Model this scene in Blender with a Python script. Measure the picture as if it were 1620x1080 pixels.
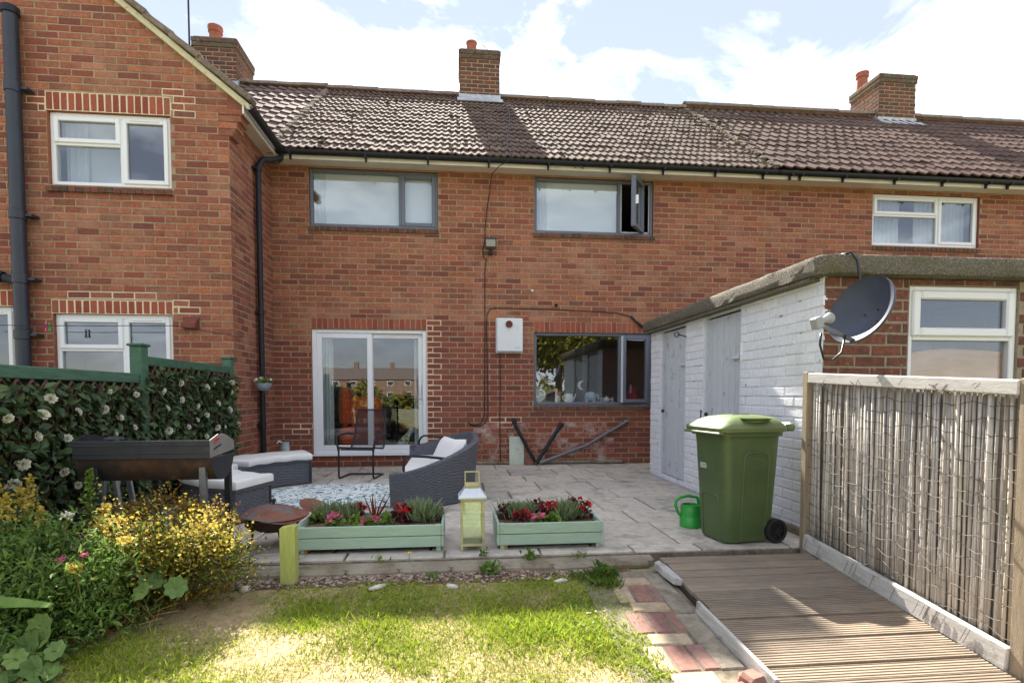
import bpy, math, random
import numpy as np
from mathutils import Vector, Matrix, Euler
R = math.radians
random.seed(7)
rng = np.random.default_rng(11)
sc = bpy.context.scene
for o in list(bpy.data.objects):
    bpy.data.objects.remove(o)
COL = sc.collection

# ------------------------------------------------------------------ camera, sky, sun, exposure
cd = bpy.data.cameras.new('camera'); cam = bpy.data.objects.new('camera', cd); COL.objects.link(cam)
cam.location = (2.458, -7.713, 0.99)
cam.rotation_euler = (R(90) - 0.0436, 0, -0.1014)
cd.sensor_width = 36; cd.lens = 863.76 / 1620 * 36; cd.shift_y = 121.95 / 1620
cd.clip_start = 0.02; cd.clip_end = 2000
sc.camera = cam
SUN_AZ, SUN_EL = R(6), R(42.2)          # sun stands behind the house, slightly to the left
sun_from = Vector((-math.sin(SUN_AZ) * math.cos(SUN_EL), math.cos(SUN_AZ) * math.cos(SUN_EL), math.sin(SUN_EL)))
sd = bpy.data.lights.new('sun', 'SUN'); sd.energy = 5.0; sd.angle = R(0.6); sd.color = (1, .94, .84)
sun = bpy.data.objects.new('sun', sd); COL.objects.link(sun)
sun.rotation_euler = (-sun_from).to_track_quat('-Z', 'Y').to_euler()
w = bpy.data.worlds.new('World'); sc.world = w; w.use_nodes = True
nt = w.node_tree; nt.nodes.clear(); L = nt.links
out = nt.nodes.new('ShaderNodeOutputWorld'); bg = nt.nodes.new('ShaderNodeBackground')
sky = nt.nodes.new('ShaderNodeTexSky'); sky.sky_type = 'NISHITA'; sky.sun_disc = False
sky.sun_elevation = SUN_EL; sky.sun_rotation = math.atan2(sun_from.x, sun_from.y)
sky.air_density = 1.0; sky.dust_density = 0.0; sky.ozone_density = 1.0
tc = nt.nodes.new('ShaderNodeTexCoord'); mp = nt.nodes.new('ShaderNodeMapping')
mp.inputs['Scale'].default_value = (1.3, 1.3, 2.6); mp.inputs['Location'].default_value = (1.7, .6, .3)
L.new(tc.outputs['Generated'], mp.inputs['Vector'])
n1 = nt.nodes.new('ShaderNodeTexNoise'); n1.inputs['Scale'].default_value = 2.6; n1.inputs['Detail'].default_value = 9; n1.inputs['Roughness'].default_value = .58
n1.inputs['Distortion'].default_value = .35
L.new(mp.outputs['Vector'], n1.inputs['Vector'])
cr = nt.nodes.new('ShaderNodeValToRGB'); cr.color_ramp.elements[0].position = .47; cr.color_ramp.elements[1].position = .70
cr.color_ramp.elements[0].color = (.20, .20, .20, 1); cr.color_ramp.elements[1].color = (1, 1, 1, 1)
L.new(n1.outputs['Fac'], cr.inputs['Fac'])
mx = nt.nodes.new('ShaderNodeMix'); mx.data_type = 'RGBA'
mt = nt.nodes.new('ShaderNodeMix'); mt.data_type = 'RGBA'; mt.blend_type = 'MULTIPLY'; mt.inputs['Factor'].default_value = 1; mt.inputs[7].default_value = (.54, .48, .52, 1)
L.new(sky.outputs['Color'], mt.inputs[6])
L.new(cr.outputs['Color'], mx.inputs['Factor']); L.new(mt.outputs[2], mx.inputs[6])
mx.inputs[7].default_value = (11.0, 11.5, 12.4, 1)
L.new(mx.outputs[2], bg.inputs['Color']); bg.inputs['Strength'].default_value = 0.063
L.new(bg.outputs['Background'], out.inputs['Surface'])
vs = sc.view_settings; vs.view_transform = 'Standard'; vs.look = 'None'; vs.gamma = 1; vs.use_curve_mapping = False
vs.exposure = 1.98
sc.cycles.use_denoising = True
sc.cycles.max_bounces = 8; sc.cycles.transparent_max_bounces = 16; sc.cycles.glossy_bounces = 3; sc.cycles.diffuse_bounces = 4
sc.cycles.caustics_reflective = False; sc.cycles.caustics_refractive = False

# ------------------------------------------------------------------ materials
def S(r, g, b):
    f = lambda c: (c / 255 / 12.92) if c / 255 <= .04045 else ((c / 255 + .055) / 1.055) ** 2.4
    return (f(r), f(g), f(b))
MAT = {}
def mk(name, cols, rough=.8, nscale=10, namt=.25, detail=5, stain=None, stain2=None, bump=None, metal=0, spec=.4,
       coat=0, transl=0, drive='rand', rspread=0, stretch=(1, 1, 1), sheen=0, flip=False):
    """cols: ramp of base colours picked at random per object / piece; noise modulates the value;
    stain=(colour, scale, lo, hi) lays a blotchy second colour; bump=(scale, strength[, distance])."""
    m = bpy.data.materials.new(name); m.use_nodes = True
    nt = m.node_tree; N = nt.nodes; L = nt.links
    bs = N['Principled BSDF']
    geo = N.new('ShaderNodeNewGeometry')
    mp = N.new('ShaderNodeMapping'); mp.inputs['Scale'].default_value = stretch
    L.new(geo.outputs['Position'], mp.inputs['Vector'])
    no = N.new('ShaderNodeTexNoise'); no.inputs['Scale'].default_value = nscale; no.inputs['Detail'].default_value = detail
    no.inputs['Roughness'].default_value = .62
    L.new(mp.outputs['Vector'], no.inputs['Vector'])
    if len(cols) > 1:
        rp = N.new('ShaderNodeValToRGB')
        el = rp.color_ramp.elements
        while len(el) < len(cols): el.new(.5)
        for i, c in enumerate(cols):
            el[i].position = i / (len(cols) - 1); el[i].color = (*c, 1)
        if drive == 'rand':
            oi = N.new('ShaderNodeObjectInfo')
            ad = N.new('ShaderNodeMath'); ad.operation = 'ADD'
            L.new(oi.outputs['Random'], ad.inputs[0]); L.new(geo.outputs['Random Per Island'], ad.inputs[1])
            fr = N.new('ShaderNodeMath'); fr.operation = 'FRACT'
            L.new(ad.outputs[0], fr.inputs[0]); L.new(fr.outputs[0], rp.inputs['Fac'])
        else:
            n3 = N.new('ShaderNodeTexNoise'); n3.inputs['Scale'].default_value = drive; n3.inputs['Detail'].default_value = 6
            L.new(mp.outputs['Vector'], n3.inputs['Vector'])
            mr = N.new('ShaderNodeMapRange'); mr.inputs[1].default_value = .32; mr.inputs[2].default_value = .68
            L.new(n3.outputs['Fac'], mr.inputs[0]); L.new(mr.outputs[0], rp.inputs['Fac'])
        colout = rp.outputs['Color']
    else:
        rgb = N.new('ShaderNodeRGB'); rgb.outputs[0].default_value = (*cols[0], 1); colout = rgb.outputs[0]
    mr = N.new('ShaderNodeMapRange'); mr.inputs[1].default_value = .3; mr.inputs[2].default_value = .7
    mr.inputs[3].default_value = 1 - namt; mr.inputs[4].default_value = 1 + namt
    L.new(no.outputs['Fac'], mr.inputs[0])
    mu = N.new('ShaderNodeMix'); mu.data_type = 'RGBA'; mu.blend_type = 'MULTIPLY'; mu.inputs['Factor'].default_value = 1
    L.new(colout, mu.inputs[6]); L.new(mr.outputs[0], mu.inputs[7]); colout = mu.outputs[2]
    for st in (stain, stain2):
        if st:
            c, s2, lo, hi = st[:4]
            n2 = N.new('ShaderNodeTexNoise'); n2.inputs['Scale'].default_value = s2; n2.inputs['Detail'].default_value = 7
            n2.inputs['Roughness'].default_value = .65
            L.new(geo.outputs['Position'], n2.inputs['Vector'])
            m2 = N.new('ShaderNodeMapRange'); m2.inputs[1].default_value = lo; m2.inputs[2].default_value = hi
            m2.inputs[4].default_value = st[4] if len(st) > 4 else 1
            L.new(n2.outputs['Fac'], m2.inputs[0])
            mi = N.new('ShaderNodeMix'); mi.data_type = 'RGBA'
            L.new(m2.outputs[0], mi.inputs['Factor']); L.new(colout, mi.inputs[6]); mi.inputs[7].default_value = (*c, 1)
            colout = mi.outputs[2]
    L.new(colout, bs.inputs['Base Color'])
    bs.inputs['Roughness'].default_value = rough; bs.inputs['Metallic'].default_value = metal
    bs.inputs['Specular IOR Level'].default_value = spec; bs.inputs['Coat Weight'].default_value = coat
    if sheen: bs.inputs['Sheen Weight'].default_value = sheen
    if rspread:
        m3 = N.new('ShaderNodeMapRange'); m3.inputs[1].default_value = .3; m3.inputs[2].default_value = .7
        m3.inputs[3].default_value = max(.03, rough - rspread); m3.inputs[4].default_value = min(1, rough + rspread)
        L.new(no.outputs['Fac'], m3.inputs[0]); L.new(m3.outputs[0], bs.inputs['Roughness'])
    if bump:
        nb = N.new('ShaderNodeTexNoise'); nb.inputs['Scale'].default_value = bump[0]; nb.inputs['Detail'].default_value = 6
        L.new(mp.outputs['Vector'], nb.inputs['Vector'])
        bu = N.new('ShaderNodeBump'); bu.inputs['Strength'].default_value = bump[1]
        bu.inputs['Distance'].default_value = bump[2] if len(bump) > 2 else .01
        L.new(nb.outputs['Fac'], bu.inputs['Height']); L.new(bu.outputs['Normal'], bs.inputs['Normal'])
    if transl:
        tr = N.new('ShaderNodeBsdfTranslucent'); L.new(colout, tr.inputs['Color'])
        ms = N.new('ShaderNodeMixShader'); ms.inputs[0].default_value = transl
        L.new(bs.outputs[0], ms.inputs[1]); L.new(tr.outputs[0], ms.inputs[2])
        L.new(ms.outputs[0], N['Material Output'].inputs['Surface'])
    MAT[name] = m
    return m

def glass_mat(name, tint=(1, 1, 1), refl=1.0, ior=1.52):
    m = bpy.data.materials.new(name); m.use_nodes = True
    N = m.node_tree.nodes; L = m.node_tree.links; N.remove(N['Principled BSDF'])
    tr = N.new('ShaderNodeBsdfTransparent'); tr.inputs[0].default_value = (*tint, 1)
    gl = N.new('ShaderNodeBsdfGlossy'); gl.inputs['Roughness'].default_value = .0; gl.inputs[0].default_value = (.95, .97, 1, 1)
    lw = N.new('ShaderNodeLayerWeight'); lw.inputs[0].default_value = .5; pw = N.new('ShaderNodeMath'); pw.operation = 'POWER'; pw.inputs[1].default_value = 4.5; L.new(lw.outputs['Facing'], pw.inputs[0])
    fr = N.new('ShaderNodeMath'); fr.operation = 'MULTIPLY_ADD'; fr.inputs[1].default_value = .9; fr.inputs[2].default_value = .043; L.new(pw.outputs[0], fr.inputs[0])
    geo = N.new('ShaderNodeNewGeometry'); no = N.new('ShaderNodeTexNoise'); no.inputs['Scale'].default_value = 2.2; no.inputs['Detail'].default_value = 1
    L.new(geo.outputs['Position'], no.inputs['Vector'])
    bu = N.new('ShaderNodeBump'); bu.inputs['Strength'].default_value = .02; bu.inputs['Distance'].default_value = .02
    L.new(no.outputs['Fac'], bu.inputs['Height']); L.new(bu.outputs[0], gl.inputs['Normal'])
    mu = N.new('ShaderNodeMath'); mu.operation = 'MULTIPLY'; mu.use_clamp = True; mu.inputs[1].default_value = refl
    L.new(fr.outputs[0], mu.inputs[0])
    ms = N.new('ShaderNodeMixShader'); L.new(mu.outputs[0], ms.inputs[0]); L.new(tr.outputs[0], ms.inputs[1]); L.new(gl.outputs[0], ms.inputs[2])
    L.new(ms.outputs[0], N['Material Output'].inputs['Surface'])
    MAT[name] = m

BR = [S(124, 76, 59), S(150, 92, 69), S(160, 101, 77), S(142, 83, 63), S(167, 108, 80), S(122, 78, 64), S(157, 94, 68), S(147, 88, 70), S(170, 105, 74), S(137, 77, 59), S(152, 94, 73)]
mk('brick', BR, rough=.9, nscale=38, namt=.3, stain=(S(126, 94, 76), 7, .5, .72, .55), stain2=(S(190, 146, 120), 1.3, .50, .70, .5), bump=(110, .5, .006))
mk('brick_red', [S(148, 76, 58), S(164, 88, 66), S(138, 70, 56), S(156, 84, 64), S(148, 90, 70)], rough=.9, nscale=60, namt=.22, bump=(140, .35, .004))
mk('brick_dark', [S(90, 62, 54), S(108, 70, 59), S(120, 78, 64), S(84, 64, 60), S(126, 74, 58)], rough=.95, nscale=50, namt=.35, stain=(S(84, 82, 66), 9, .5, .68, .8), bump=(120, .5, .006))
mk('brick_white', [S(232, 234, 238), S(226, 228, 233), S(236, 237, 240)], rough=.7, nscale=30, namt=.07, stain=(S(128, 96, 78), 19, .665, .69, .85), stain2=(S(196, 194, 188), 3, .52, .72, .4), bump=(60, .5, .006))
mk('mortar_white', [S(216, 218, 222)], rough=.8, nscale=30, namt=.07, stain=(S(120, 110, 100), 7, .62, .68, .75), bump=(60, .5, .006))
mk('mortar', [S(164, 142, 112)], rough=.95, nscale=30, namt=.2, stain=(S(134, 114, 94), 4, .46, .7, .75), bump=(150, .5, .004))
mk('mortar_pale', [S(222, 204, 172)], rough=.95, nscale=40, namt=.12, bump=(150, .5, .004))
mk('mortar_dark', [S(150, 138, 118)], rough=.95, nscale=30, namt=.25, bump=(150, .5, .004))
mk('tile', [S(100, 84, 77), S(114, 97, 88), S(92, 78, 72), S(108, 90, 80), S(122, 106, 97)], rough=.95, spec=.15, nscale=26, namt=.3, stain=(S(150, 140, 118), 34, .62, .7, .7), stain2=(S(70, 60, 58), 3, .5, .7, .5), bump=(90, .4, .006))
mk('tile_large', [S(102, 84, 78), S(114, 95, 88), S(94, 78, 74), S(108, 90, 82)], rough=.93, spec=.15, nscale=20, namt=.22, stain=(S(142, 126, 112), 40, .66, .72, .6), bump=(90, .3, .005))
mk('ridge', [S(128, 114, 102), S(116, 104, 94)], rough=.95, nscale=20, namt=.35, stain=(S(136, 128, 84), 22, .54, .64, .8), bump=(70, .6, .01))
mk('lead', [S(176, 182, 190)], rough=.5, nscale=8, namt=.2, metal=.2, stain=(S(214, 216, 214), 14, .5, .65, .8))
mk('terracotta', [S(160, 96, 74), S(150, 88, 68)], rough=.85, nscale=16, namt=.2, stain=(S(120, 84, 66), 9, .55, .7, .6))
mk('upvc', [S(236, 237, 238)], rough=.32, nscale=6, namt=.015, spec=.45)
mk('fascia', [S(234, 231, 222)], rough=.5, nscale=5, namt=.05, stain=(S(196, 192, 160), 3, .55, .7, .6))
mk('soffit', [S(222, 214, 200)], rough=.6, nscale=5, namt=.06)
mk('verge', [S(208, 200, 166)], rough=.8, nscale=8, namt=.12, stain=(S(150, 150, 110), 12, .58, .66, .7))
mk('alu_grey', [S(104, 110, 122)], rough=.42, nscale=6, namt=.05, spec=.5)
mk('black_plastic', [S(34, 36, 41)], rough=.42, nscale=8, namt=.15, spec=.3)
mk('pipe_navy', [S(46, 50, 60)], rough=.4, nscale=5, namt=.15, spec=.5)
mk('rubber', [S(26, 26, 27)], rough=.75, nscale=30, namt=.2)
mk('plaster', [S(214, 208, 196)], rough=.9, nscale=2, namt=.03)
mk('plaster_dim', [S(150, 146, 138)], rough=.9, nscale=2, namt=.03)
mk('carpet', [S(120, 112, 100)], rough=1, nscale=80, namt=.15)
mk('net', [S(236, 238, 240)], rough=.9, nscale=3, namt=.02, transl=.45)
mk('curtain', [S(206, 210, 204)], rough=.95, nscale=5, namt=.05, transl=.2)
glass_mat('glass', (.93, .96, .97), 2.3)
glass_mat('glass_strong', (.92, .95, .96), 1.9)
mk('slab', [S(188, 179, 166), S(202, 191, 176), S(178, 170, 160), S(196, 186, 172)], rough=.93, nscale=14, namt=.2, stain=(S(112, 104, 94), 4.5, .52, .68, .75), stain2=(S(206, 196, 180), 9, .58, .72, .6), bump=(60, .4, .006))
mk('joint', [S(128, 118, 102)], rough=1, nscale=30, namt=.3, stain=(S(84, 76, 60), 5, .5, .62, .9))
mk('concrete', [S(150, 140, 124)], rough=.97, nscale=12, namt=.3, stain=(S(104, 90, 68), 6, .45, .62, .85), bump=(60, .6, .01))
mk('concrete_roof', [S(104, 98, 86)], rough=1, nscale=70, namt=.5, stain=(S(150, 140, 122), 60, .56, .62, .8), stain2=(S(92, 90, 52), 4, .52, .68, .6), bump=(90, .9, .012))
mk('soil', [S(96, 76, 58)], rough=1, nscale=20, namt=.35, stain=(S(140, 116, 88), 6, .5, .66, .7), bump=(40, .8, .02))
mk('dry_soil', [S(178, 152, 122), S(164, 142, 108), S(138, 124, 84)], rough=1, drive=3.0, nscale=30, namt=.25, stain=(S(120, 98, 70), 7, .56, .7, .5), bump=(60, .8, .015))
mk('grass', [S(120, 146, 40), S(150, 168, 50), S(168, 178, 66), S(134, 158, 44), S(180, 178, 92)], rough=.65, nscale=5, namt=.2, transl=.35, spec=.25)
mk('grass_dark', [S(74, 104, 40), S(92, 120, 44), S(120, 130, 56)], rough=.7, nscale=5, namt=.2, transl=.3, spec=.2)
mk('straw', [S(200, 182, 132), S(180, 156, 104), S(214, 198, 152)], rough=.8, nscale=8, namt=.2, transl=.25, spec=.2)
mk('stone', [S(140, 120, 102), S(158, 144, 130), S(116, 96, 80), S(178, 168, 156), S(134, 106, 88), S(98, 82, 70), S(146, 112, 94)], rough=.85, nscale=40, namt=.2)
mk('stone_white', [S(206, 200, 190)], rough=.85, nscale=20, namt=.15, bump=(40, .5, .01))
mk('deck', [S(134, 120, 104), S(148, 132, 114), S(126, 114, 100), S(140, 126, 110)], rough=.8, nscale=7, namt=.22, stretch=(1, 8, 8), stain=(S(112, 104, 98), 3, .5, .7, .6), bump=(30, .35, .004))
mk('deck_dark', [S(62, 54, 46)], rough=.95, nscale=9, namt=.3)
mk('timber_grey', [S(182, 179, 174), S(192, 188, 182)], rough=.9, nscale=7, namt=.2, stretch=(9, 1, 9), stain=(S(110, 100, 88), 6, .55, .68, .7), bump=(60, .5, .006))
mk('timber_grey_z', [S(150, 134, 112)], rough=.9, nscale=7, namt=.25, stretch=(9, 9, 1), bump=(60, .5, .006))
mk('reed', [S(182, 174, 164), S(198, 190, 180), S(154, 142, 126), S(172, 166, 160), S(206, 198, 190), S(140, 130, 120), S(180, 176, 176)], rough=.75, nscale=9, namt=.25, stretch=(6, 6, 1), bump=(60, .3, .003))
mk('reed_back', [S(122, 113, 102)], rough=1, nscale=20, namt=.4)
mk('wire', [S(92, 84, 74)], rough=.7, nscale=20, namt=.3, metal=.2)
mk('kerb_old', [S(148, 138, 122), S(138, 128, 112)], rough=.95, nscale=14, namt=.3, stain=(S(100, 88, 70), 6, .5, .66, .8), bump=(60, .5, .008))
mk('blind', [S(240, 241, 242)], rough=.9, nscale=3, namt=.02)
mk('shed_door', [S(192, 197, 202), S(200, 205, 210), S(184, 190, 196)], rough=.65, nscale=9, namt=.1, stretch=(8, 8, 1), stain=(S(128, 128, 124), 8, .6, .68, .7), bump=(50, .25, .004))
mk('fence_green', [S(70, 104, 82), S(80, 114, 92)], rough=.75, nscale=6, namt=.25, stretch=(8, 1, 8), stain=(S(96, 116, 104), 9, .56, .7, .6), bump=(60, .4, .004))
mk('trellis', [S(110, 80, 66), S(94, 66, 54)], rough=.9, nscale=12, namt=.2)
mk('ivy', [S(40, 60, 34), S(54, 76, 40), S(68, 92, 50), S(46, 64, 38), S(92, 112, 66), S(60, 74, 38)], rough=.45, nscale=20, namt=.2, transl=.15, spec=.35)
mk('rose', [S(232, 228, 208), S(240, 238, 226), S(222, 216, 190)], rough=.8, nscale=30, namt=.06, transl=.25)
mk('leaf_green', [S(84, 112, 52), S(104, 136, 62), S(126, 154, 76), S(96, 122, 70), S(146, 164, 84)], rough=.55, nscale=12, namt=.2, transl=.3, spec=.3)
mk('leaf_mallow', [S(98, 124, 62), S(120, 146, 76), S(108, 134, 80), S(138, 160, 88)], rough=.6, nscale=25, namt=.2, transl=.3, spec=.3)
mk('leaf_gold', [S(84, 104, 44), S(96, 114, 50), S(90, 106, 46), S(104, 116, 52), S(138, 124, 44), S(80, 92, 34), S(168, 142, 56), S(128, 98, 42), S(74, 84, 34), S(110, 116, 46)], rough=.6, nscale=14, namt=.2, transl=.35, spec=.25)
mk('leaf_bronze', [S(112, 92, 36), S(140, 112, 40), S(150, 92, 40), S(86, 84, 34), S(124, 104, 44)], rough=.6, nscale=14, namt=.2, transl=.3, spec=.25)
mk('bud_gold', [S(204, 184, 84), S(186, 162, 64), S(214, 198, 110)], rough=.7, nscale=20, namt=.15, transl=.3)
mk('stem', [S(98, 108, 56), S(120, 104, 60)], rough=.8, nscale=12, namt=.2)
mk('petal_pink', [S(226, 112, 150), S(236, 136, 168), S(214, 90, 130)], rough=.7, nscale=30, namt=.1, transl=.3)
mk('petal_red', [S(200, 30, 40), S(216, 44, 54), S(180, 20, 34)], rough=.65, nscale=30, namt=.1, transl=.25)
mk('petal_lilac', [S(206, 130, 180)], rough=.7, nscale=30, namt=.1, transl=.3)
mk('petal_yellow', [S(240, 206, 40)], rough=.7, nscale=30, namt=.1, transl=.3)
mk('leaf_lav', [S(138, 152, 112), S(118, 136, 96), S(152, 164, 126), S(104, 124, 80)], rough=.75, nscale=20, namt=.15, transl=.2)
mk('leaf_red', [S(96, 34, 38), S(74, 30, 34), S(120, 50, 46), S(88, 44, 34)], rough=.6, nscale=20, namt=.25, transl=.2)
mk('leaf_spike', [S(112, 44, 38), S(140, 66, 48)], rough=.5, nscale=20, namt=.2, transl=.2)
mk('leaf_lime', [S(132, 152, 60), S(112, 140, 54), S(96, 126, 48)], rough=.5, nscale=20, namt=.2, transl=.3)
mk('planter', [S(156, 178, 160), S(164, 186, 168)], rough=.62, nscale=9, namt=.1, stretch=(1, 6, 6), stain=(S(120, 104, 72), 9, .66, .74, .6), bump=(60, .25, .003))
mk('planter_foot', [S(164, 124, 74)], rough=.9, nscale=20, namt=.2)
mk('post_lime', [S(176, 180, 104)], rough=.75, nscale=14, namt=.14, stretch=(6, 6, 1), bump=(60, .3, .003))
mk('rattan', [S(84, 85, 92), S(92, 93, 100), S(76, 77, 84)], rough=.55, nscale=20, namt=.12, spec=.35)
mk('rattan_core', [S(58, 59, 65)], rough=.7, nscale=20, namt=.12)
mk('cushion', [S(236, 233, 228)], rough=.95, nscale=9, namt=.04, bump=(30, .15, .006), sheen=.3)
mk('metal_dark', [S(46, 46, 48)], rough=.45, nscale=20, namt=.2, metal=.3)
mk('metal_grey', [S(120, 122, 126)], rough=.45, nscale=20, namt=.15, metal=.6)
mk('steel', [S(190, 192, 196)], rough=.35, nscale=20, namt=.1, metal=.8)
mk('bbq_enamel', [S(46, 48, 54)], rough=.5, nscale=9, namt=.25, stain=(S(96, 82, 72), 8, .6, .72, .5))
mk('bbq_rust', [S(84, 60, 48)], rough=.8, nscale=9, namt=.35, stain=(S(42, 41, 43), 4, .40, .56, .95), bump=(60, .4, .004))
mk('bbq_end', [S(134, 132, 130)], rough=.6, nscale=12, namt=.15, stain=(S(116, 92, 76), 9, .58, .7, .6))
mk('rust', [S(128, 84, 66)], rough=.75, nscale=8, namt=.25, metal=.15, stain=(S(110, 106, 110), 6, .5, .62, .8), bump=(70, .3, .004))
mk('rust_dark', [S(74, 54, 44)], rough=.85, nscale=14, namt=.35, bump=(70, .5, .006))
mk('sticker_red', [S(200, 36, 36)], rough=.5)
mk('sticker_white', [S(230, 230, 230)], rough=.5, nscale=300, namt=.05)
mk('bin_green', [S(80, 98, 60)], rough=.42, nscale=7, namt=.1, stain=(S(112, 116, 88), 12, .60, .72, .5), stain2=(S(60, 70, 46), 3, .5, .7, .4), spec=.45, rspread=.08)
mk('bin_lid', [S(102, 116, 72)], rough=.42, nscale=7, namt=.08, spec=.45, rspread=.08)
mk('can_green', [S(52, 158, 66)], rough=.32, nscale=7, namt=.06, spec=.5)
mk('lantern_brass', [S(190, 182, 138)], rough=.55, nscale=14, namt=.18, metal=.15, stain=(S(140, 138, 84), 12, .52, .66, .7))
mk('lantern_roof', [S(206, 212, 220)], rough=.4, nscale=14, namt=.1, metal=.3)
mk('dish_grey', [S(64, 69, 82)], rough=.5, nscale=9, namt=.06, spec=.4)
mk('lnb', [S(150, 152, 156)], rough=.45, nscale=9, namt=.06)
mk('box_white', [S(222, 224, 226)], rough=.45, nscale=5, namt=.03, stain=(S(190, 188, 182), 6, .6, .75, .4))
mk('flood', [S(86, 84, 80)], rough=.55, nscale=9, namt=.1)
mk('flood_glass', [S(140, 136, 120)], rough=.2, nscale=30, namt=.1, spec=.6)
mk('pale_slab', [S(196, 204, 188)], rough=.85, nscale=9, namt=.1, stain=(S(160, 160, 140), 6, .55, .7, .6))
mk('paver_red', [S(140, 102, 90), S(152, 112, 98), S(130, 96, 88), S(148, 114, 104)], rough=.9, nscale=30, namt=.22, stain=(S(110, 88, 76), 9, .5, .7, .6), bump=(90, .4, .004))
mk('paver_cream', [S(178, 158, 130), S(166, 146, 120), S(186, 168, 142)], rough=.92, nscale=30, namt=.2, stain=(S(132, 112, 90), 9, .52, .7, .6), bump=(90, .4, .004))
mk('edge_brick', [S(142, 84, 62), S(156, 94, 60), S(132, 76, 58)], rough=.9, nscale=30, namt=.2, stain=(S(96, 74, 56), 12, .55, .68, .6), bump=(90, .4, .004))
mk('sofa_orange', [S(206, 84, 28)], rough=.9, nscale=16, namt=.12, sheen=.2)
mk('cloth_dark', [S(28, 28, 30)], rough=.9, nscale=16, namt=.2)
mk('ceramic', [S(226, 222, 212)], rough=.3, nscale=20, namt=.05)
mk('ceramic_blue', [S(170, 190, 194)], rough=.35, nscale=40, namt=.25)
mk('red_gloss', [S(150, 30, 34)], rough=.3, nscale=20, namt=.1)
mk('dog_fur', [S(196, 190, 182)], rough=.95, nscale=16, namt=.1, stain=(S(58, 54, 52), 9, .5, .54, 1), bump=(120, .4, .004))
mk('mesh_black', [S(36, 38, 42)], rough=.7, nscale=40, namt=.2)
mk('bark', [S(92, 80, 66)], rough=.95, nscale=16, namt=.3)
mk('hedge', [S(70, 88, 34), S(110, 112, 40), S(140, 124, 44), S(84, 96, 38)], rough=.7, nscale=3, namt=.2, transl=.2)
mk('far_wall', [S(130, 104, 88)], rough=.95, nscale=3, namt=.1)
mk('far_roof', [S(104, 92, 88)], rough=.95, nscale=3, namt=.15)
mk('pot_grey', [S(150, 158, 170)], rough=.5, nscale=20, namt=.05)
mk('ground_far', [S(124, 122, 92), S(138, 136, 104)], drive=.5, rough=1, nscale=4, namt=.2, bump=(30, .5, .02))
mk('wood_board', [S(186, 128, 58)], rough=.7, nscale=6, namt=.2, stretch=(1, 6, 6))
mk('vent_brown', [S(120, 66, 52)], rough=.7, nscale=14, namt=.12)
mk('efflor', [S(206, 190, 176)], rough=.95, nscale=20, namt=.1)
# thin woven mesh of the garden chair: partly see-through weave
m = MAT['mesh_black']; N = m.node_tree.nodes; Lk = m.node_tree.links
tr = N.new('ShaderNodeBsdfTransparent'); ms = N.new('ShaderNodeMixShader'); ms.inputs[0].default_value = .42
Lk.new(N['Principled BSDF'].outputs[0], ms.inputs[1]); Lk.new(tr.outputs[0], ms.inputs[2]); Lk.new(ms.outputs[0], N['Material Output'].inputs['Surface'])
m = MAT['net']; N = m.node_tree.nodes; Lk = m.node_tree.links
# rug: teal leaf print on white cloth
m = mk('rug', [S(222, 228, 228)], rough=.95, nscale=60, namt=.05)
N = m.node_tree.nodes; Lk = m.node_tree.links; bs = N['Principled BSDF']
geo = N.new('ShaderNodeNewGeometry')
wv = N.new('ShaderNodeTexNoise'); wv.inputs['Scale'].default_value = 3.4; wv.inputs['Detail'].default_value = 2; wv.inputs['Distortion'].default_value = 2.2
Lk.new(geo.outputs['Position'], wv.inputs['Vector'])
sn = N.new('ShaderNodeMath'); sn.operation = 'MULTIPLY'; sn.inputs[1].default_value = 34
Lk.new(wv.outputs['Fac'], sn.inputs[0])
si = N.new('ShaderNodeMath'); si.operation = 'SINE'; Lk.new(sn.outputs[0], si.inputs[0])
rp = N.new('ShaderNodeValToRGB'); e = rp.color_ramp.elements
e[0].position = .0; e[0].color = (*S(228, 232, 230), 1); e[1].position = 1; e[1].color = (*S(40, 92, 102), 1)
a = e.new(.55); a.color = (*S(222, 230, 230), 1); a = e.new(.72); a.color = (*S(150, 190, 196), 1); a = e.new(.86); a.color = (*S(58, 116, 126), 1)
Lk.new(si.outputs[0], rp.inputs['Fac']); Lk.new(rp.outputs['Color'], bs.inputs['Base Color'])
# ------------------------------------------------------------------ mesh helpers
ORI = {}
def link(o, parent=None):
    COL.objects.link(o)
    if parent is not None: o.parent = parent
    return o
def thing(name, label, cat, loc=(0, 0, 0), group=None):
    o = bpy.data.objects.new(name, None); COL.objects.link(o); o.location = loc; o.empty_display_size = .1
    ORI[o] = Vector(loc); return tag(o, label, cat, group)
def tag(o, label=None, cat=None, group=None, kind=None):
    if label: o['label'] = label
    if cat: o['category'] = cat
    if group: o['group'] = group
    if kind: o['kind'] = kind
    return o
def np_mesh(name, V, F, mats, smooth=False, mi=None):
    me = bpy.data.meshes.new(name)
    V = np.asarray(V, dtype=np.float32); F = np.asarray(F, dtype=np.int32)
    k = F.shape[1]
    me.vertices.add(len(V)); me.vertices.foreach_set('co', V.ravel())
    me.loops.add(F.size); me.loops.foreach_set('vertex_index', F.ravel())
    me.polygons.add(len(F)); me.polygons.foreach_set('loop_start', np.arange(0, F.size, k, dtype=np.int32))
    if mi is not None: me.polygons.foreach_set('material_index', np.asarray(mi, dtype=np.int32))
    me.polygons.foreach_set('use_smooth', np.full(len(F), smooth))
    for m in (mats if isinstance(mats, (list, tuple)) else [mats]): me.materials.append(MAT[m])
    me.update(calc_edges=True); me.validate()
    return me
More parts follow.
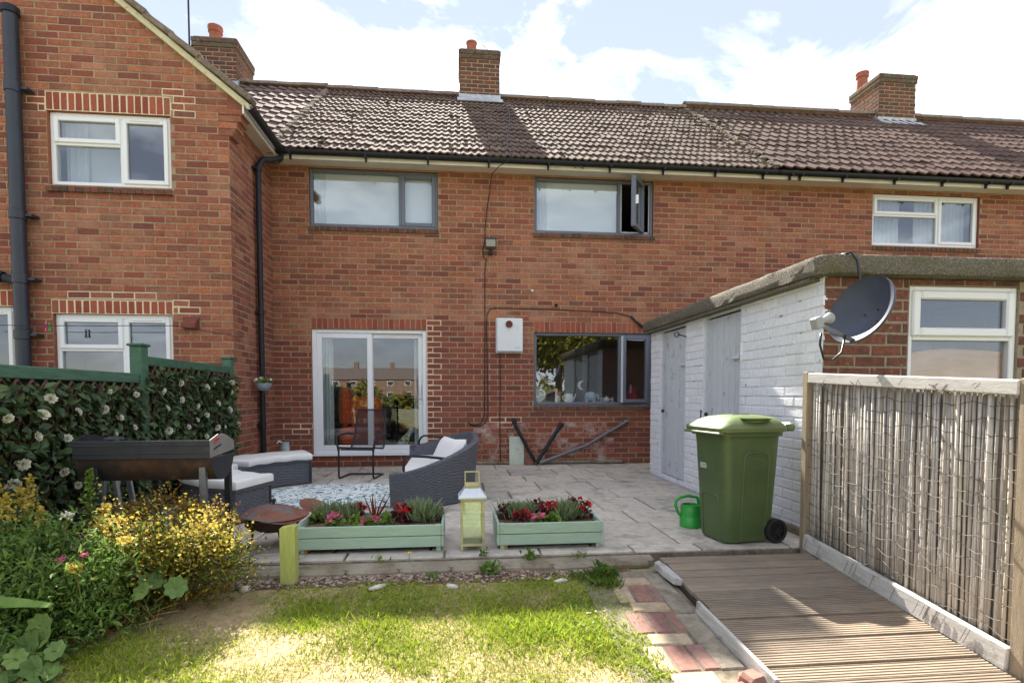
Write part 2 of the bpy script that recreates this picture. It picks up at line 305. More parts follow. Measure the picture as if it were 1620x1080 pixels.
class MB:
    def __init__(s): s.v = []; s.f = []; s.m = []
    def add(s, vs, fs, mi=0):
        n = len(s.v); s.v += [tuple(p) for p in vs]; s.f += [tuple(i + n for i in f) for f in fs]; s.m += [mi] * len(fs); return s
    def box(s, x0, x1, y0, y1, z0, z1, mi=0, bev=0.0, T=None):
        if bev <= 0:
            vs = [(x, y, z) for z in (z0, z1) for y in (y0, y1) for x in (x0, x1)]
            fs = [(0, 2, 3, 1), (4, 5, 7, 6), (0, 1, 5, 4), (2, 6, 7, 3), (0, 4, 6, 2), (1, 3, 7, 5)]
        else:
            b = min(bev, (x1 - x0) * .45, (y1 - y0) * .45, (z1 - z0) * .45)
            vs, idx = [], {}
            for sx in (0, 1):
                for sy in (0, 1):
                    for sz in (0, 1):
                        X, Y, Z = (x0, x1)[sx], (y0, y1)[sy], (z0, z1)[sz]
                        dx, dy, dz = (b, -b)[sx], (b, -b)[sy], (b, -b)[sz]
                        for ax, p in ((0, (X, Y + dy, Z + dz)), (1, (X + dx, Y, Z + dz)), (2, (X + dx, Y + dy, Z))):
                            idx[sx, sy, sz, ax] = len(vs); vs.append(p)
            I = lambda a, b_, c, ax: idx[a, b_, c, ax]
            fs = []
            for k in (0, 1):
                fs += [[I(k, 0, 0, 0), I(k, 1, 0, 0), I(k, 1, 1, 0), I(k, 0, 1, 0)], [I(0, k, 0, 1), I(1, k, 0, 1), I(1, k, 1, 1), I(0, k, 1, 1)], [I(0, 0, k, 2), I(1, 0, k, 2), I(1, 1, k, 2), I(0, 1, k, 2)]]
            for a in (0, 1):
                for b_ in (0, 1):
                    fs += [[I(a, b_, 0, 0), I(a, b_, 1, 0), I(a, b_, 1, 1), I(a, b_, 0, 1)], [I(a, 0, b_, 0), I(a, 1, b_, 0), I(a, 1, b_, 2), I(a, 0, b_, 2)], [I(0, a, b_, 1), I(1, a, b_, 1), I(1, a, b_, 2), I(0, a, b_, 2)]]
                    for c in (0, 1): fs.append([I(a, b_, c, 0), I(a, b_, c, 1), I(a, b_, c, 2)])
            ctr = Vector(((x0 + x1) / 2, (y0 + y1) / 2, (z0 + z1) / 2)); ff = []
            for f in fs:
                p = [Vector(vs[i]) for i in f]; nn = (p[1] - p[0]).cross(p[2] - p[0]); c = sum(p, Vector()) / len(p) - ctr
                ff.append(tuple(f) if nn.dot(c) > 0 else tuple(reversed(f)))
            fs = ff
        if T is not None: vs = [T @ Vector(v) for v in vs]
        return s.add(vs, fs, mi)
    def beam(s, a, b, w, h, mi=0, up=(0, 0, 1), bev=0):
        a, b = Vector(a), Vector(b); d = b - a; ln = d.length; d.normalize(); u = Vector(up)
        if abs(d.dot(u)) > .99: u = Vector((0, 1, 0))
        x = d.cross(u).normalized(); z = x.cross(d).normalized()
        T = Matrix(((x.x, d.x, z.x, a.x), (x.y, d.y, z.y, a.y), (x.z, d.z, z.z, a.z), (0, 0, 0, 1)))
        return s.box(-w / 2, w / 2, 0, ln, -h / 2, h / 2, mi, bev, T)
    def tube(s, pts, r, n=8, mi=0, closed=False, cap=True):
        P = [Vector(p) for p in pts]; k = len(P); rs = r if isinstance(r, (list, tuple)) else [r] * k
        vs = []; prev = None
        for i, p in enumerate(P):
            if closed: t = P[(i + 1) % k] - P[i - 1]
            else: t = P[min(i + 1, k - 1)] - P[max(i - 1, 0)]
            t.normalize()
            if prev is None:
                a = Vector((0, 0, 1)) if abs(t.z) < .9 else Vector((1, 0, 0)); prev = t.cross(a).normalized()
            prev = (prev - t * prev.dot(t)).normalized(); bn = t.cross(prev)
            for j in range(n):
                an = 2 * math.pi * j / n; vs.append(p + (prev * math.cos(an) + bn * math.sin(an)) * rs[i])
        fs = []
        for i in range(k if closed else k - 1):
            i2 = (i + 1) % k
            for j in range(n): fs.append((i * n + j, i * n + (j + 1) % n, i2 * n + (j + 1) % n, i2 * n + j))
        if cap and not closed: fs += [tuple(range(n - 1, -1, -1)), tuple((k - 1) * n + j for j in range(n))]
        return s.add(vs, fs, mi)
    def lathe(s, prof, c=(0, 0, 0), n=16, mi=0, T=None, cap=False):
        vs = []
        for r, z in prof:
            for j in range(n):
                an = 2 * math.pi * j / n; vs.append(Vector((c[0] + r * math.cos(an), c[1] + r * math.sin(an), c[2] + z)))
        fs = []
        for i in range(len(prof) - 1):
            for j in range(n): fs.append((i * n + j, i * n + (j + 1) % n, (i + 1) * n + (j + 1) % n, (i + 1) * n + j))
        if cap: fs += [tuple(range(n - 1, -1, -1)), tuple((len(prof) - 1) * n + j for j in range(n))]
        if T is not None: vs = [T @ v for v in vs]
        return s.add(vs, fs, mi)
    def loft(s, rings, mi=0, closed=True, cap=False):
        n = len(rings[0]); vs = [p for r in rings for p in r]; fs = []
        for i in range(len(rings) - 1):
            for j in range(n if closed else n - 1):
                fs.append((i * n + j, i * n + (j + 1) % n, (i + 1) * n + (j + 1) % n, (i + 1) * n + j))
        if cap: fs += [tuple(range(n - 1, -1, -1)), tuple((len(rings) - 1) * n + j for j in range(n))]
        return s.add(vs, fs, mi)
    def prism(s, poly, axis, a0, a1, mi=0):
        """poly: 2-D points; axis 'x','y','z' is the extrusion direction."""
        f = {'x': lambda p, a: (a, p[0], p[1]), 'y': lambda p, a: (p[0], a, p[1]), 'z': lambda p, a: (p[0], p[1], a)}[axis]
        n = len(poly); vs = [f(p, a0) for p in poly] + [f(p, a1) for p in poly]
        fs = [tuple(range(n)), tuple(range(2 * n - 1, n - 1, -1))] + [(i, i + n, (i + 1) % n + n, (i + 1) % n) for i in range(n)]
        return s.add(vs, fs, mi)
    def mesh(s, name, mats, smooth=False, off=(0, 0, 0), fix=True):
        me = bpy.data.meshes.new(name); o = Vector(off)
        me.from_pydata([tuple(Vector(v) - o) for v in s.v], [], s.f)
        for m in (mats if isinstance(mats, (list, tuple)) else [mats]): me.materials.append(MAT[m])
        me.polygons.foreach_set('material_index', s.m)
        if fix:
            import bmesh
            bm = bmesh.new(); bm.from_mesh(me); bmesh.ops.recalc_face_normals(bm, faces=bm.faces); bm.to_mesh(me); bm.free()
        if smooth:
            me.polygons.foreach_set('use_smooth', [True] * len(me.polygons))
            if smooth != 'all':
                me.set_sharp_from_angle(angle=R(smooth if smooth is not True else 40))
        me.update(); return me
    def build(s, name, mats, parent=None, smooth=False, loc=None):
        off = ORI[parent] if parent is not None else Vector(loc or (0, 0, 0))
        o = bpy.data.objects.new(name, s.mesh(name, mats, smooth, off)); link(o, parent)
        if parent is None: o.location = off
        ORI[o] = off; return o
def put(name, me, parent, loc, rot=(0, 0, 0), scale=None):
    """an object of shared mesh data, placed in world coordinates under parent."""
    o = bpy.data.objects.new(name, me); link(o, parent)
    o.location = Vector(loc) - (ORI[parent] if parent is not None else Vector())
    o.rotation_euler = rot
    if scale is not None: o.scale = (scale,) * 3 if isinstance(scale, (int, float)) else scale
    ORI[o] = Vector(loc); return o
def from_np(name, V, F, mat, parent=None, smooth=False, kind=None, mi=None, loc=(0, 0, 0)):
    off = ORI[parent] if parent is not None else Vector(loc)
    me = np_mesh(name, np.asarray(V) - np.array(off), F, mat, smooth, mi)
    o = bpy.data.objects.new(name, me); link(o, parent)
    if parent is None: o.location = off
    ORI[o] = off
    if kind: o['kind'] = kind
    return o
def struct(name, mb, mat, smooth=False):
    o = mb.build(name, mat, None, smooth); o['kind'] = 'structure'; return o
# leaves: each a folded blade of 4 triangles
LEAF = {
 'leaf': (np.array([[0, 0, 0], [-.32, .42, .10], [0, .38, 0], [.32, .42, .10], [-.2, .78, .04], [0, .75, -.05], [.2, .78, .04], [0, 1.05, -.16]]), np.array([[0, 2, 1, 1], [0, 3, 2, 2], [1, 2, 5, 4], [2, 3, 6, 5], [4, 5, 7, 7], [5, 6, 7, 7]])),
 'blade': (np.array([[-.05, 0, 0], [.05, 0, 0], [-.04, .5, .05], [.04, .5, .05], [0, 1, .0]]), np.array([[0, 1, 3, 2], [2, 3, 4, 4]])),
 'petal': (np.array([[0, 0, 0], [-.45, .45, .18], [.45, .45, .18], [0, .95, .1]]), np.array([[0, 2, 3, 1]])),
}
def scatter(P, D, size, shape='leaf', up=None, width=1.0, roll=None):
    """leaf meshes at P growing along D with given sizes -> V, F (quads; repeated index = triangle is split off)."""
    T, Fq = LEAF[shape]; T = T.copy(); T[:, 0] *= width
    P = np.asarray(P, float); D = np.asarray(D, float); n = len(P)
    D = D / (np.linalg.norm(D, axis=1, keepdims=True) + 1e-9)
    U = rng.normal(size=(n, 3)) * .5 + np.array([0, 0, 1.0]) if up is None else np.asarray(up, float) + rng.normal(size=(n, 3)) * .25
    X = np.cross(D, U); X /= np.linalg.norm(X, axis=1, keepdims=True) + 1e-9
    Z = np.cross(X, D); s = np.broadcast_to(np.asarray(size, float), (n,))[:, None, None]
    V = P[:, None, :] + s * (T[None, :, 0:1] * X[:, None, :] + T[None, :, 1:2] * D[:, None, :] + T[None, :, 2:3] * Z[:, None, :])
    tri = []
    for q in Fq:
        tri.append([q[0], q[1], q[2]])
        if q[3] != q[2]: tri.append([q[0], q[2], q[3]])
    tri = np.array(tri); F = (tri[None] + (np.arange(n) * len(T))[:, None, None]).reshape(-1, 3)
    return V.reshape(-1, 3), F
def cat(*VF):
    Vs, Fs, n = [], [], 0
    for V, F in VF: Vs.append(V); Fs.append(F + n); n += len(V)
    return np.concatenate(Vs), np.concatenate(Fs)
def unit(n): 
    d = rng.normal(size=(n, 3)); return d / np.linalg.norm(d, axis=1, keepdims=True)
def leaf_mesh(name, shape, mat, width=1.0, curl=None):
    T, Fq = LEAF[shape]; T = T.copy(); T[:, 0] *= width
    tri = []
    for q in Fq:
        tri.append([q[0], q[1], q[2]])
        if q[3] != q[2]: tri.append([q[0], q[2], q[3]])
    return np_mesh(name, T, np.array(tri), mat)

# ------------------------------------------------------------------ brickwork
CAMP = np.array([2.458, -7.713, .99])
BRK = {}
def brick_mesh(w, h, mat, d=.03):
    k = (round(w, 3), round(h, 3), mat, d, random.randrange(6))
    if k not in BRK:
        c = .004; j = lambda: random.uniform(-.0028, .0028)
        o = [(-w / 2 + j(), -h / 2 + j()), (w / 2 + j(), -h / 2 + j()), (w / 2 + j(), h / 2 + j()), (-w / 2 + j(), h / 2 + j())]
        V = [(x, d, z) for x, z in o] + [(x, c, z) for x, z in o] + [(x - math.copysign(c, x), 0, z - math.copysign(c, z)) for x, z in o]
        F = [(8, 9, 10, 11)] + [(4 + i, 4 + (i + 1) % 4, 8 + (i + 1) % 4, 8 + i) for i in range(4)] + [(i, (i + 1) % 4, 4 + (i + 1) % 4, 4 + i) for i in range(4)]
        BRK[k] = np_mesh('brick', V, F, mat)
    return BRK[k]
def sub(r, h):
    a0, a1, b0, b1 = r; c0, c1, d0, d1 = h
    if a1 <= c0 or a0 >= c1 or b1 <= d0 or b0 >= d1: return [r]
    o = []
    if a0 < c0: o.append((a0, c0 - .006, b0, b1))
    if a1 > c1: o.append((c1 + .006, a1, b0, b1))
    m0, m1 = max(a0, c0), min(a1, c1)
    if b0 < d0: o.append((m0, m1, b0, d0 - .004))
    if b1 > d1: o.append((m0, m1, d1 + .004, b1))
    return o
def courses(u0, u1, v0, v1, holes=(), clip=None, C=.075, BL=.225, J=.0128, half=0):
    out = []; i = 0; v = v0
    while v < v1 - .02:
        lo, hi = (u0, u1) if clip is None else clip(v + C)
        a = u0 - (BL / 2 if (i + half) % 2 else 0)
        while a < hi:
            b0, b1 = max(a + J / 2, lo), min(a + BL - J / 2, hi)
            if b1 - b0 > .03:
                rs = [(b0, b1, v + J / 2, min(v + C - J / 2, v1))]
                for h in holes:
                    rs = [q for r in rs for q in sub(r, h)]
                out += [r for r in rs if r[1] - r[0] > .028 and r[3] - r[2] > .014]
            a += BL
        v += C; i += 1
    return out
def soldiers(u0, u1, v0, v1, pitch=.075, J=.014):
    n = max(1, round((u1 - u0) / pitch)); p = (u1 - u0) / n
    return [(u0 + i * p + J / 2, u0 + (i + 1) * p - J / 2, v0 + J / 2, v1 - J / 2) for i in range(n)]
def lay(parent, rects, O, rz, mat, limit=300, proud=.004, jit=.0015, name='brick', view=True):
    """place brick rects (u along local x, v up) on the plane through O turned by rz; nearest ones as parts, the rest joined."""
    c, s = math.cos(rz), math.sin(rz)
    pts = []
    for r in rects:
        u, v = (r[0] + r[1]) / 2, (r[2] + r[3]) / 2; dd = -proud + random.uniform(-jit, jit)
        pts.append((O[0] + u * c - dd * s, O[1] + u * s + dd * c, O[2] + v))
    P = np.array(pts)
    dist = np.linalg.norm(P - CAMP, axis=1)
    area = np.array([(r[1] - r[0]) * (r[3] - r[2]) for r in rects])
    f = project(P)
    inside = (f[:, 0] > -8) & (f[:, 0] < 1628) & (f[:, 1] > -8) & (f[:, 1] < 1088)
    score = np.where(inside, area / dist ** 2, -1e3 * dist) if view else area / dist ** 2
    order = np.argsort(-score)
    single = set(order[:limit].tolist())
    VV, FF, n = [], [], 0
    for i, r in enumerate(rects):
        me = brick_mesh(r[1] - r[0], r[3] - r[2], mat)
        if i in single and (inside[i] or not view): put(name, me, parent, pts[i], (0, 0, rz))
        else:
            k = len(me.vertices); co = np.empty(k * 3, np.float32); me.vertices.foreach_get('co', co); co = co.reshape(-1, 3)
            R3 = np.array([[c, -s, 0], [s, c, 0], [0, 0, 1]])
            VV.append(co @ R3.T + P[i])
            FF.append(np.array([list(p.vertices) for p in me.polygons]) + n); n += k
    if VV: from_np(name + '_mass', np.concatenate(VV), np.concatenate(FF), mat, parent, kind='stuff')
def project(P):
    yaw, pit = .1014, -.0436
    fw = np.array([math.sin(yaw) * math.cos(pit), math.cos(yaw) * math.cos(pit), math.sin(pit)])
    rt = np.array([math.cos(yaw), -math.sin(yaw), 0]); up = np.cross(rt, fw)
    d = np.asarray(P) - CAMP; z = d @ fw; z = np.where(z < .01, .01, z)
    return np.stack([810 + 863.76 * (d @ rt) / z, 661.95 - 863.76 * (d @ up) / z], 1)
def wall_sheet(mb, u0, u1, v0, v1, holes, O, rz, mi=0, depth=.1, rmi=None):
    """mortar sheet with openings and their reveals."""
    us = sorted({u0, u1, *[min(max(h[k], u0), u1) for h in holes for k in (0, 1)]}); vs = sorted({v0, v1, *[min(max(h[k], v0), v1) for h in holes for k in (2, 3)]})
    c, s = math.cos(rz), math.sin(rz); W = lambda u, v, d=0: (O[0] + u * c - d * s, O[1] + u * s + d * c, O[2] + v)
    for i in range(len(us) - 1):
        for j in range(len(vs) - 1):
            um, vm = (us[i] + us[i + 1]) / 2, (vs[j] + vs[j + 1]) / 2
            if any(h[0] < um < h[1] and h[2] < vm < h[3] for h in holes): continue
            mb.add([W(us[i], vs[j]), W(us[i + 1], vs[j]), W(us[i + 1], vs[j + 1]), W(us[i], vs[j + 1])], [(0, 1, 2, 3)], mi)
    for h in holes:
        a, b, d0, d1 = h[:4]; m = mi if rmi is None else rmi
        for p, q in (((a, d0), (a, d1)), ((b, d0), (b, d1)), ((a, d0), (b, d0)), ((a, d1), (b, d1))):
            mb.add([W(*p, -.002), W(*q, -.002), W(*q, depth), W(*p, depth)], [(0, 1, 2, 3)], m)
def pale_joints(mb, rects, O, rz, zones):
    c, s = math.cos(rz), math.sin(rz); W = lambda u, v, d: (O[0] + u * c - d * s, O[1] + u * s + d * c, O[2] + v)
    for r in rects:
        u, v = (r[0] + r[1]) / 2, (r[2] + r[3]) / 2
        if any(z[0] <= u <= z[1] and z[2] <= v <= z[3] for z in zones):
            g = .0075; d = -.0015 - random.random() * .0012
            mb.add([W(r[0] - g, r[2] - g, d), W(r[1] + g, r[2] - g, d), W(r[1] + g, r[3] + g, d), W(r[0] - g, r[3] + g, d)], [(0, 1, 2, 3)])
# ------------------------------------------------------------------ windows (all face -Y)
def ring(mb, x0, x1, z0, z1, t, y0, y1, tb=None, tt=None, bev=.006):
    tb = tb or t; tt = tt or t
    mb.box(x0, x0 + t, y0, y1, z0, z1, bev=bev); mb.box(x1 - t, x1, y0, y1, z0, z1, bev=bev)
    mb.box(x0 + t + .0003, x1 - t - .0003, y0, y1, z0, z0 + tb, bev=bev); mb.box(x0 + t + .0003, x1 - t - .0003, y0, y1, z1 - tt, z1, bev=bev)
def pane(parent, x0, x1, z0, z1, y, mat='glass', name='pane'):
    return MB().box(x0, x1, y, y + .006, z0, z1).build(name, mat, parent)
def upvc_window(house, x0, x1, z0, z1, y, split=.62, top=.38, label=None, gm='glass'):
    """white three-light casement: top-hung vent over a fixed light at left, side casement at right."""
    m = MB(); ring(m, x0, x1, z0, z1, .05, y, y + .07)
    xm = x0 + (x1 - x0) * split; zm = z1 - (z1 - z0) * top
    m.box(xm - .02, xm + .02, y + .001, y + .069, z0 + .0503, z1 - .0503, bev=.005)
    m.box(x0 + .0503, xm - .0203, y + .001, y + .069, zm - .018, zm + .018, bev=.005)
    wn = m.build('window', 'upvc', house, smooth=False)
    if label: wn['label'] = label
    s = MB(); ring(s, x0 + .042, xm - .012, zm + .010, z1 - .042, .046, y - .016, y + .03); s.build('casement', 'upvc', wn)
    s = MB(); ring(s, xm + .012, x1 - .042, z0 + .042, z1 - .042, .046, y - .016, y + .03); s.build('casement', 'upvc', wn)
    s = MB().box(xm + .09, x1 - .12, y - .024, y - .0165, z1 - .066, z1 - .054, bev=.003); s.build('trickle_vent', 'upvc', wn)
    pane(wn, x0 + .086, xm - .056, zm + .054, z1 - .086, y + .012, gm)
    pane(wn, x0 + .049, xm - .019, z0 + .049, zm - .017, y + .03, gm)
    pane(wn, xm + .056, x1 - .086, z0 + .086, z1 - .086, y + .012, gm)
    MB().box(x0 - .01, x1 + .01, y - .03, y + .03, z0 - .022, z0 - .001, bev=.004).build('sill', 'upvc', wn)
    return wn
def folds(mb, x0, x1, z0, z1, y, amp=.018, n=8, flare=0, mi=0):
    k = n * 6; rows = []
    for j in range(7):
        z = z1 + (z0 - z1) * j / 6; t = j / 6
        rows.append([(x0 + (x1 - x0) * i / k * (1 + flare * t), y + amp * (.5 + .5 * t) * math.sin(i / 6 * 2 * math.pi + .6 * math.sin(3 * t)), z) for i in range(k + 1)])
    mb.loft(rows, mi, closed=False)
# ------------------------------------------------------------------ ground
GY = [-4.0, -4.44, -4.48, -4.8, -5.4, -5.9, -6.8, -9.0, -1000]
GZ = [-.30, -.30, -.068, -.10, -.16, -.20, -.25, -.28, -.28]
def gz(y): return float(np.interp(-y, [-a for a in GY], GZ))
m = MB()
ys = [900, 60, 8] + GY[:-1] + [-14, -40, -900]; xs = [-900, -60, -8, -2, 0, 2, 4, 6, 12, 60, 900]
V = [(x, y, gz(y) if y < 8 else -.3) for y in ys for x in xs]; k = len(xs)
m.add(V, [(j * k + i, j * k + i + 1, (j + 1) * k + i + 1, (j + 1) * k + i) for j in range(len(ys) - 1) for i in range(k - 1)])
struct('ground', m, 'ground_far')
# ------------------------------------------------------------------ terraced houses
WT = 4.08                                  # wall height to the soffit
H_MID = thing('terraced_house', 'middle red brick terraced house with grey windows and white sliding patio door', 'house', (3.4, 0, 0), 'terraced houses')
H_LEFT = thing('terraced_house', 'left terraced house whose gabled brick wing with white windows projects forward', 'house', (-1.5, -1.35, 0), 'terraced houses')
H_RIGHT = thing('terraced_house', 'right terraced house with brown tiles, seen above the white outhouse', 'house', (10, 0, 0), 'terraced houses')
XB = 6.98
mk('brick_low', [S(134, 74, 60), S(148, 82, 64), S(122, 68, 58), S(142, 78, 62), S(114, 66, 58), S(154, 90, 70)], rough=.9, nscale=55, namt=.22, stain=(S(118, 88, 74), 7, .5, .72, .5), bump=(110, .5, .006))
mk('brick_efflor', [S(134, 72, 58), S(150, 84, 66), S(122, 66, 56), S(142, 76, 60)], rough=.93, nscale=40, namt=.22, stain=(S(206, 186, 178), 5, .46, .66, .75), bump=(140, .35, .004))
def zones(rects, fn):
    d = {}
    for r in rects: d.setdefault(fn((r[0] + r[1]) / 2, (r[2] + r[3]) / 2), []).append(r)
    return d
# middle house wall
A = (.497, 2.216, 3.27, 4.04); B = (3.556, 5.283, 3.27, 4.04); Cc = (.497, 2.05, .15, 1.886); D = (3.556, 5.283, .84, 1.875)
lint = [(.497, 2.05, 1.886, 2.04), (3.556, 5.283, 1.875, 2.03)]; sills = [(.48, 2.23, 3.195, 3.27), (3.54, 5.30, 3.195, 3.27), (3.54, 5.30, .765, .84)]
m = MB(); wall_sheet(m, 0, XB, 0, WT, [A, B, Cc, D], (0, 0, 0), 0, 0, .12, 1)
wm = m.build('wall', ['mortar', 'brick_low'], H_MID)
rc = courses(0, XB, 0, WT, [A, B, Cc, D] + lint + sills)
zz = zones(rc, lambda u, v: 'brick_efflor' if (2.75 < u < 4.75 and v < .58 and random.random() < .75) else ('brick_low' if v + .25 * math.sin(2.1 * u) < 1.75 or random.random() < .12 else 'brick'))
lay(wm, zz['brick_efflor'], (0, 0, 0), 0, 'brick_efflor', 50); lay(wm, zz['brick_low'], (0, 0, 0), 0, 'brick_low', 110); lay(wm, zz['brick'], (0, 0, 0), 0, 'brick', 60)
ls = [r for l in lint for r in soldiers(*l)]
lay(wm, ls, (0, 0, 0), 0, 'brick_red', 50, proud=.006, name='brick')
pj = MB(); pale_joints(pj, rc, (0, 0, 0), 0, [(2.05, 2.24, .3, 2.05), (.22, .47, .45, .6), (3.0, 3.3, .56, .66)])
pj.build('fresh_pointing', 'mortar_pale', wm)['kind'] = 'stuff'
def sill_row(parent, x0, x1, z1, y):
    """projecting brick-on-edge sill, each brick its own piece"""
    n = round((x1 - x0) / .076); p = (x1 - x0) / n
    bm = MB().prism([(y - .035, z1 - .068), (y + .03, z1 - .062), (y + .03, z1), (y - .035, z1 - .014)], 'x', -p / 2 + .005, p / 2 - .005).mesh('brick', 'brick_dark')
    for i in range(n): put('sill_brick', bm, parent, (x0 + (i + .5) * p, 0, random.uniform(-.002, .002)))
    MB().box(x0, x1, y - .024, y + .02, z1 - .063, z1 - .010).build('sill_mortar', 'mortar', parent)
for s_ in sills: sill_row(wm, s_[0], s_[1], s_[3], 0)
MB().box(2.3, 4.85, -.022, .01, 0, .05, bev=.012).build('plinth', 'concrete', wm)
# left house: wing front, side wall, gable
EZ, SL = 4.155, .80
zv = lambda x: EZ - SL * (x - .225)
xv = lambda z: min(0.0, .225 - (z - EZ) / SL - .06)
W1 = (-1.83, -.60, 3.22, 3.99); W2 = (-1.84, -.63, .80, 1.862); W0 = (-3.45, -2.223, .80, 1.93)
lintL = [(-1.84, -.59, 3.99, 4.185), (-1.85, -.62, 1.862, 2.01), (-3.45, -2.21, 1.93, 2.10)]
sillL = [(-1.85, -.58, 3.145, 3.21), (-1.86, -.61, .725, .79)]
OL = (0, -1.35, 0)
m = MB(); wall_sheet(m, -3.6, 0, 0, 4.1, [W1, W2, W0], OL, 0, 0, .12, 1)
m.add([(-3.6, -1.35, 4.1), (0, -1.35, 4.1), (0, -1.35, zv(0) - .06), (-3.6, -1.35, zv(-3.6) - .06)], [(0, 1, 2, 3)])
m.add([(0, -1.35, 0), (0, 0, 0), (0, 0, WT), (0, -1.35, WT)], [(0, 1, 2, 3)])
m.add([(0, -1.35, WT), (0, 0, WT), (0, 0, 4.3), (0, -1.35, 4.3)], [(0, 1, 2, 3)])
wl = m.build('wall', ['mortar', 'brick'], H_LEFT)
rl = courses(-3.6, 0, 0, 6.9, [W1, W2, W0] + lintL + sillL, clip=lambda v: (-3.6, xv(v)))
zz = zones(rl, lambda u, v: 'brick_low' if (v < 1.9 and u < -.55) or random.random() < .2 else 'brick')
lay(wl, zz['brick'], OL, 0, 'brick', 130); lay(wl, zz['brick_low'], OL, 0, 'brick_low', 40)
rs = courses(0, 1.35, 0, WT, half=1); zz = zones(rs, lambda u, v: 'brick_low' if random.random() < .45 + .3 * (u > .7) else 'brick')
lay(wl, zz['brick'], OL, R(90), 'brick', 60); lay(wl, zz['brick_low'], OL, R(90), 'brick_low', 30)
lay(wl, [r for l in lintL for r in soldiers(*l)], OL, 0, 'brick_red', 40, proud=.006)
pj = MB(); pale_joints(pj, [r for l in lintL for r in soldiers(*l)], OL, 0, [(-4, 0, 0, 5)]); pale_joints(pj, rl, OL, 0, [(-1.75, -.7, 2.0, 2.1), (-1.98, -1.83, 3.95, 4.1), (-.62, -.35, 4.0, 4.24), (-.65, -.35, 1.85, 2.05)])
pj.build('fresh_pointing', 'mortar_pale', wl)['kind'] = 'stuff'
for s_ in sillL: sill_row(wl, s_[0], s_[1], s_[3], -1.35)
# corbelled kneeler under the wing eaves
for i in range(4):
    z0 = 3.80 + i * .075; e = .045 * (i + 1)
    me = MB().box(-.1, e, -1.362, -1.16, z0 + .006, z0 + .069, bev=.004).mesh('brick', 'brick')
    put('corbel_brick', me, wl, (0, 0, 0))
MB().prism([(-.05, 3.8), (.04, 3.8), (.165, 4.1), (-.05, 4.1)], 'y', -1.352, -1.17).prism([(-.01, 4.1), (.165, 4.1), (.165, zv(.165) - .05), (-.01, zv(0) - .05)], 'y', -1.354, -1.2).build('corbel_mortar', 'brick', wl)
# right house wall
E_ = (8.67, 10.43, 3.235, 4.0); sillR = [(8.65, 10.45, 3.155, 3.225)]
m = MB(); wall_sheet(m, XB, 15.5, 0, WT, [E_], (0, 0, 0), 0, 0, .12, 1)
wr = m.build('wall', ['mortar', 'brick_low'], H_RIGHT)
rr = courses(XB, 15.5, 1.5, WT, [E_] + sillR, half=1)
zz = zones(rr, lambda u, v: 'brick_low' if random.random() < .3 else 'brick')
lay(wr, zz['brick'], (0, 0, 0), 0, 'brick', 180); lay(wr, zz['brick_low'], (0, 0, 0), 0, 'brick_low', 70)
for s_ in sillR: sill_row(wr, s_[0], s_[1], s_[3], 0)

# ---------------------------------------------------------------- roofs
RY0, RZ0, RY1, RZ1 = -.33, 4.14, 3.0, 6.65
RA = math.atan2(RZ1 - RZ0, RY1 - RY0); RLEN = math.hypot(RZ1 - RZ0, RY1 - RY0)
def tile_mesh(name, W, G, rolls, h, mat, sharp):
    n = rolls * 6; top = []
    for i in range(n + 1):
        ph = (i / n * rolls) % 1.0
        if i == n: ph = .999
        if sharp: z = h * (1 - ph) ** 1.3 if ph > .12 else h * ph / .12
        else: z = h * max(0, math.sin(ph / .62 * math.pi)) if ph < .62 else 0
        top.append((i / n * W, z))
    t = .024; V = []
    for x, z in top: V.append((x, 0, z + t))
    for x, z in top: V.append((x, G * 1.12, z))
    for x, z in top: V.append((x, 0.004, z + t - .022))
    k = n + 1; F = [(i, i + 1, k + i + 1, k + i) for i in range(n)] + [(2 * k + i, 2 * k + i + 1, i + 1, i) for i in range(n)]
    return np_mesh(name, V, F, mat)
def lay_tiles(parent, x0, x1, W, rows, mesh, mat, limit, skip=None, dz=0.0):
    G = RLEN / rows; c, s = math.cos(RA), math.sin(RA); sing, mass = [], []
    for j in range(rows):
        for i in range(int(math.ceil((x1 - x0) / W - 1e-6))):
            x = x0 + i * W
            sl = random.uniform(-.004, .004) if random.random() > .03 else -.03
            p = (x + random.uniform(-.006, .006), RY0 + j * G * c + sl * c, RZ0 + j * G * s + dz + sl * s + random.uniform(-.004, .006))
            if skip and skip(x, p[1]): continue
            sing.append(p)
    q = project(np.array(sing)); d = np.linalg.norm(np.array(sing) - CAMP, axis=1)
    vis = (q[:, 0] > -20) & (q[:, 0] < 1630)
    order = np.argsort(np.where(vis, d, d + 1e3)); keep = set(order[:limit].tolist())
    k = len(mesh.vertices); co = np.empty(k * 3, np.float32); mesh.vertices.foreach_get('co', co); co = co.reshape(-1, 3)
    Rm = np.array(Euler((RA, 0, 0)).to_matrix()); FP = np.array([list(p.vertices) for p in mesh.polygons]); VV, FF, n = [], [], 0
    for a, p in enumerate(sing):
        if a in keep and vis[a]: put('roof_tile', mesh, parent, p, (RA + random.uniform(-.008, .008), random.uniform(-.012, .012), random.uniform(-.008, .008)))
        else: VV.append(co @ Rm.T + np.array(p)); FF.append(FP + n); n += k
    if VV: from_np('roof_tile_mass', np.concatenate(VV), np.concatenate(FF), mat, parent, kind='stuff')
tm = tile_mesh('roof_tile', .2, RLEN / 16, 2, .018, 'tile', False); tl = tile_mesh('roof_tile', .34, RLEN / 13, 2, .034, 'tile_large', True)
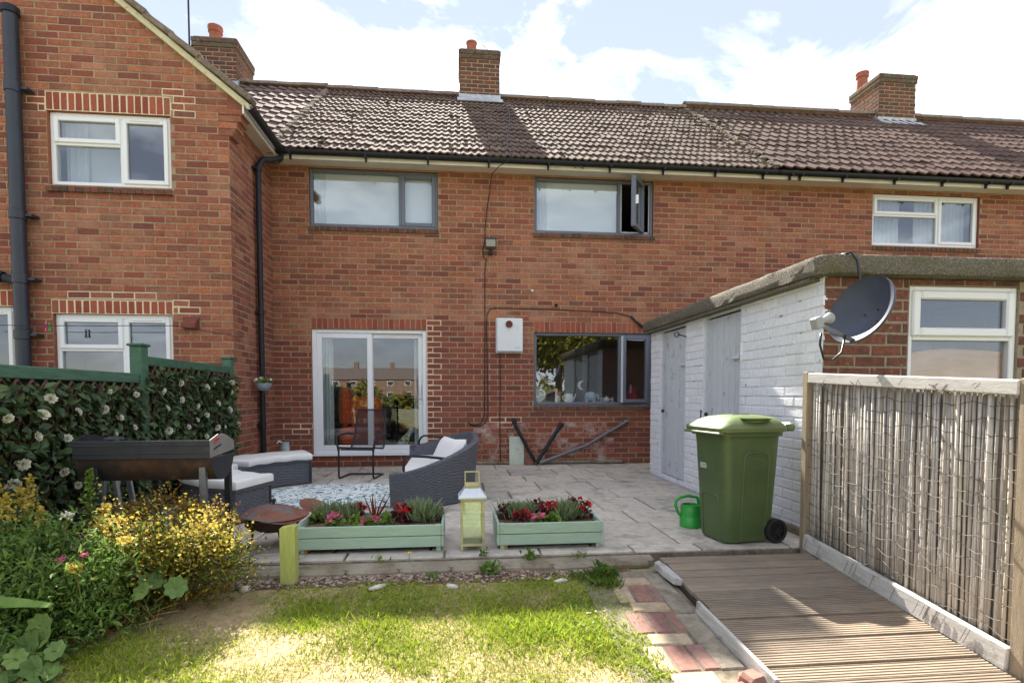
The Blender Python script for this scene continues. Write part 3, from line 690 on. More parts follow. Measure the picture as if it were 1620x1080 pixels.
def roof_shell(house, x0, x1, y0=RY0):
    m = MB(); d = .03
    za = RZ0 + (y0 - RY0) * math.tan(RA)
    m.add([(x0, y0, za - d), (x1, y0, za - d), (x1, RY1, RZ1 - d), (x0, RY1, RZ1 - d)], [(0, 1, 2, 3)])
    m.add([(x0, RY1, RZ1 - d), (x1, RY1, RZ1 - d), (x1, 6.4, 4.1), (x0, 6.4, 4.1)], [(0, 1, 2, 3)])
    m.add([(x0, 6.1, -.2), (x1, 6.1, -.2), (x1, 6.1, 4.35), (x0, 6.1, 4.35)], [(0, 1, 2, 3)])
    return m.build('roof', 'tile_large', house)
rf_m = roof_shell(H_MID, .12, XB); rf_l = roof_shell(H_LEFT, -7, .12, .2); rf_r = roof_shell(H_RIGHT, XB, 18)
lay_tiles(rf_m, .13, XB - .06, .2, 16, tm, 'tile', 300)
lay_tiles(rf_l, -2.27, .1, .34, 13, tl, 'tile_large', 60, skip=lambda x, y: y < -.25)
lay_tiles(rf_r, XB + .02, 16.5, .34, 13, tl, 'tile_large', 300, dz=.02)
def ridge_tiles(parent, x0, x1, z, mat='ridge'):
    n = round((x1 - x0) / .45); p = (x1 - x0) / n
    prof = [(.13 * math.cos(a), .10 * math.sin(a)) for a in np.linspace(0, math.pi, 9)]
    me = MB().loft([[(-p / 2 - .01, y * .97, zz_ * .97) for y, zz_ in prof], [(0, y, zz_) for y, zz_ in prof], [(p / 2 - .02, y * 1.03, zz_ * 1.05) for y, zz_ in prof], [(p / 2 + .012, y * 1.03, zz_ * 1.05) for y, zz_ in prof]], closed=False).mesh('ridge_tile', mat, smooth=50)
    for i in range(n): put('ridge_tile', me, parent, (x0 + (i + .5) * p, RY1, z + random.uniform(-.008, .008)), (0, random.uniform(-.01, .01), 0))
ridge_tiles(rf_m, .1, XB, RZ1 - .015); ridge_tiles(rf_l, -3.5, .1, RZ1 + .0); ridge_tiles(rf_r, XB, 16.6, RZ1 + .055)
m = MB()
for xx in (XB - .02, .11):
    for j in range(34):
        t = (j + random.random()) / 34; m.box(xx - .045 + random.uniform(-.02, .02), xx + .05 + random.uniform(-.02, .02), -.03, .03, -.02, .034, bev=.012, T=Matrix.Translation((0, RY0 + (RY1 - RY0) * t, RZ0 + (RZ1 - RZ0) * t + .02)) @ Matrix.Rotation(RA, 4, 'X'))
m.build('mortar_fillet', 'ridge', rf_m)['kind'] = 'stuff'
# moss and lichen tufts lying on the tiles
P_ = []
for q_ in range(420):
    x = random.uniform(.2, 12); t = random.random() ** .7; hx = x if random.random() < .5 else XB + random.gauss(0, .25)
    P_.append((hx, RY0 + (RY1 - RY0) * t, RZ0 + (RZ1 - RZ0) * t + .045))
MOSS = P_
# eaves: soffit, fascia, gutter with brackets
def eaves(house, x0, x1, brackets):
    MB().box(x0, x1, -.27, -.002, 4.062, 4.078).build('soffit', 'soffit', house)
    MB().box(x0, x1, -.287, -.2702, 4.03, 4.125, bev=.003).build('fascia', 'fascia', house)
    prof = [(.052 * math.cos(a), .052 * math.sin(a)) for a in np.linspace(math.pi, 2 * math.pi, 9)]
    prof = prof + [(p[0] * .92, p[1] * .92) for p in reversed(prof)]
    g = MB().loft([[(x, -.342 + p[0], 4.112 + p[1]) for p in prof] for x in (x0 - .05, x1)], cap=True).build('gutter', 'black_plastic', house, smooth=50)
    bm = MB().box(-.012, .012, -.055, .055, -.062, -.03, bev=.004).box(-.012, .012, .02, .05, -.1, -.05).mesh('gutter_bracket', 'black_plastic')
    for x in brackets: put('gutter_bracket', bm, g, (x, -.342, 4.112))
eaves(H_MID, .12, XB, [.35, 1.3, 2.1, 2.9, 3.7, 4.55, 5.3, 6.05, 6.75]); eaves(H_RIGHT, XB + .001, 16.5, [7.15, 7.3, 7.95, 8.75, 9.5, 10.2, 10.55, 11.0, 11.6])
MB().tube([(4.1, -.34, 4.13), (4.14, -.35, 4.05), (4.18, -.35, 4.04)], .012).tube([(4.1, -.34, 4.1), (4.06, -.35, 4.04)], .01).build('gutter_moss', 'leaf_bronze', H_MID)
# wing eaves (runs back along the side wall), verge and roof slab
prof = [(.052 * math.cos(a), .052 * math.sin(a)) for a in np.linspace(math.pi, 2 * math.pi, 9)]; prof += [(p[0] * .92, p[1] * .92) for p in reversed(prof)]
MB().loft([[(.245 + p[0], y, 4.112 + p[1]) for p in prof] for y in (-1.42, -.29)], cap=True).build('gutter', 'black_plastic', H_LEFT, smooth=50)
MB().box(.165, .183, -1.40, -.28, 4.03, 4.125).build('fascia', 'fascia', H_LEFT)
MB().box(.002, .1648, -1.35, -.05, 4.062, 4.078).build('soffit', 'soffit', H_LEFT)
m = MB().prism([(.2, zv(.2) - .005), (.2, zv(.2) + .02), (-3.5, zv(-3.5) + .02), (-7.2, zv(.2) + .02), (-7.2, zv(.2) - .02), (-3.5, zv(-3.5) - .02)], 'y', -1.37, 3.0)
wrf = m.build('roof', 'tile_large', H_LEFT)
MB().prism([(.235, zv(.235) - .085), (.235, zv(.235) - .012), (-3.5, zv(-3.5) - .012), (-3.5, zv(-3.5) - .085)], 'y', -1.405, -1.353).build('bargeboard', 'verge', wrf)
sa = math.atan(SL)
vt = MB().box(-.18, .18, -.06, .1, -.008, .05, bev=.008).mesh('verge_tile', 'ridge')
for i in range(14):
    t = .14 + i * .335; x = .225 - t * math.cos(sa); put('verge_tile', vt, wrf, (x, -1.39 + random.uniform(-.01, .01), zv(x) + .012 + random.uniform(-.004, .006)), (random.uniform(-.02, .02), sa - .05 + random.uniform(-.02, .02), 0))

mk('brick_cap', [S(104, 78, 66)], rough=1, nscale=14, namt=.4, stain=(S(96, 94, 72), 7, .44, .58, .9), stain2=(S(150, 140, 120), 16, .6, .68, .7), bump=(60, .7, .01))
# ---------------------------------------------------------------- chimneys
def pot(parent, x, y, z, r, h, kind='plain'):
    if kind == 'plain': pr = [(r * .98, 0), (r * .9, h * .9), (r * 1.0, h * .92), (r * 1.02, h), (r * .82, h), (r * .78, h * .5)]
    elif kind == 'crown': pr = [(r * .95, 0), (r * .86, h * .72), (r * 1.05, h * .76), (r * 1.0, h * .86), (r * 1.1, h * .9), (r * 1.08, h), (r * .9, h * 1.02), (r * .8, h * .6)]
    else: pr = [(r, 0), (r * 1.02, h * .3), (r * .8, h * .75), (r * .35, h), (0.001, h * 1.03)]
    o = MB().lathe(pr, (x, y, z), 18).build('chimney_pot', 'terracotta', parent, smooth=45)
    return o
def chimney(house, x0, x1, y0, y1, zb, zt, pots, limit=120):
    m = MB().box(x0 + .004, x1 - .004, y0 + .004, y1 - .004, zb - .35, zt - .02)
    ch = m.build('chimney', 'mortar', house)
    nz = int((zt - .16 - zb) / .0752); z0 = zt - .16 - nz * .0752
    fr = courses(0, x1 - x0, 0, nz * .0752, C=.0752, BL=.222, J=.02)
    lay(ch, fr, (x0, y0, z0), 0, 'brick_dark', 60)
    sd_ = courses(0, y1 - y0, 0, nz * .0752, C=.0752, BL=.222, half=1, J=.02)
    if x0 > 2.6: lay(ch, sd_, (x0, y1, z0), R(-90), 'brick_dark', 60)
    elif x1 < 2.4: lay(ch, sd_, (x1, y0, z0), R(90), 'brick_dark', 60)
    else:
        lay(ch, sd_, (x0, y1, z0), R(-90), 'brick_dark', 0); lay(ch, sd_, (x1, y0, z0), R(90), 'brick_dark', 0)
    MB().box(x0 - .02, x1 + .02, y0 - .02, y1 + .02, zt - .155, zt - .08, bev=.006).box(x0 - .026, x1 + .026, y0 - .026, y1 + .026, zt - .078, zt, bev=.008).build('cap', 'brick_cap', ch)
    MB().box(x0, x1, y0, y1, zt + .0005, zt + .03, bev=.028).build('flaunching', 'ridge', ch)
    zr = RZ0 + (y0 - RY0) * math.tan(RA)
    MB().box(x0 - .02, x1 + .02, y0 - .014, y0 + .05, zr - .02, zr + .11).box(-.0, x1 - x0 + .1, 0, .26, 0, .012, T=Matrix.Translation((x0 - .05, y0 - .25, zr - .19 + .05)) @ Matrix.Rotation(RA, 4, 'X')).build('lead_flashing', 'lead', ch)
    mside = MB()
    for k in range(5):
        yy = y0 + k * .07; zz_ = RZ0 + (yy - RY0) * math.tan(RA)
        if zz_ < RZ1 + .02:
            for xx in (x0 - .016, x1 + .002): mside.box(xx, xx + .014, yy, yy + .075, zz_ - .03, zz_ + .13)
    mside.build('lead_soaker', 'lead', ch)
    for p in pots: pot(ch, p[0], p[1], zt + .015, p[2], p[3], p[4])
    return ch
c1 = chimney(H_MID, 2.55, 3.29, 2.8, 3.63, 6.45, 7.42, [(2.78, 3.2, .105, .36, 'plain'), (3.1, 3.1, .1, .12, 'cowl')])
MB().tube([(3.03, 3.02, 7.5), (3.0, 3.0, 7.64), (3.12, 3.05, 7.55), (3.16, 3.06, 7.52)], .005, 5).tube([(3.22, 3.0, 7.44), (3.225, 3.0, 7.52)], .014, 6).build('pot_wire', 'wire', c1)
chimney(H_LEFT, -2.18, -1.44, 2.8, 3.63, 6.2, 7.34, [(-1.95, 3.2, .12, .42, 'crown'), (-1.62, 3.05, .13, .1, 'cowl')])
chimney(H_RIGHT, 11.0, 11.80, 2.8, 3.63, 6.5, 7.46, [(11.16, 3.5, .12, .40, 'crown'), (11.55, 3.3, .14, .10, 'plain')])
# television aerial beside the left chimney
t = thing('television_aerial', 'thin dark aerial mast beside the left chimney', 'aerial', (-2.28, 2.9, 6.9))
MB().tube([(-2.28, 2.9, 6.7), (-2.28, 2.9, 9.2)], .017, 8).build('mast', 'metal_dark', t)
MB().beam((-2.36, 2.84, 7.2), (-2.1, 2.84, 7.2), .02, .02).beam((-2.28, 2.84, 7.2), (-2.28, 2.9, 7.2), .02, .02).beam((-2.19, 2.8, 7.0), (-2.19, 2.8, 7.2), .012, .03).build('bracket', 'metal_dark', t)

# ---------------------------------------------------------------- rooms behind the glass
def room(house, x0, x1, y1, z0, z1, mat='plaster', floor='carpet', y0=.121):
    m = MB(); q = lambda *p, mi=0: m.add(p, [(0, 1, 2, 3)], mi)
    q((x0, y1, z0), (x1, y1, z0), (x1, y1, z1), (x0, y1, z1)); q((x0, y0, z0), (x0, y1, z0), (x0, y1, z1), (x0, y0, z1)); q((x1, y0, z0), (x1, y1, z0), (x1, y1, z1), (x1, y0, z1))
    q((x0, y0, z1), (x1, y0, z1), (x1, y1, z1), (x0, y1, z1)); q((x0, y0, z0), (x1, y0, z0), (x1, y1, z0), (x0, y1, z0), mi=1)
    m.build('room', [mat, floor], house)
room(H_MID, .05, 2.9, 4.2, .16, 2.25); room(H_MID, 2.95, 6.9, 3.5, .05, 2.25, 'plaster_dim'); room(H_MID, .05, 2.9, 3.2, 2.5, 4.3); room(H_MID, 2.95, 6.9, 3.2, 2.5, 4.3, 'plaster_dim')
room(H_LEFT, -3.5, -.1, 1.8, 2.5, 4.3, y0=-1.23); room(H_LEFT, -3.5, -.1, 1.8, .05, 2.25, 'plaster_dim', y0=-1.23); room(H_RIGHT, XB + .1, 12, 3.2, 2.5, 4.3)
# ---------------------------------------------------------------- windows of the left and right house
upvc_window(H_LEFT, *W1, -1.31, split=.58, top=.42); upvc_window(H_LEFT, *W2, -1.31, split=.57, top=.36); upvc_window(H_LEFT, *W0, -1.31, split=.42, top=.3)
upvc_window(H_RIGHT, *E_, .035, split=.62, top=.40)
m = MB(); folds(m, 8.74, 9.25, 3.27, 3.97, .18, n=7); folds(m, 9.5, 9.72, 3.27, 3.97, .18, n=3); folds(m, 9.72, 10.38, 3.27, 3.97, .2, n=9); m.build('net_curtain', 'net', H_RIGHT, smooth='all')
m = MB(); folds(m, -1.78, -1.55, 3.26, 3.95, -1.15, n=3); m.build('net_curtain', 'net', H_LEFT, smooth='all')
m = MB().box(-1.79, -1.2, -1.12, -1.10, 3.24, 3.97); m.build('roller_blind', 'net', H_LEFT)
# ---------------------------------------------------------------- grey windows of the middle house
def grey_window(z0, z1, x0, x1, xm, y, open_=None, glass='glass', sash_y=0):
    m = MB(); ring(m, x0, x1, z0, z1, .042, y, y + .07); m.box(xm - .02, xm + .02, y + .001, y + .069, z0 + .0423, z1 - .0423, bev=.004)
    wn = m.build('window', 'alu_grey', H_MID)
    pane(wn, x0 + .041, xm - .019, z0 + .041, z1 - .041, y + .03, glass)
    s = MB(); w = x1 - xm - .05; T0 = Matrix.Translation((x1 - .036 - (.105 if (open_ or 0) > 30 else 0), y + .01, 0)) @ Matrix.Rotation(R(open_ or 0), 4, 'Z')
    sub_ = MB(); ring(sub_, -w, 0, z0 + .036, z1 - .036, .05, -.02, .04, bev=.005)
    sub_.v = [tuple(T0 @ Vector(v)) for v in sub_.v]
    so = sub_.build('casement', 'alu_grey', wn)
    g = MB().box(-w + .048, -.048, .008, .016, z0 + .084, z1 - .084, T=T0); g.build('casement_pane', glass, wn)
    MB().box(x0 - .012, x1 + .012, y - .035, y + .03, z0 - .02, z0 - .001, bev=.004).build('sill', 'alu_grey', wn)
    return wn, T0, w
grey_window(3.27, 4.04, .497, 2.216, 1.70, .03); wb, T0, w_ = grey_window(3.27, 4.04, 3.556, 5.283, 4.79, .03, open_=55)
MB().box(-w_ + .005, -w_ + .02, -.06, -.02, 3.6, 3.72, bev=.004, T=T0).build('handle', 'upvc', wb)
MB().box(4.815, 5.245, .06, .075, 3.315, 3.33).box(4.815, 4.83, .06, .075, 3.315, 4.0).box(5.23, 5.245, .06, .075, 3.315, 4.0).build('gasket', 'upvc', wb)
wk, T0, w_ = grey_window(.84, 1.875, 3.556, 5.283, 4.82, .03, open_=9)
MB().box(-w_ - .004, -w_ - .0005, -.018, .04, .88, 1.835, T=T0).build('casement_edge', 'upvc', wk)
for xx0, xx1 in ((.56, .70), (3.62, 3.75)):
    m = MB(); folds(m, xx0, xx1, 3.27, 4.04, .106, amp=.005, n=3); m.build('net_curtain', 'net', H_MID, smooth='all')
MB().box(.52, 2.19, .113, .119, 3.25, 4.06).build('roller_blind', 'blind', H_MID); MB().box(3.58, 4.78, .113, .119, 3.25, 4.06).build('roller_blind', 'blind', H_MID)
# pale sticker behind the corner of the left upstairs pane
MB().prism([(0.541, 3.62), (.541, 3.78), (.575, 3.74), (.60, 3.67), (.585, 3.63), (.56, 3.615)], 'y', .075, .085).build('window_ornament', 'leaf_bronze', H_MID)
# ---------------------------------------------------------------- sliding patio door
y = .02; m = MB(); ring(m, .497, 2.05, .172, 1.886, .06, y, y + .11, tb=.05, tt=.05, bev=.006)
dr = m.build('patio_door', 'upvc', H_MID)
MB().box(.47, 2.07, -.05, .06, .15, .171, bev=.005).build('threshold', 'upvc', dr)
m = MB(); ring(m, .558, 1.30, .223, 1.835, .07, y + .012, y + .05); m.build('sliding_leaf', 'upvc', dr); pane(dr, .627, 1.231, .292, 1.766, y + .03, 'glass_strong')
m = MB(); ring(m, 1.245, 1.989, .223, 1.835, .062, y + .056, y + .094); m.build('sliding_leaf', 'upvc', dr); pane(dr, 1.306, 1.928, .284, 1.774, y + .07, 'glass_strong')
MB().tube([(1.955, y + .05, .93), (1.955, y + .01, .94), (1.955, y + .005, 1.03), (1.955, y + .01, 1.12), (1.955, y + .05, 1.13)], .012, 8).box(1.94, 1.975, y + .045, y + .056, .86, 1.2, bev=.006).build('handle', 'upvc', dr, smooth=True)
m = MB(); folds(m, .57, .74, .2, 1.86, .2, n=4); folds(m, 1.86, 1.99, .2, 1.86, .2, n=3); m.build('curtain', 'curtain', H_MID, smooth='all')
# ------------------------------------------------------------------ patio
pat = MB().box(-.02, 4.86, -4.40, .002, -.28, -.012).box(4.8605, 6.9, -1.079, .002, -.28, -.012); patio = struct('patio', pat, 'joint')
yy = -.03; j = 0; slab_cache = {}
for q_ in range(4): MB().box(4.87 + q_ * .5, 5.36 + q_ * .5, -.55, -.035, -.03, 0, bev=.006).build('paving_slab', 'slab', patio); MB().box(4.87 + q_ * .5, 5.36 + q_ * .5, -1.07, -.56, -.03, 0, bev=.006).build('paving_slab', 'slab', patio)
def slab_mesh(w, d):
    k = (round(w, 2), round(d, 2))
    if k not in slab_cache: slab_cache[k] = MB().box(-w / 2, w / 2, -d / 2, d / 2, -.03, 0, bev=.006).mesh('paving_slab', 'slab')
    return slab_cache[k]
while yy > -4.38:
    d = .6 if j % 2 else .45
    d = min(d, yy + 4.39); x = -.02 - (.0, .31, .17, .24)[j % 4]
    while x < 4.86:
        w_ = (.6, .45, .6, .75)[(j * 3 + int(x * 7)) % 4]
        a, b = max(x, -.02), min(x + w_, 4.86)
        if b - a > .08 and d > .06:
            put('paving_slab', slab_mesh(b - a - .014, d - .014), patio, ((a + b) / 2, yy - d / 2, random.uniform(-.003, .003)), (random.uniform(-.006, .006), random.uniform(-.006, .006), random.uniform(-.004, .004)))
        x += w_
    yy -= d; j += 1
k = struct('kerb', MB().box(.9, 3.68, -4.485, -4.403, -.3, -.012, bev=.02), 'concrete')
for i in range(9):
    me = MB().box(-.15, .15, -.03, .035, -.03, .022, bev=.018).mesh('kerb_piece', 'concrete')
    put('kerb_piece', me, k, (1.05 + i * .305, -4.49 + random.uniform(-.008, .008), -.045 + random.uniform(-.006, .004)), (random.uniform(-.05, .05), random.uniform(-.02, .02), random.uniform(-.03, .03)))
# ------------------------------------------------------------------ lawn, soil, gravel
def vnoise(x, y, seed, f):
    r = np.random.default_rng(seed); s = 0
    for i in range(7):
        a = r.uniform(0, 6.28); k = f * r.uniform(.6, 1.8); s = s + np.sin(k * (x * math.cos(a) + y * math.sin(a)) + r.uniform(0, 6.28))
    return s / 7
EDGE = [(1.50, -4.50), (1.16, -4.55), (.98, -4.74), (.80, -5.06), (.56, -5.42), (.2, -5.9), (-.2, -6.4)]
def edge_x(y): return float(np.interp(-y, [-p[1] for p in EDGE], [p[0] for p in EDGE]))
PATHX = lambda y: 3.36 - .04 * (-4.6 - y)
m = MB(); ys = np.linspace(-4.60, -8.4, 24); xs = np.linspace(0, 1, 26); V = []
for y in ys:
    for t in xs:
        x0 = edge_x(y) if y > -6.4 else -.2
        x = x0 + (PATHX(y) - x0) * t; V.append((x, y, gz(y) + .006 + .006 * float(vnoise(np.array(x), np.array(y), 3, 5))))
m.add(V, [(a * 26 + b, a * 26 + b + 1, (a + 1) * 26 + b + 1, (a + 1) * 26 + b) for a in range(23) for b in range(25)])
struct('lawn', m, 'dry_soil', smooth='all')
m = MB(); ys = np.linspace(-4.42, -7.4, 24); V = []
for y in ys:
    for t in np.linspace(0, 1, 14):
        x1 = edge_x(y) if y < -4.5 else (1.45 if y < -4.38 else 1.02)
        z = (gz(y) if y < -4.48 else -.07 + max(0, (y + 4.48)) * .07) + .012
        x = -.1 + (x1 + .1) * t; V.append((x, y, z + .012 * float(vnoise(np.array(x), np.array(y), 5, 9))))
m.add(V, [(a * 14 + b, a * 14 + b + 1, (a + 1) * 14 + b + 1, (a + 1) * 14 + b) for a in range(23) for b in range(13)])
struct('garden_bed', m, 'soil', smooth='all')
m = MB(); V = []
for y in (-4.487, -4.56, -4.64):
    for x in np.linspace(1.1, 3.5, 30): V.append((x, y, gz(y) + .008))
m.add(V, [(a * 30 + b, a * 30 + b + 1, (a + 1) * 30 + b + 1, (a + 1) * 30 + b) for a in range(2) for b in range(29)]); struct('gravel_bed', m, 'soil')
# pebbles
mk('moss', [S(120, 116, 72), S(96, 96, 58), S(150, 140, 110)], rough=1, nscale=60, namt=.3)
ICO = None
import bmesh
bm = bmesh.new(); bmesh.ops.create_icosphere(bm, subdivisions=1, radius=1); IV = np.array([v.co[:] for v in bm.verts]); IF = np.array([[v.index for v in f.verts] for f in bm.faces]); bm.free()
def blobs(P, S3, jit=.18):
    n = len(P); Q = IV[None] * (1 + rng.normal(size=(n, len(IV), 1)) * jit) * np.asarray(S3)[:, None, :]
    a = rng.uniform(0, 6.28, n); c, s = np.cos(a)[:, None], np.sin(a)[:, None]
    X = Q[..., 0] * c - Q[..., 1] * s; Y = Q[..., 0] * s + Q[..., 1] * c
    V = np.stack([X, Y, Q[..., 2]], -1) + np.asarray(P)[:, None, :]
    return V.reshape(-1, 3), (IF[None] + (np.arange(n) * len(IV))[:, None, None]).reshape(-1, 3)
n = 2000; px = rng.uniform(1.05, 3.4, n); py = -4.50 - np.abs(rng.normal(0, .07, n)); n2 = 700
px = np.concatenate([px, rng.uniform(.35, 1.2, n2)]); py = np.concatenate([py, rng.uniform(-5.4, -4.4, n2)])
ok = (px < 3.42) & ~((py < -4.66) & (px > np.array([edge_x(y) for y in py]) - .03)); px, py = px[ok], py[ok]
sz = rng.uniform(.004, .016, len(px)) * rng.uniform(.5, 1, len(px)) ; P = np.stack([px, py, [gz(min(y, -4.49)) + .012 for y in py]], 1)
V, F = blobs(P, np.stack([sz * 1.2, sz, sz * .65], 1), .22); o = from_np('gravel', V, F, 'stone'); tag(o, 'small mixed brown and grey pebbles below the patio kerb', 'gravel', kind='stuff')
V, F = blobs(MOSS, np.abs(rng.normal(.014, .006, (len(MOSS), 3))) * np.array([1.3, 1.2, .5]) + .004, .25); o = from_np('roof_moss', V, F, 'moss', rf_m, kind='stuff')
for (x, y, sx, sy, lab) in ((1.30, -4.63, .052, .034, 'round pale stone lying left of the lime green post'), (2.02, -4.67, .075, .03, 'flat pale stone at the lawn edge, below the left planter'), (2.43, -4.69, .05, .022, 'flat pale stone at the lawn edge, below the lantern'), (3.05, -4.67, .05, .022, 'flat pale stone at the lawn edge, below the right planter')):
    V, F = blobs([(x, y, gz(y) + .012)], [(sx, sy, .016)], .08); o = from_np('edging_stone', V - np.array((x, y, 0)), F, 'stone_white', smooth=True); o.location = (x, y, 0); tag(o, lab, 'stone', 'pale stones along the lawn edge')
# grass blades
def grass(n, xr, yr, hfun, mask, mat, name, label, wd=1.0):
    x = rng.uniform(*xr, n); y = rng.uniform(*yr, n); ex = np.interp(-y, [-p[1] for p in EDGE], [p[0] for p in EDGE])
    ok = (x > ex + .01) & (x < 3.36 - .04 * (-4.6 - y) + .02) & mask(x, y)
    x, y = x[ok], y[ok]; z = np.interp(-y, [-a for a in GY], GZ) + .004
    d = np.stack([rng.normal(0, .9, len(x)), rng.normal(0, .9, len(x)), np.ones(len(x))], 1)
    h = hfun(x, y) * rng.uniform(.45, 1.25, len(x)) * np.where(rng.random(len(x)) < .05, 1.8, 1)
    V, F = scatter(np.stack([x, y, z], 1), d, h, 'blade', width=wd)
    return V, F
gm = lambda x, y: vnoise(x, y, 21, 4.0) + .6 * vnoise(x, y, 22, 11) + .26 * rng.normal(size=len(x)) + np.clip((-5.0 - y) * .8, -.45, .22) - .55 * np.exp(-np.clip(x - np.interp(-y, [-p[1] for p in EDGE], [p[0] for p in EDGE]), 0, 9) / .24) + .12 * (x > 2.2)
hf = lambda x, y: .020 + .014 * np.clip(vnoise(x, y, 23, 6) + .3, 0, 1)
V, F = cat(grass(230000, (.2, 3.5), (-6.4, -4.6), hf, lambda x, y: (gm(x, y) > .02), 'grass', '', '', 1.5), grass(30000, (-.2, 3.5), (-8.4, -6.4), lambda x, y: .04 + 0 * x, lambda x, y: gm(x, y) > -.1, 'grass', '', '', 1.6))
lg = from_np('grass', V, F, 'grass', kind='stuff'); tag(lg, 'short yellow green lawn grass growing in patches', 'grass')
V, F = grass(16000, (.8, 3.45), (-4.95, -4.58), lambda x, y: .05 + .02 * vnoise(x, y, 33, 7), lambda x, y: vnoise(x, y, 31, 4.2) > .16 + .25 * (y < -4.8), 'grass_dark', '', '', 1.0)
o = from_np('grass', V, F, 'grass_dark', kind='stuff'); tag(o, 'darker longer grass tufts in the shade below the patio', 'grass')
V, F = grass(14000, (-.1, 3.5), (-6.6, -4.62), lambda x, y: .022 + 0 * x, lambda x, y: gm(x, y) < .12, 'straw', '', '', .8)
o = from_np('dry_grass', V, F, 'straw', kind='stuff'); tag(o, 'dry straw coloured grass between the green patches', 'grass')
# low clover leaves in the lawn
n = 2600; x = rng.uniform(.6, 3.4, n); y = rng.uniform(-6.2, -4.8, n); ok = (vnoise(x, y, 41, 5) > .22) & (x > np.array([edge_x(v) for v in y]) + .05); x, y = x[ok], y[ok]
V, F = scatter(np.stack([x, y, np.interp(-y, [-a for a in GY], GZ) + .018], 1), np.stack([rng.normal(size=len(x)), rng.normal(size=len(x)), rng.uniform(.05, .5, len(x))], 1), rng.uniform(.014, .026, len(x)), 'petal')
o = from_np('clover', V, F, 'leaf_lime', kind='stuff'); tag(o, 'low clover leaves among the lawn grass', 'clover')
# weeds by the kerb
def weed(x, y, n, r, h, label, mat='leaf_green', z=None):
    z = gz(min(y, -4.49)) if z is None else z
    t = thing('weed', label, 'weed', (x, y, z)); P, Dd = [], []
    for i in range(n):
        a = rng.uniform(0, 6.28); el = rng.uniform(.2, 1.3); P.append((x + rng.normal(0, r * .4), y + rng.normal(0, r * .4), z + rng.uniform(0, h * .6))); Dd.append((math.cos(a) * math.cos(el), math.sin(a) * math.cos(el), math.sin(el)))
    V, F = scatter(P, Dd, rng.uniform(.5, 1, n) * h * .7, 'leaf', width=.7); from_np('foliage', V, F, mat, t, kind='stuff')
weed(2.66, -4.53, 60, .06, .09, 'leafy green weed below the right corner of the lantern'); weed(2.32, -4.56, 30, .035, .05, 'small green weed in the gravel below the left planter'); weed(2.9, -4.44, 36, .06, .07, 'grassy weed under the left end of the right planter', 'grass_dark', -.02)
weed(2.62, -4.40, 22, .04, .05, 'small weed at the front of the lantern', 'grass_dark', -.005); weed(3.22, -4.43, 26, .05, .05, 'small weed under the right planter middle', 'leaf_lime', -.02); weed(3.33, -4.62, 70, .07, .09, 'tall grassy weed beside the top of the brick path', 'grass_dark'); weed(1.5, -4.36, 20, .04, .05, 'small weed beside the left planter corner', 'leaf_lime', 0)
weed(2.0, -4.43, 18, .05, .045, 'small weed under the left planter middle', 'leaf_lime', -.01)
t = thing('dandelion', 'single yellow dandelion flower under the left planter', 'flower', (2.17, -4.40, 0)); V, F = blobs([(2.17, -4.40, .035)], [(.014, .014, .009)]); from_np('flower_head', V, F, 'petal_yellow', t); MB().tube([(2.17, -4.40, -.01), (2.17, -4.40, .03)], .002, 5).build('stem', 'stem', t)
# brick edging of the bed
nb = 0; pts = [(1.22, -4.56), (1.02, -4.72), (.86, -4.98), (.70, -5.22), (.56, -5.43), (.40, -5.65)]
for a, b in zip(pts[:-1], pts[1:]):
    d = Vector((b[0] - a[0], b[1] - a[1], 0)); ln = d.length; z = gz((a[1] + b[1]) / 2) + .004
    me = MB().box(-ln / 2 + .006, ln / 2 - .006, -.035, .035, -.05, .02, bev=.008).mesh('edging_brick', 'edge_brick')
    o = put('edging_brick', me, None, ((a[0] + b[0]) / 2, (a[1] + b[1]) / 2, z), (random.uniform(-.1, .1), random.uniform(-.04, .04), math.atan2(d.y, d.x)))
    tag(o, ['orange red edging brick nearest the gravel', 'brown edging brick, second from the gravel', 'reddish edging brick, middle of the bed border', 'dull red edging brick below the mallow leaves', 'dull red edging brick nearest the bottom left corner'][nb], 'brick', 'edging bricks along the flower bed'); nb += 1
# ------------------------------------------------------------------ brick path
pv = MB(); pys = [-4.58, -4.8, -5.1, -5.4, -5.9, -6.4]
pv.add([(x, y, gz(y) + .012) for y in pys for x in (3.17, 3.69)], [(2 * i, 2 * i + 1, 2 * i + 3, 2 * i + 2) for i in range(5)])
path = struct('brick_path', pv, 'joint')
pm = {}
def paver(x, y, rz, mat):
    if mat not in pm: pm[mat] = MB().box(-.098, .098, -.046, .046, -.04, .018, bev=.007).mesh('paver', mat)
    put('paver', pm[mat], path, (x, y, gz(y) + .0 + random.uniform(-.003, .003)), ((random.uniform(-.03, .03) + .1, random.uniform(-.03, .03), random.uniform(-.05, .05)) if rz == 0 else (random.uniform(-.03, .03), random.uniform(-.03, .03) - .1, rz + random.uniform(-.05, .05))))
y = -4.66; i = 0
while y > -6.35:
    xc = 3.47 - .05 * (-4.6 - y)
    if i % 2 == 0: paver(xc, y - .05, 0, 'paver_cream' if i % 4 else 'paver_cream'); y -= .102
    else:
        for kx in (-.105, -.003, .098): paver(xc + kx, y - .1, R(90), ('paver_cream' if kx < -.05 and i % 4 == 1 else 'paver_red'))
        y -= .204
    i += 1
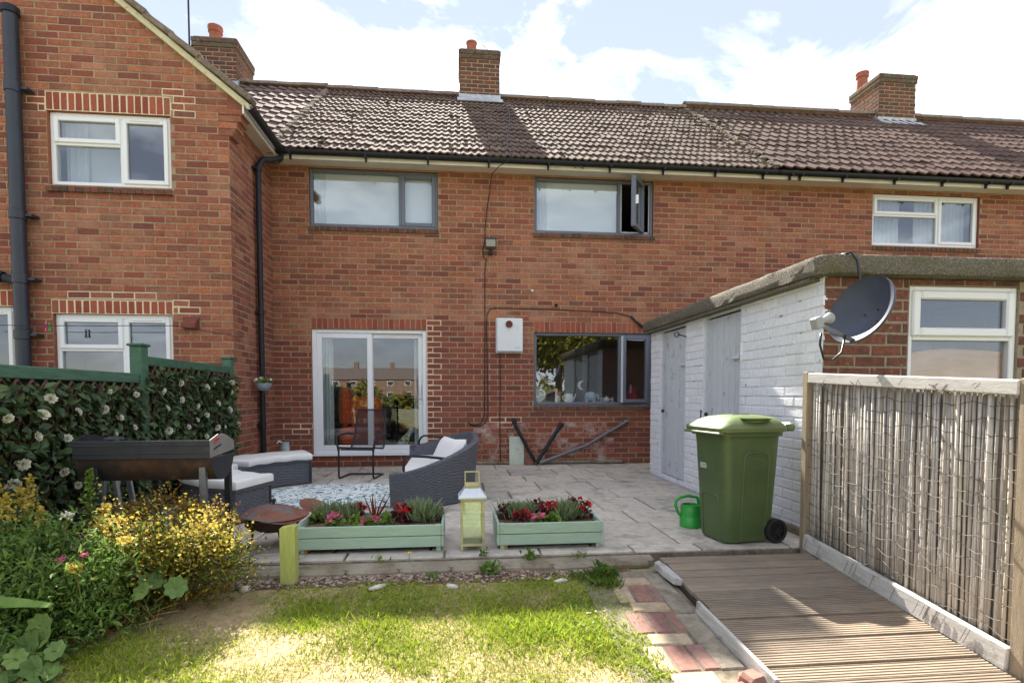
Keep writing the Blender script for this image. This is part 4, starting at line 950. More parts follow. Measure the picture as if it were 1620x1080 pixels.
# timber and stone edging between path and ramp
for a, (y0, y1, lab) in enumerate(((-4.62, -5.10, 'grey stone kerb length beside the ramp, farther one'), (-5.105, -5.58, 'grey stone kerb length beside the ramp, nearer one'))):
    zc = (gz(y0) + gz(y1)) / 2 + .03
    o = MB().box(-.055, .055, -(y0 - y1) / 2 + .004, (y0 - y1) / 2 - .004, -.05, .014, bev=.006).build('kerb_stone', 'kerb_old', None); o.location = (3.605, (y0 + y1) / 2, zc - .022); o.rotation_euler = (.1, 0, .03); tag(o, lab, 'kerb', 'kerb stones beside the ramp')
o = MB().prism([(-.02, -.1), (.02, -.12), (.03, .05), (.02, .16), (-.025, .13), (-.03, 0)], 'z', 0, .035).build('rotten_plank', 'timber_grey', None); o.location = (3.665, -4.72, -.055); o.rotation_euler = (.1, .1, .12); tag(o, 'short rotten grey plank at the top of the ramp side', 'plank')
o = MB().box(-.010, .010, -.33, .33, -.045, .045, bev=.004).build('loose_board', 'timber_grey', None); o.location = (3.682, -5.42, -.128); o.rotation_euler = (.1, .08, .045); tag(o, 'weathered grey board on edge along the ramp side', 'board')
for (x, y, s_, lab) in ((3.63, -5.68, .05, 'reddish broken brick at the foot of the ramp'), (3.55, -5.74, .04, 'smaller red brick lump beside the path end')):
    o = MB().box(-s_, s_, -s_ * .8, s_ * .8, -s_ * .6, s_ * .6, bev=.015).build('broken_brick', 'paver_red', None); o.location = (x, y, gz(y) + .03); o.rotation_euler = (.2, .1, .5); tag(o, lab, 'brick', 'broken bricks by the ramp')
# ------------------------------------------------------------------ timber ramp
rampa = math.atan(.098); RX0, RX1 = 3.70, 4.665; ry = lambda s: (-4.50 - s * math.cos(rampa), -.004 - s * math.sin(rampa))
rp_ = thing('ramp', 'weathered timber ramp of grooved boards running down from the patio', 'ramp', (4.18, -4.5, 0))
def board_profile(w, grooves):
    p = [(0, -.02), (0, -.002), (.002, 0)]
    if grooves:
        n = 5; g = (w - .004) / n
        for i in range(n):
            a = .002 + i * g; p += [(a + g * .12, 0), (a + g * .22, -.005), (a + g * .5, -.0055), (a + g * .6, 0)]
    p += [(w - .002, 0), (w, -.002), (w, -.02)]
    return p
T0 = Matrix.Translation((0, -4.50, -.004)) @ Matrix.Rotation(rampa, 4, 'X')
bms = {}
for g in (0, 1):
    pr = board_profile(.0925, g); bms[g] = MB().prism([(-a, b) for a, b in pr], 'x', RX0, RX1).mesh('deck_board', 'deck')
for i in range(25):
    s0 = .004 + i * .096; p = T0 @ Vector((0, -s0, 0))
    put('deck_board', bms[0 if i < 5 else 1], rp_, (random.uniform(-.006, .006), p.y, p.z + random.uniform(-.0015, .0015)), (rampa + random.uniform(-.004, .004), random.uniform(-.002, .002), random.uniform(-.002, .002)))
for x in (RX0 + .03, 4.18, RX1 - .03): MB().box(x - .022, x + .022, -2.34, -.01, -.11, -.0215, T=T0).build('joist', 'deck_dark', rp_)
MB().box(RX0 - .004, RX0 + .006, -2.34, -.02, -.10, -.0225, bev=.002, T=T0).build('side_board', 'deck_dark', rp_)
# ------------------------------------------------------------------ reed fence
def reed_panel(y0, y1, label, main=True):
    zt = lambda y: 1.13 - (-4.42 - y) * .057; zb = lambda y: -.0 - (-4.44 - y) * .098
    f = thing('reed_fence', label, 'fence', (4.72, y0, zb(y0)), 'reed fence panels beside the ramp')
    MB().box(4.685, 4.74, y0 - .048, y0, zb(y0) - .15, zt(y0) + .004, bev=.004).build('post', 'timber_grey_z', f)
    MB().box(4.68, 4.75, y1 - .06, y1, zb(y1) - .15, zt(y1) + .002, bev=.004).build('post', 'timber_grey_z', f)
    a = Vector((4.70, y0 - .061, zt(y0) - .035)); b = Vector((4.70, y1 + .001, zt(y1) - .035)); MB().beam(a, b, .05, .062, bev=.005).build('top_rail', 'timber_grey', f)
    a = Vector((4.685, y0 - .061, zb(y0) + .045)); b = Vector((4.685, y1 + .001, zb(y1) + .045)); MB().beam(a, b, .032, .10, bev=.005).build('gravel_board', 'timber_grey', f)
    reeds = []; y = y0 - .07
    meshes = []
    for v in range(6):
        r = random.uniform(.0062, .0084); h = 1.0; pts = [(random.uniform(-.003, .003), random.uniform(-.003, .003), h * t_) for t_ in (0, .3, .62, 1)]
        meshes.append(MB().tube(pts, [r, r * .97, r * 1.0, r * .9], 6).mesh('reed', 'reed', smooth='all'))
    VV, FF, n = [], [], 0
    while y > y1 + .012:
        z0 = zb(y) + .07; z1 = zt(y) - .06 - random.uniform(0, .012); me = random.choice(meshes); loc = (4.722 + random.uniform(-.006, .006), y, z0); rot = (random.uniform(-.012, .012), random.uniform(-.01, .01), random.uniform(0, 6))
        if main: put('reed', me, f, loc, rot, (1, 1, z1 - z0))
        else: VV.append((loc, z1 - z0))
        y -= random.uniform(.0128, .0165) if random.random() > .05 else .026
    if VV:
        m = MB()
        for loc, h in VV: m.tube([loc, (loc[0], loc[1], loc[2] + h)], .007, 6)
        m.build('reed_mass', 'reed', f)['kind'] = 'stuff'
    m = MB(); y = y0 - .075
    while y > y1 + .012:
        m.tube([(4.742, y, zb(y) + .06), (4.742 + random.uniform(-.004, .004), y + random.uniform(-.01, .01), zt(y) - .08)], random.uniform(.006, .008), 5); y -= random.uniform(.011, .019)
    m.build('reed_backing', 'reed_back', f)['kind'] = 'stuff'
    m = MB(); nrow = 16
    for r_ in range(nrow):
        t_ = (r_ + .5) / nrow; pts = []
        for q in range(31):
            yy_ = y0 - .06 + (y1 - y0 + .06) * q / 30; zz_ = zb(yy_) + .09 + (zt(yy_) - zb(yy_) - .17) * t_ + .010 * math.sin(q * .55 + r_ * 1.7) + .008 * math.sin(q * 1.7 + r_ * 2.3) - .02 * math.sin(math.pi * q / 30); pts.append((4.706 + .006 * math.sin(q * 1.9 + r_), yy_, zz_))
            if main and random.random() < .3:
                m.tube([(4.704, yy_, zz_), (4.69, yy_ + random.uniform(-.012, .012), zz_ + random.uniform(-.012, .016))], .0016, 4)
        m.tube(pts, .0014, 4)
    for q in range(0 if not main else 18):
        yy_ = y0 - .1 + (y1 - y0 + .1) * random.random(); m.tube([(4.668, yy_, zt(yy_) - .06 + random.uniform(-.01, .04)), (4.664, yy_ + .02, zt(yy_) - .05 + random.uniform(-.03, .02))], .0018, 4)
        m.tube([(4.664, yy_, zb(yy_) + .09), (4.662, yy_ + .03, zb(yy_) + .02)], .0012, 4)
    m.build('binding_wire', 'wire', f)['kind'] = 'stuff'
reed_panel(-4.385, -5.76, 'weathered reed screen fence in a grey timber frame beside the ramp'); reed_panel(-5.825, -7.4, 'next reed fence panel cut off by the right picture edge', False)
# ------------------------------------------------------------------ outhouse
SX, SY0, SY1 = 4.88, -4.30, -1.08
sh = thing('outhouse', 'white painted brick outhouse with two grey plank doors and flat concrete roof', 'outhouse', (6.2, -2.7, 0))
d1, d2 = (-2.12, -1.40), (-3.25, -2.54)
# left wall: local u runs along -Y from SY1
U = lambda y: SY1 - y
holes = [(U(d1[1]), U(d1[0]), .055, 1.765), (U(d2[1]), U(d2[0]), .055, 1.765)]
m = MB(); wall_sheet(m, 0, SY1 - SY0, -.02, 1.765, holes, (SX, SY1, 0), R(-90), 0, .12)
wl_ = m.build('wall', 'mortar_white', sh)
lay(wl_, courses(0, SY1 - SY0, 0, 1.765, holes), (SX, SY1, 0), R(-90), 'brick_white', 220, proud=.005, jit=.003)
MB().box(SX - .03, SX - .0035, SY0, d2[0] - .02, -.02, .055, bev=.01).build('plinth', 'concrete', wl_)
# front wall with window
mk('brick_shed', [S(112, 72, 60), S(126, 80, 66), S(102, 68, 58), S(134, 86, 68)], rough=.95, nscale=30, namt=.35, stain=(S(206, 200, 190), 26, .64, .70, .8), stain2=(S(80, 62, 54), 6, .52, .66, .6), bump=(80, .7, .008))
SW = (5.49, 6.31, .62, 1.725)
m = MB(); wall_sheet(m, SX, 9.4, -.1, 1.765, [SW], (0, SY0, 0), 0, 0, .12); wf = m.build('wall', 'mortar_dark', sh)
lay(wf, courses(SX + .002, 9.4, -.1, 1.765, [SW], half=1), (0, SY0, 0), 0, 'brick_shed', 60)
m = MB(); m.box(9.4, 9.41, SY0, SY1, -.1, 1.765).add([(SX, SY1, 0), (9.4, SY1, 0), (9.4, SY1, 1.765), (SX, SY1, 1.765)], [(0, 1, 2, 3)]).build('wall', 'mortar_white', sh)
# concrete slab roof with a rounded near corner
def rr(x0, x1, y0, y1, r, n=5):
    p = []
    for cx_, cy_, a0 in ((x0 + r, y0 + r, 180), (x1 - r, y0 + r, 270), (x1 - r, y1 - r, 0), (x0 + r, y1 - r, 90)):
        for i in range(n + 1): a = R(a0 + 90 * i / n); p.append((cx_ + r * math.cos(a), cy_ + r * math.sin(a)))
    return p
rings = []
for z, e in ((1.768, .012), (1.775, .002), (1.80, 0), (1.86, .0), (1.888, .006), (1.902, .03), (1.905, .12)):
    rings.append([(x + math.copysign(.004, math.sin(37 * y)) * (e < .1), y, z + .003 * math.sin(21 * x + 17 * y)) for x, y in rr(4.79 + e, 9.6 - e, -4.42 + e, -.96 - e, .14, 6)])
def dens(ring, k=.09):
    o = []
    for i in range(len(ring)):
        a, b = Vector(ring[i]), Vector(ring[(i + 1) % len(ring)]); n = max(1, int((b - a).length / k))
        o += [tuple(a.lerp(b, q / n)) for q in range(n)]
    return o
base = dens(rings[0]); cnt = len(base)
m = MB(); rr2 = []
for (z, e) in ((1.772, .006), (1.778, .0), (1.82, .0), (1.862, .0), (1.886, .003), (1.893, .014)):
    rg = dens([(x, y, 0) for x, y in rr(4.79, 9.6, -4.40, -.96, .09, 6)])
    cxm, cym = 7.2, -2.7; out_ = []
    for i, (x, y, _) in enumerate(rg):
        jx = random.uniform(-.006, .006); v = Vector((x - cxm, y - cym)); s_ = 1 - (e + jx) / v.length
        out_.append((cxm + v.x * s_, cym + v.y * s_, z + random.uniform(-.003, .004)))
    rr2.append(out_)
m.loft(rr2, cap=True); m.build('roof_slab', 'concrete_roof', sh, smooth=60)
MB().box(4.80, 4.879, -4.26, -1.1, 1.745, 1.767).build('slab_lip', 'concrete_roof', sh)
# plank doors
for (y0, y1), lab in ((d1, 'grey plank door of the outhouse, farther from the camera'), (d2, 'grey plank door of the outhouse, nearer the camera')):
    n = 6; p = (y1 - y0 - .05) / n; zt_ = 1.715
    bk = MB().box(SX + .045, SX + .06, y0 + .02, y1 - .02, .06, zt_); dd = bk.build('door', 'deck_dark', sh); dd['label'] = lab
    for i in range(n):
        pl = MB().box(-.012, .012, -p / 2 + .004, p / 2 - .004, 0, zt_ - .07, bev=.003).mesh('plank', 'shed_door'); put('plank', pl, dd, (SX + .032, y0 + .025 + (i + .5) * p, .065))
    MB().box(SX + .004, SX + .05, y0 + .001, y0 + .024, .056, 1.745).box(SX + .004, SX + .05, y1 - .024, y1 - .001, .056, 1.745).box(SX + .006, SX + .05, y0 + .0245, y1 - .0245, 1.728, 1.76).build('door_frame', 'mortar_white', dd)
    MB().box(SX - .004, SX + .02, y0 + .03, y0 + .17, 1.30, 1.335, bev=.004).build('hinge', 'shed_door', dd)
    hy = y1 - .075 if (y0, y1) == d1 else y1 - .06
    MB().lathe([(.001, -.02), (.018, -.018), (.02, -.006), (.012, 0), (.008, .02)], (0, 0, 0), 10, T=Matrix.Translation((SX + .012, hy, .80)) @ Matrix.Rotation(R(90), 4, 'Y')).build('handle', 'metal_dark', dd, smooth=True)
MB().box(SX - .012, SX + .02, d2[0] - .022, d2[0] + .0, 1.27, 1.43, bev=.004).build('hinge', 'fascia', sh); MB().box(SX - .008, SX + .012, d2[1] + .02, d2[1] + .05, .72, .84, bev=.004).build('latch', 'rust_dark', sh)
MB().tube([(SX - .005, -2.14, 1.60), (SX - .10, -2.16, 1.62), (SX - .12, -2.16, 1.62)], .006, 6).tube([(SX - .12 - .025 * math.cos(a), -2.16 , 1.62 + .025 * math.sin(a)) for a in np.linspace(0, 6.28, 13)], .005, 6).build('wall_hook', 'metal_dark', sh)
# outhouse window: white frame, vent light over fixed light, boarded inside
y = SY0 + .015; m = MB(); ring(m, SW[0], SW[1], SW[2], SW[3], .045, y, y + .07); m.box(SW[0] + .0453, SW[1] - .0453, y + .001, y + .069, 1.36, 1.40, bev=.004)
ww = m.build('window', 'upvc', sh); s = MB(); ring(s, SW[0] + .03, SW[1] - .03, 1.385, SW[3] - .03, .06, y - .02, y + .03, bev=.01); s.build('casement', 'upvc', ww)
pane(ww, SW[0] + .088, SW[1] - .088, 1.443, SW[3] - .088, y + .01); pane(ww, SW[0] + .044, SW[1] - .044, SW[2] + .044, 1.362, y + .035)
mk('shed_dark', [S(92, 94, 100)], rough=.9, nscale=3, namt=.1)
MB().prism([(5.45, .5), (6.36, .5), (6.36, 1.285), (6.1, 1.30), (5.8, 1.31), (5.62, 1.285), (5.45, 1.27)], 'y', SY0 + .062, SY0 + .075).build('boarding', 'wood_board', sh)
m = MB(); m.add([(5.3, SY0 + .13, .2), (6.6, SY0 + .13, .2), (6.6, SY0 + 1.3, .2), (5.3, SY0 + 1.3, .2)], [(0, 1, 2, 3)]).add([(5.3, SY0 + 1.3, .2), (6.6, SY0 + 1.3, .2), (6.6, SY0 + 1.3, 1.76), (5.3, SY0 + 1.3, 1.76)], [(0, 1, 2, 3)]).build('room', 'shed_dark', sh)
# ------------------------------------------------------------------ fittings on the houses
def arc(c, r, a0, a1, n, ax='xz', const=0):
    return [((c[0] + r * math.cos(a), const, c[1] + r * math.sin(a)) if ax == 'xz' else (const, c[0] + r * math.cos(a), c[1] + r * math.sin(a))) for a in np.linspace(R(a0), R(a1), n)]
# soil pipe with branch on the wing
m = MB(); px_ = -2.075; m.tube([(px_, -1.45, 0), (px_, -1.45, 4.90)], .066, 14); sp = m.build('soil_pipe', 'pipe_navy', H_LEFT, smooth=True)
for z in (1.62, 2.20, 2.86, 4.15): MB().lathe([(.068, -.05), (.076, -.045), (.076, .045), (.068, .05)], (px_, -1.45, z), 14).box(px_ + .06, px_ + .14, -1.46, -1.34, z - .012, z + .012).build('collar', 'pipe_navy', sp, smooth=40)
MB().lathe([(.066, 0), (.08, .005), (.08, .07), (.06, .085), (.01, .09)], (px_, -1.45, 4.88), 14).build('cap', 'black_plastic', sp, smooth=40)
MB().tube([(px_ - .9, -1.45, 2.34), (px_ - .4, -1.45, 2.27), (px_ - .12, -1.45, 2.20), (px_, -1.45, 2.16)], .045, 12).build('branch', 'black_plastic', sp, smooth=True)
MB().lathe([(.055, -.03), (.06, -.02), (.06, .02), (.055, .03)], (0, 0, 0), 12, T=Matrix.Translation((px_ - .19, -1.45, 2.22)) @ Matrix.Rotation(R(100), 4, 'Y')).build('branch_collar', 'black_plastic', sp, smooth=40)
# downpipe in the corner
m = MB(); m.tube([(.245, -.33, 4.06), (.24, -.34, 4.0), (.16, -.48, 3.92), (.10, -.60, 3.87), (.062, -.64, 3.78), (.06, -.64, 3.7), (.06, -.64, .05)], .034, 12)
dp = m.build('downpipe', 'black_plastic', H_LEFT, smooth=True)
for z in (3.74, 2.0, .62): MB().lathe([(.036, -.03), (.042, -.025), (.042, .025), (.036, .03)], (.06, -.64, z), 12).box(.0, .05, -.70, -.58, z - .012, z + .012).build('pipe_clip', 'black_plastic', dp, smooth=40)
# brown hooded wall vent on the wing
v = thing('wall_vent', 'small brown hooded vent on the wing wall right of its lower window', 'vent', (-.42, -1.35, 1.75))
MB().prism([(-1.352, 1.82), (-1.36, 1.825), (-1.44, 1.76), (-1.44, 1.715), (-1.352, 1.715)], 'x', -.50, -.36).build('hood', 'vent_brown', v); MB().box(-.515, -.345, -1.362, -1.353, 1.70, 1.84, bev=.003).build('flange', 'vent_brown', v)
# utility box with flue
b = thing('flue_box', 'white wall mounted box with a round dark flue near its top', 'utility box', (3.2, -.05, 1.8))
MB().box(3.02, 3.385, -.115, -.006, 1.59, 2.055, bev=.012).build('cover', 'box_white', b); MB().box(3.012, 3.392, -.022, -.004, 1.575, 2.062, bev=.006).build('back_plate', 'box_white', b)
MB().lathe([(.046, 0), (.05, .012), (.044, .03), (.036, .03), (.034, .01), (.001, .008)], (0, 0, 0), 18, T=Matrix.Translation((3.19, -.115, 1.967)) @ Matrix.Rotation(R(90), 4, 'X')).build('flue', 'vent_brown', b, smooth=40)
m = MB()
for i in range(6): m.tube([(3.285 + i * .011, -.1165, 1.645 + .004 * math.sin(i * 2)), (3.29 + i * .011, -.1165, 1.653 + .003 * math.cos(i * 3))], .0022, 4)
m.build('logo', 'metal_grey', b)
MB().tube([(3.07, -.02, 1.575), (3.075, -.012, 1.2), (3.07, -.012, .6), (3.075, -.014, .05)], .006, 6).build('drain_tube', 'metal_dark', b)
# floodlight
f = thing('floodlight', 'small square floodlight on the brick wall between the upstairs windows', 'floodlight', (2.93, -.08, 3.02))
T = Matrix.Translation((2.935, -.13, 3.06)) @ Matrix.Rotation(R(-12), 4, 'X')
MB().box(-.075, .075, -.03, .045, -.065, .065, bev=.01, T=T).build('housing', 'flood', f); MB().box(-.062, .062, -.036, -.031, -.055, .048, T=T).build('lens', 'flood_glass', f); MB().box(-.08, .08, -.05, .02, .058, .075, bev=.004, T=T).build('visor', 'flood', f)
MB().box(2.91, 2.96, -.1, -.004, 2.93, 2.985, bev=.006).tube([(2.935, -.07, 2.96), (2.935, -.1, 3.0)], .014, 8).build('sensor_arm', 'metal_dark', f)
# cables
zr = lambda y: RZ0 + (y - RY0) * math.tan(RA) + .055
m = MB(); m.tube([(3.34, 2.6, zr(2.6)), (3.37, 2.3, zr(2.3)), (3.38, 1.8, zr(1.8)), (3.34, 1.3, zr(1.3)), (3.27, .8, zr(.8)), (3.20, .3, zr(.3)), (3.17, -.1, zr(-.1)), (3.20, -.3, zr(-.3)), (3.2, -.41, 4.16), (3.14, -.42, 4.06), (3.02, -.36, 4.0), (2.95, -.2, 3.97), (2.94, -.05, 3.92), (2.93, -.012, 3.8), (2.89, -.012, 3.55), (2.865, -.012, 3.3), (2.86, -.012, 3.12), (2.83, -.012, 3.0), (2.84, -.012, 2.9), (2.88, -.012, 2.88), (2.86, -.012, 2.7), (2.86, -.012, 2.0), (2.855, -.012, 1.2), (2.85, -.012, .70), (2.81, -.012, .60), (2.72, -.012, .56), (2.63, -.012, .59)], .0058, 6)
o = m.build('cable', 'black_plastic', None, smooth='all', loc=(2.86, 0, 2)); tag(o, 'long dark cable running from the middle chimney down the roof and wall', 'cable')
m = MB().tube([(2.62, -.012, .62), (2.66, -.012, .56), (2.78, -.012, .545), (2.86, -.012, .60), (2.90, -.012, .70), (2.895, -.012, 1.2), (2.885, -.012, 1.9), (2.89, -.012, 2.1), (2.93, -.012, 2.19), (3.0, -.012, 2.205), (3.8, -.012, 2.20), (4.75, -.012, 2.165), (4.9, -.012, 2.13), (5.0, -.015, 2.09), (5.1, -.02, 2.0), (5.22, -.02, 1.9), (5.3, -.02, 1.93)], .0058, 6).tube([(4.95, -.02, 2.12), (5.05, -.03, 2.03), (5.2, -.03, 1.91)], .014, 6)
o = m.build('cable', 'black_plastic', None, smooth='all', loc=(3.5, 0, 2.2)); tag(o, 'dark cable looping over the white flue box towards the outhouse roof', 'cable')
o = MB().lathe([(.02, 0), (.022, .03), (.016, .055), (.012, .05)], (0, 0, 0), 10, T=Matrix.Translation((3.87, 0, 2.26)) @ Matrix.Rotation(R(100), 4, 'X') ).build('overflow_pipe', 'black_plastic', H_MID, smooth=40)
o = MB().lathe([(.016, 0), (.014, .006), (.005, .008), (.001, .009)], (0, 0, 0), 12, T=Matrix.Translation((3.53, -.004, 2.46)) @ Matrix.Scale(1.25, 4, (1, 0, 0)) @ Matrix.Rotation(R(90), 4, 'X')).build('wall_marker', 'box_white', None, smooth=40); tag(o, 'tiny white oval marker on the brick wall left of the kitchen window top', 'marker')
# leaning pipes at the wall foot
o = MB().tube([(3.27, -.05, .62), (3.28, -.06, .57), (3.42, -.09, .30), (3.56, -.10, .045)], .024, 10).tube([(3.262, -.045, .645), (3.275, -.055, .58)], .034, 10).build('leaning_pipe', 'black_plastic', None, smooth=50, loc=(3.4, -.08, .3)); tag(o, 'black plastic pipe with a hooked top leaning left against the wall', 'pipe', 'loose pipes at the wall foot')
o = MB().tube([(3.95, -.04, .58), (3.58, -.13, .035)], .026, 10).tube([(3.955, -.04, .587), (3.93, -.045, .55)], .034, 10).build('leaning_pipe', 'black_plastic', None, smooth=50, loc=(3.7, -.08, .3)); tag(o, 'short black plastic pipe leaning to the right against the wall', 'pipe', 'loose pipes at the wall foot')
o = MB().tube([(4.89, -.05, .60), (4.86, -.05, .58), (4.3, -.09, .27), (3.62, -.15, .035)], .024, 10).tube([(4.91, -.05, .612), (4.86, -.05, .584)], .033, 10).build('leaning_pipe', 'metal_grey', None, smooth=50, loc=(4.2, -.1, .3)); tag(o, 'long grey pipe leaning at a low angle under the kitchen window', 'pipe', 'loose pipes at the wall foot')
o = MB().box(3.20, 3.41, -.06, -.025, .0, .40, bev=.004).build('board_offcut', 'pale_slab', None, loc=(3.3, -.04, 0)); o.rotation_euler = (R(-2), 0, 0); tag(o, 'pale green board standing against the wall behind the black pipe', 'board')
o = MB().box(3.42, 3.52, -.14, -.06, .0, .055, bev=.006).build('loose_brick', 'edge_brick', None, loc=(3.47, -.1, 0)); tag(o, 'single red brick lying at the foot of the leaning pipes', 'brick')
# ------------------------------------------------------------------ satellite dish
ds = thing('satellite_dish', 'dark grey satellite dish on the corner of the outhouse', 'satellite dish', (5.0, -4.33, 1.55))
ax = Vector((-.93, -.17, .33)).normalized(); side = Vector((0, 0, 1)).cross(ax).normalized(); upv = ax.cross(side).normalized(); C0 = Vector((4.80, -4.75, 1.475))
T = Matrix(((side.x, upv.x, ax.x, C0.x), (side.y, upv.y, ax.y, C0.y), (side.z, upv.z, ax.z, C0.z), (0, 0, 0, 1)))
def dishpt(r, a, off=0): return T @ Vector((.198 * r * math.cos(a), .198 * r * math.sin(a), -.06 + .08 * r * r + off))
rings = []
for r, off in [(q / 9, 0) for q in range(1, 10)] + [(1.012, .004), (1.035, .004), (1.04, -.012), (1.0, -.014)] + [(q / 9, -.006) for q in range(8, 0, -1)]:
    rings.append([dishpt(r, a, off) for a in np.linspace(0, 2 * math.pi, 41)[:-1]])
MB().loft(rings, cap=True).build('reflector', 'dish_grey', ds, smooth=50)
m = MB()
for u_, v_ in ((.05, .02), (-.03, .0), (.08, -.06), (.02, -.14), (-.05, -.13)): 
    p = T @ Vector((u_, v_, -.055 + .08 * (u_ * u_ + v_ * v_) / .055)); m.tube([p, p + ax * .006], .005, 6)
m.build('bolt', 'rust_dark', ds)
pb = T @ Vector((0.0, -.185, -.02)); pl = Vector((4.50, -4.83, 1.375))
MB().beam(pb, pl, .018, .022, bev=.003).build('arm', 'metal_grey', ds)
lnbd = (C0 - pl).normalized(); T2 = Matrix.Translation(pl + Vector((0, 0, .03))) @ lnbd.to_track_quat('Z', 'Y').to_matrix().to_4x4()
MB().lathe([(.001, -.02), (.018, -.02), (.02, .02), (.03, .05), (.032, .055), (.03, .06), (.001, .062)], (0, 0, 0), 16, T=T2).build('feed_horn', 'lnb', ds, smooth=40); MB().box(-.025, .025, -.035, .03, -.075, -.021, bev=.006, T=T2).build('converter', 'lnb', ds)
MB().tube([C0 - ax * .06, C0 - ax * .13, Vector((5.05, -4.36, 1.5)), Vector((5.05, -4.30, 1.5))], .02, 10).box(5.0, 5.1, -4.318, -4.30, 1.42, 1.58).build('wall_bracket', 'metal_dark', ds)
MB().tube([pl + Vector((-.01, 0, -.04)), (4.485, -4.83, 1.27), (4.51, -4.83, 1.19), (4.57, -4.82, 1.185), (4.63, -4.81, 1.23), (4.66, -4.80, 1.33)], .006, 6).tube([(4.93, -4.34, 1.895), (4.98, -4.41, 1.90), (5.0, -4.44, 1.84), (4.96, -4.52, 1.70), (4.88, -4.7, 1.56)], .008, 6).build('coax', 'black_plastic', ds, smooth='all')
# ------------------------------------------------------------------ wheelie bin
bn = thing('wheelie_bin', 'green wheelie bin standing beside the white outhouse', 'wheelie bin', (4.40, -4.19, 0))
Tb = Matrix.Translation((4.383, -4.142, 0)) @ Matrix.Rotation(R(8), 4, 'Z') @ Matrix.Diagonal((1.06, 1.05, 1.085, 1))
def rect_ring(hx0, hx1, hy, z, r, n=4): return [tuple(Tb @ Vector((x, y, z))) for x, y in rr(hx0, hx1, -hy, hy, r, n)]
rg = []
for z, f0, f1, hy in ((.012, -.175, .155, .145), (.03, -.182, .16, .15), (.2, -.190, .168, .158), (.45, -.203, .18, .17), (.62, -.212, .187, .178), (.66, -.216, .19, .181), (.662, -.235, .205, .197), (.70, -.236, .206, .198)): rg.append(rect_ring(f0, f1, hy, z, .05))
body = MB().loft(rg, cap=True).build('body', 'bin_green', bn, smooth=35)
m = MB()
def panel(pts, w=.006): m.tube([Tb @ Vector(p) for p in pts], w, 6)
def side_y(z): return -(.148 + (z - .02) * .049) - .001
def loop(x0, x1, z0, z1, r=.04):
    o = [(x0, z0), (x0, z1 - r)] + [(x0 + r - r * math.cos(a), z1 - r + r * math.sin(a)) for a in np.linspace(.2, 1.57, 5)] + [(x1 - r + r * math.sin(a), z1 - r + r * math.cos(a)) for a in np.linspace(0, 1.4, 5)] + [(x1, z1 - r), (x1, z0)]
    return o
panel([(x, side_y(z), z) for x, z in loop(-.075, .10, .02, .56)]); panel([(x - .0, side_y(z) , z) for x, z in loop(-.062, .088, .02, .545)], .003)
fx = lambda z: -(.180 + (z - .02) * .055) - .001
panel([(fx(z), y, z) for y, z in loop(-.09, .09, .02, .30)], .005)
m.build('moulding', 'bin_green', body, smooth=True)
m = MB(); m.loft([rect_ring(a, b_, c, z, .05) for z, a, b_, c in ((.690, -.262, .215, .215), (.712, -.268, .218, .218), (.720, -.262, .215, .214), (.735, -.235, .21, .2), (.752, -.21, .2, .18), (.775, -.15, .17, .145), (.786, -.08, .12, .09), (.788, -.02, .05, .03))], cap=True); lid = m.build('lid', 'bin_lid', bn, smooth=30)
MB().box(-.275, -.235, -.20, .20, .674, .690, bev=.006, T=Tb).build('front_lip', 'bin_lid', lid)
m = MB(); m.lathe([(.001, .0), (.08, .002), (.1, .012), (.105, .02)], (0, 0, 0), 16, T=Tb @ Matrix.Translation((.0, -.17, .752)) @ Matrix.Scale(.6, 4, (0, 1, 0))); m.build('grip_recess', 'bin_green', lid, smooth=True)
MB().tube([Tb @ Vector(p) for p in ((.20, -.17, .70), (.26, -.17, .72), (.275, -.15, .725), (.275, .15, .725), (.26, .17, .72), (.20, .17, .70))], .018, 8).box(.2, .275, -.2, -.16, .69, .735, bev=.012, T=Tb).box(.2, .275, .16, .2, .69, .735, bev=.012, T=Tb).build('handle', 'bin_green', bn, smooth=40)
for sy in (-1, 1):
    Tw = Tb @ Matrix.Translation((.165, sy * .165, .075)) @ Matrix.Rotation(R(90), 4, 'X')
    wh = MB().lathe([(.05, -.018), (.068, -.022), (.075, -.014), (.075, .014), (.068, .022), (.05, .018)], (0, 0, 0), 24, T=Tw).build('wheel', 'rubber', bn, smooth=40)
    hb = MB().lathe([(.001, -.016), (.016, -.016), (.018, -.008), (.05, -.008), (.05, .008), (.018, .008), (.016, .016), (.001, .016)], (0, 0, 0), 20, T=Tw)
    for q in range(6):
        a = q * 1.0472; hb.box(.014, .052, -.005, .005, -.016, .016, T=Tw @ Matrix.Rotation(a, 4, 'Z'))
    hb.build('hub', 'rubber', wh, smooth=40)
MB().tube([Tb @ Vector((.165, -.16, .075)), Tb @ Vector((.165, .16, .075))], .01, 8).build('axle', 'metal_dark', bn)
m = MB()
for k_, (z, w_) in enumerate(((.475, .065), (.463, .075), (.451, .07))):
    xx = fx(z) - .001
    n_ = 9
    for i in range(n_):
        a = -.10 + w_ * i / n_; m.add([Tb @ Vector((xx, -a - .0, z)), Tb @ Vector((xx, -a - w_ / n_ * .8, z)), Tb @ Vector((xx, -a - w_ / n_ * .8, z + .008 - .002 * (i % 2))), Tb @ Vector((xx, -a, z + .008 - .002 * ((i + 1) % 2)))], [(0, 1, 2, 3)])
m.build('print', 'sticker_white', bn)['kind'] = 'stuff'
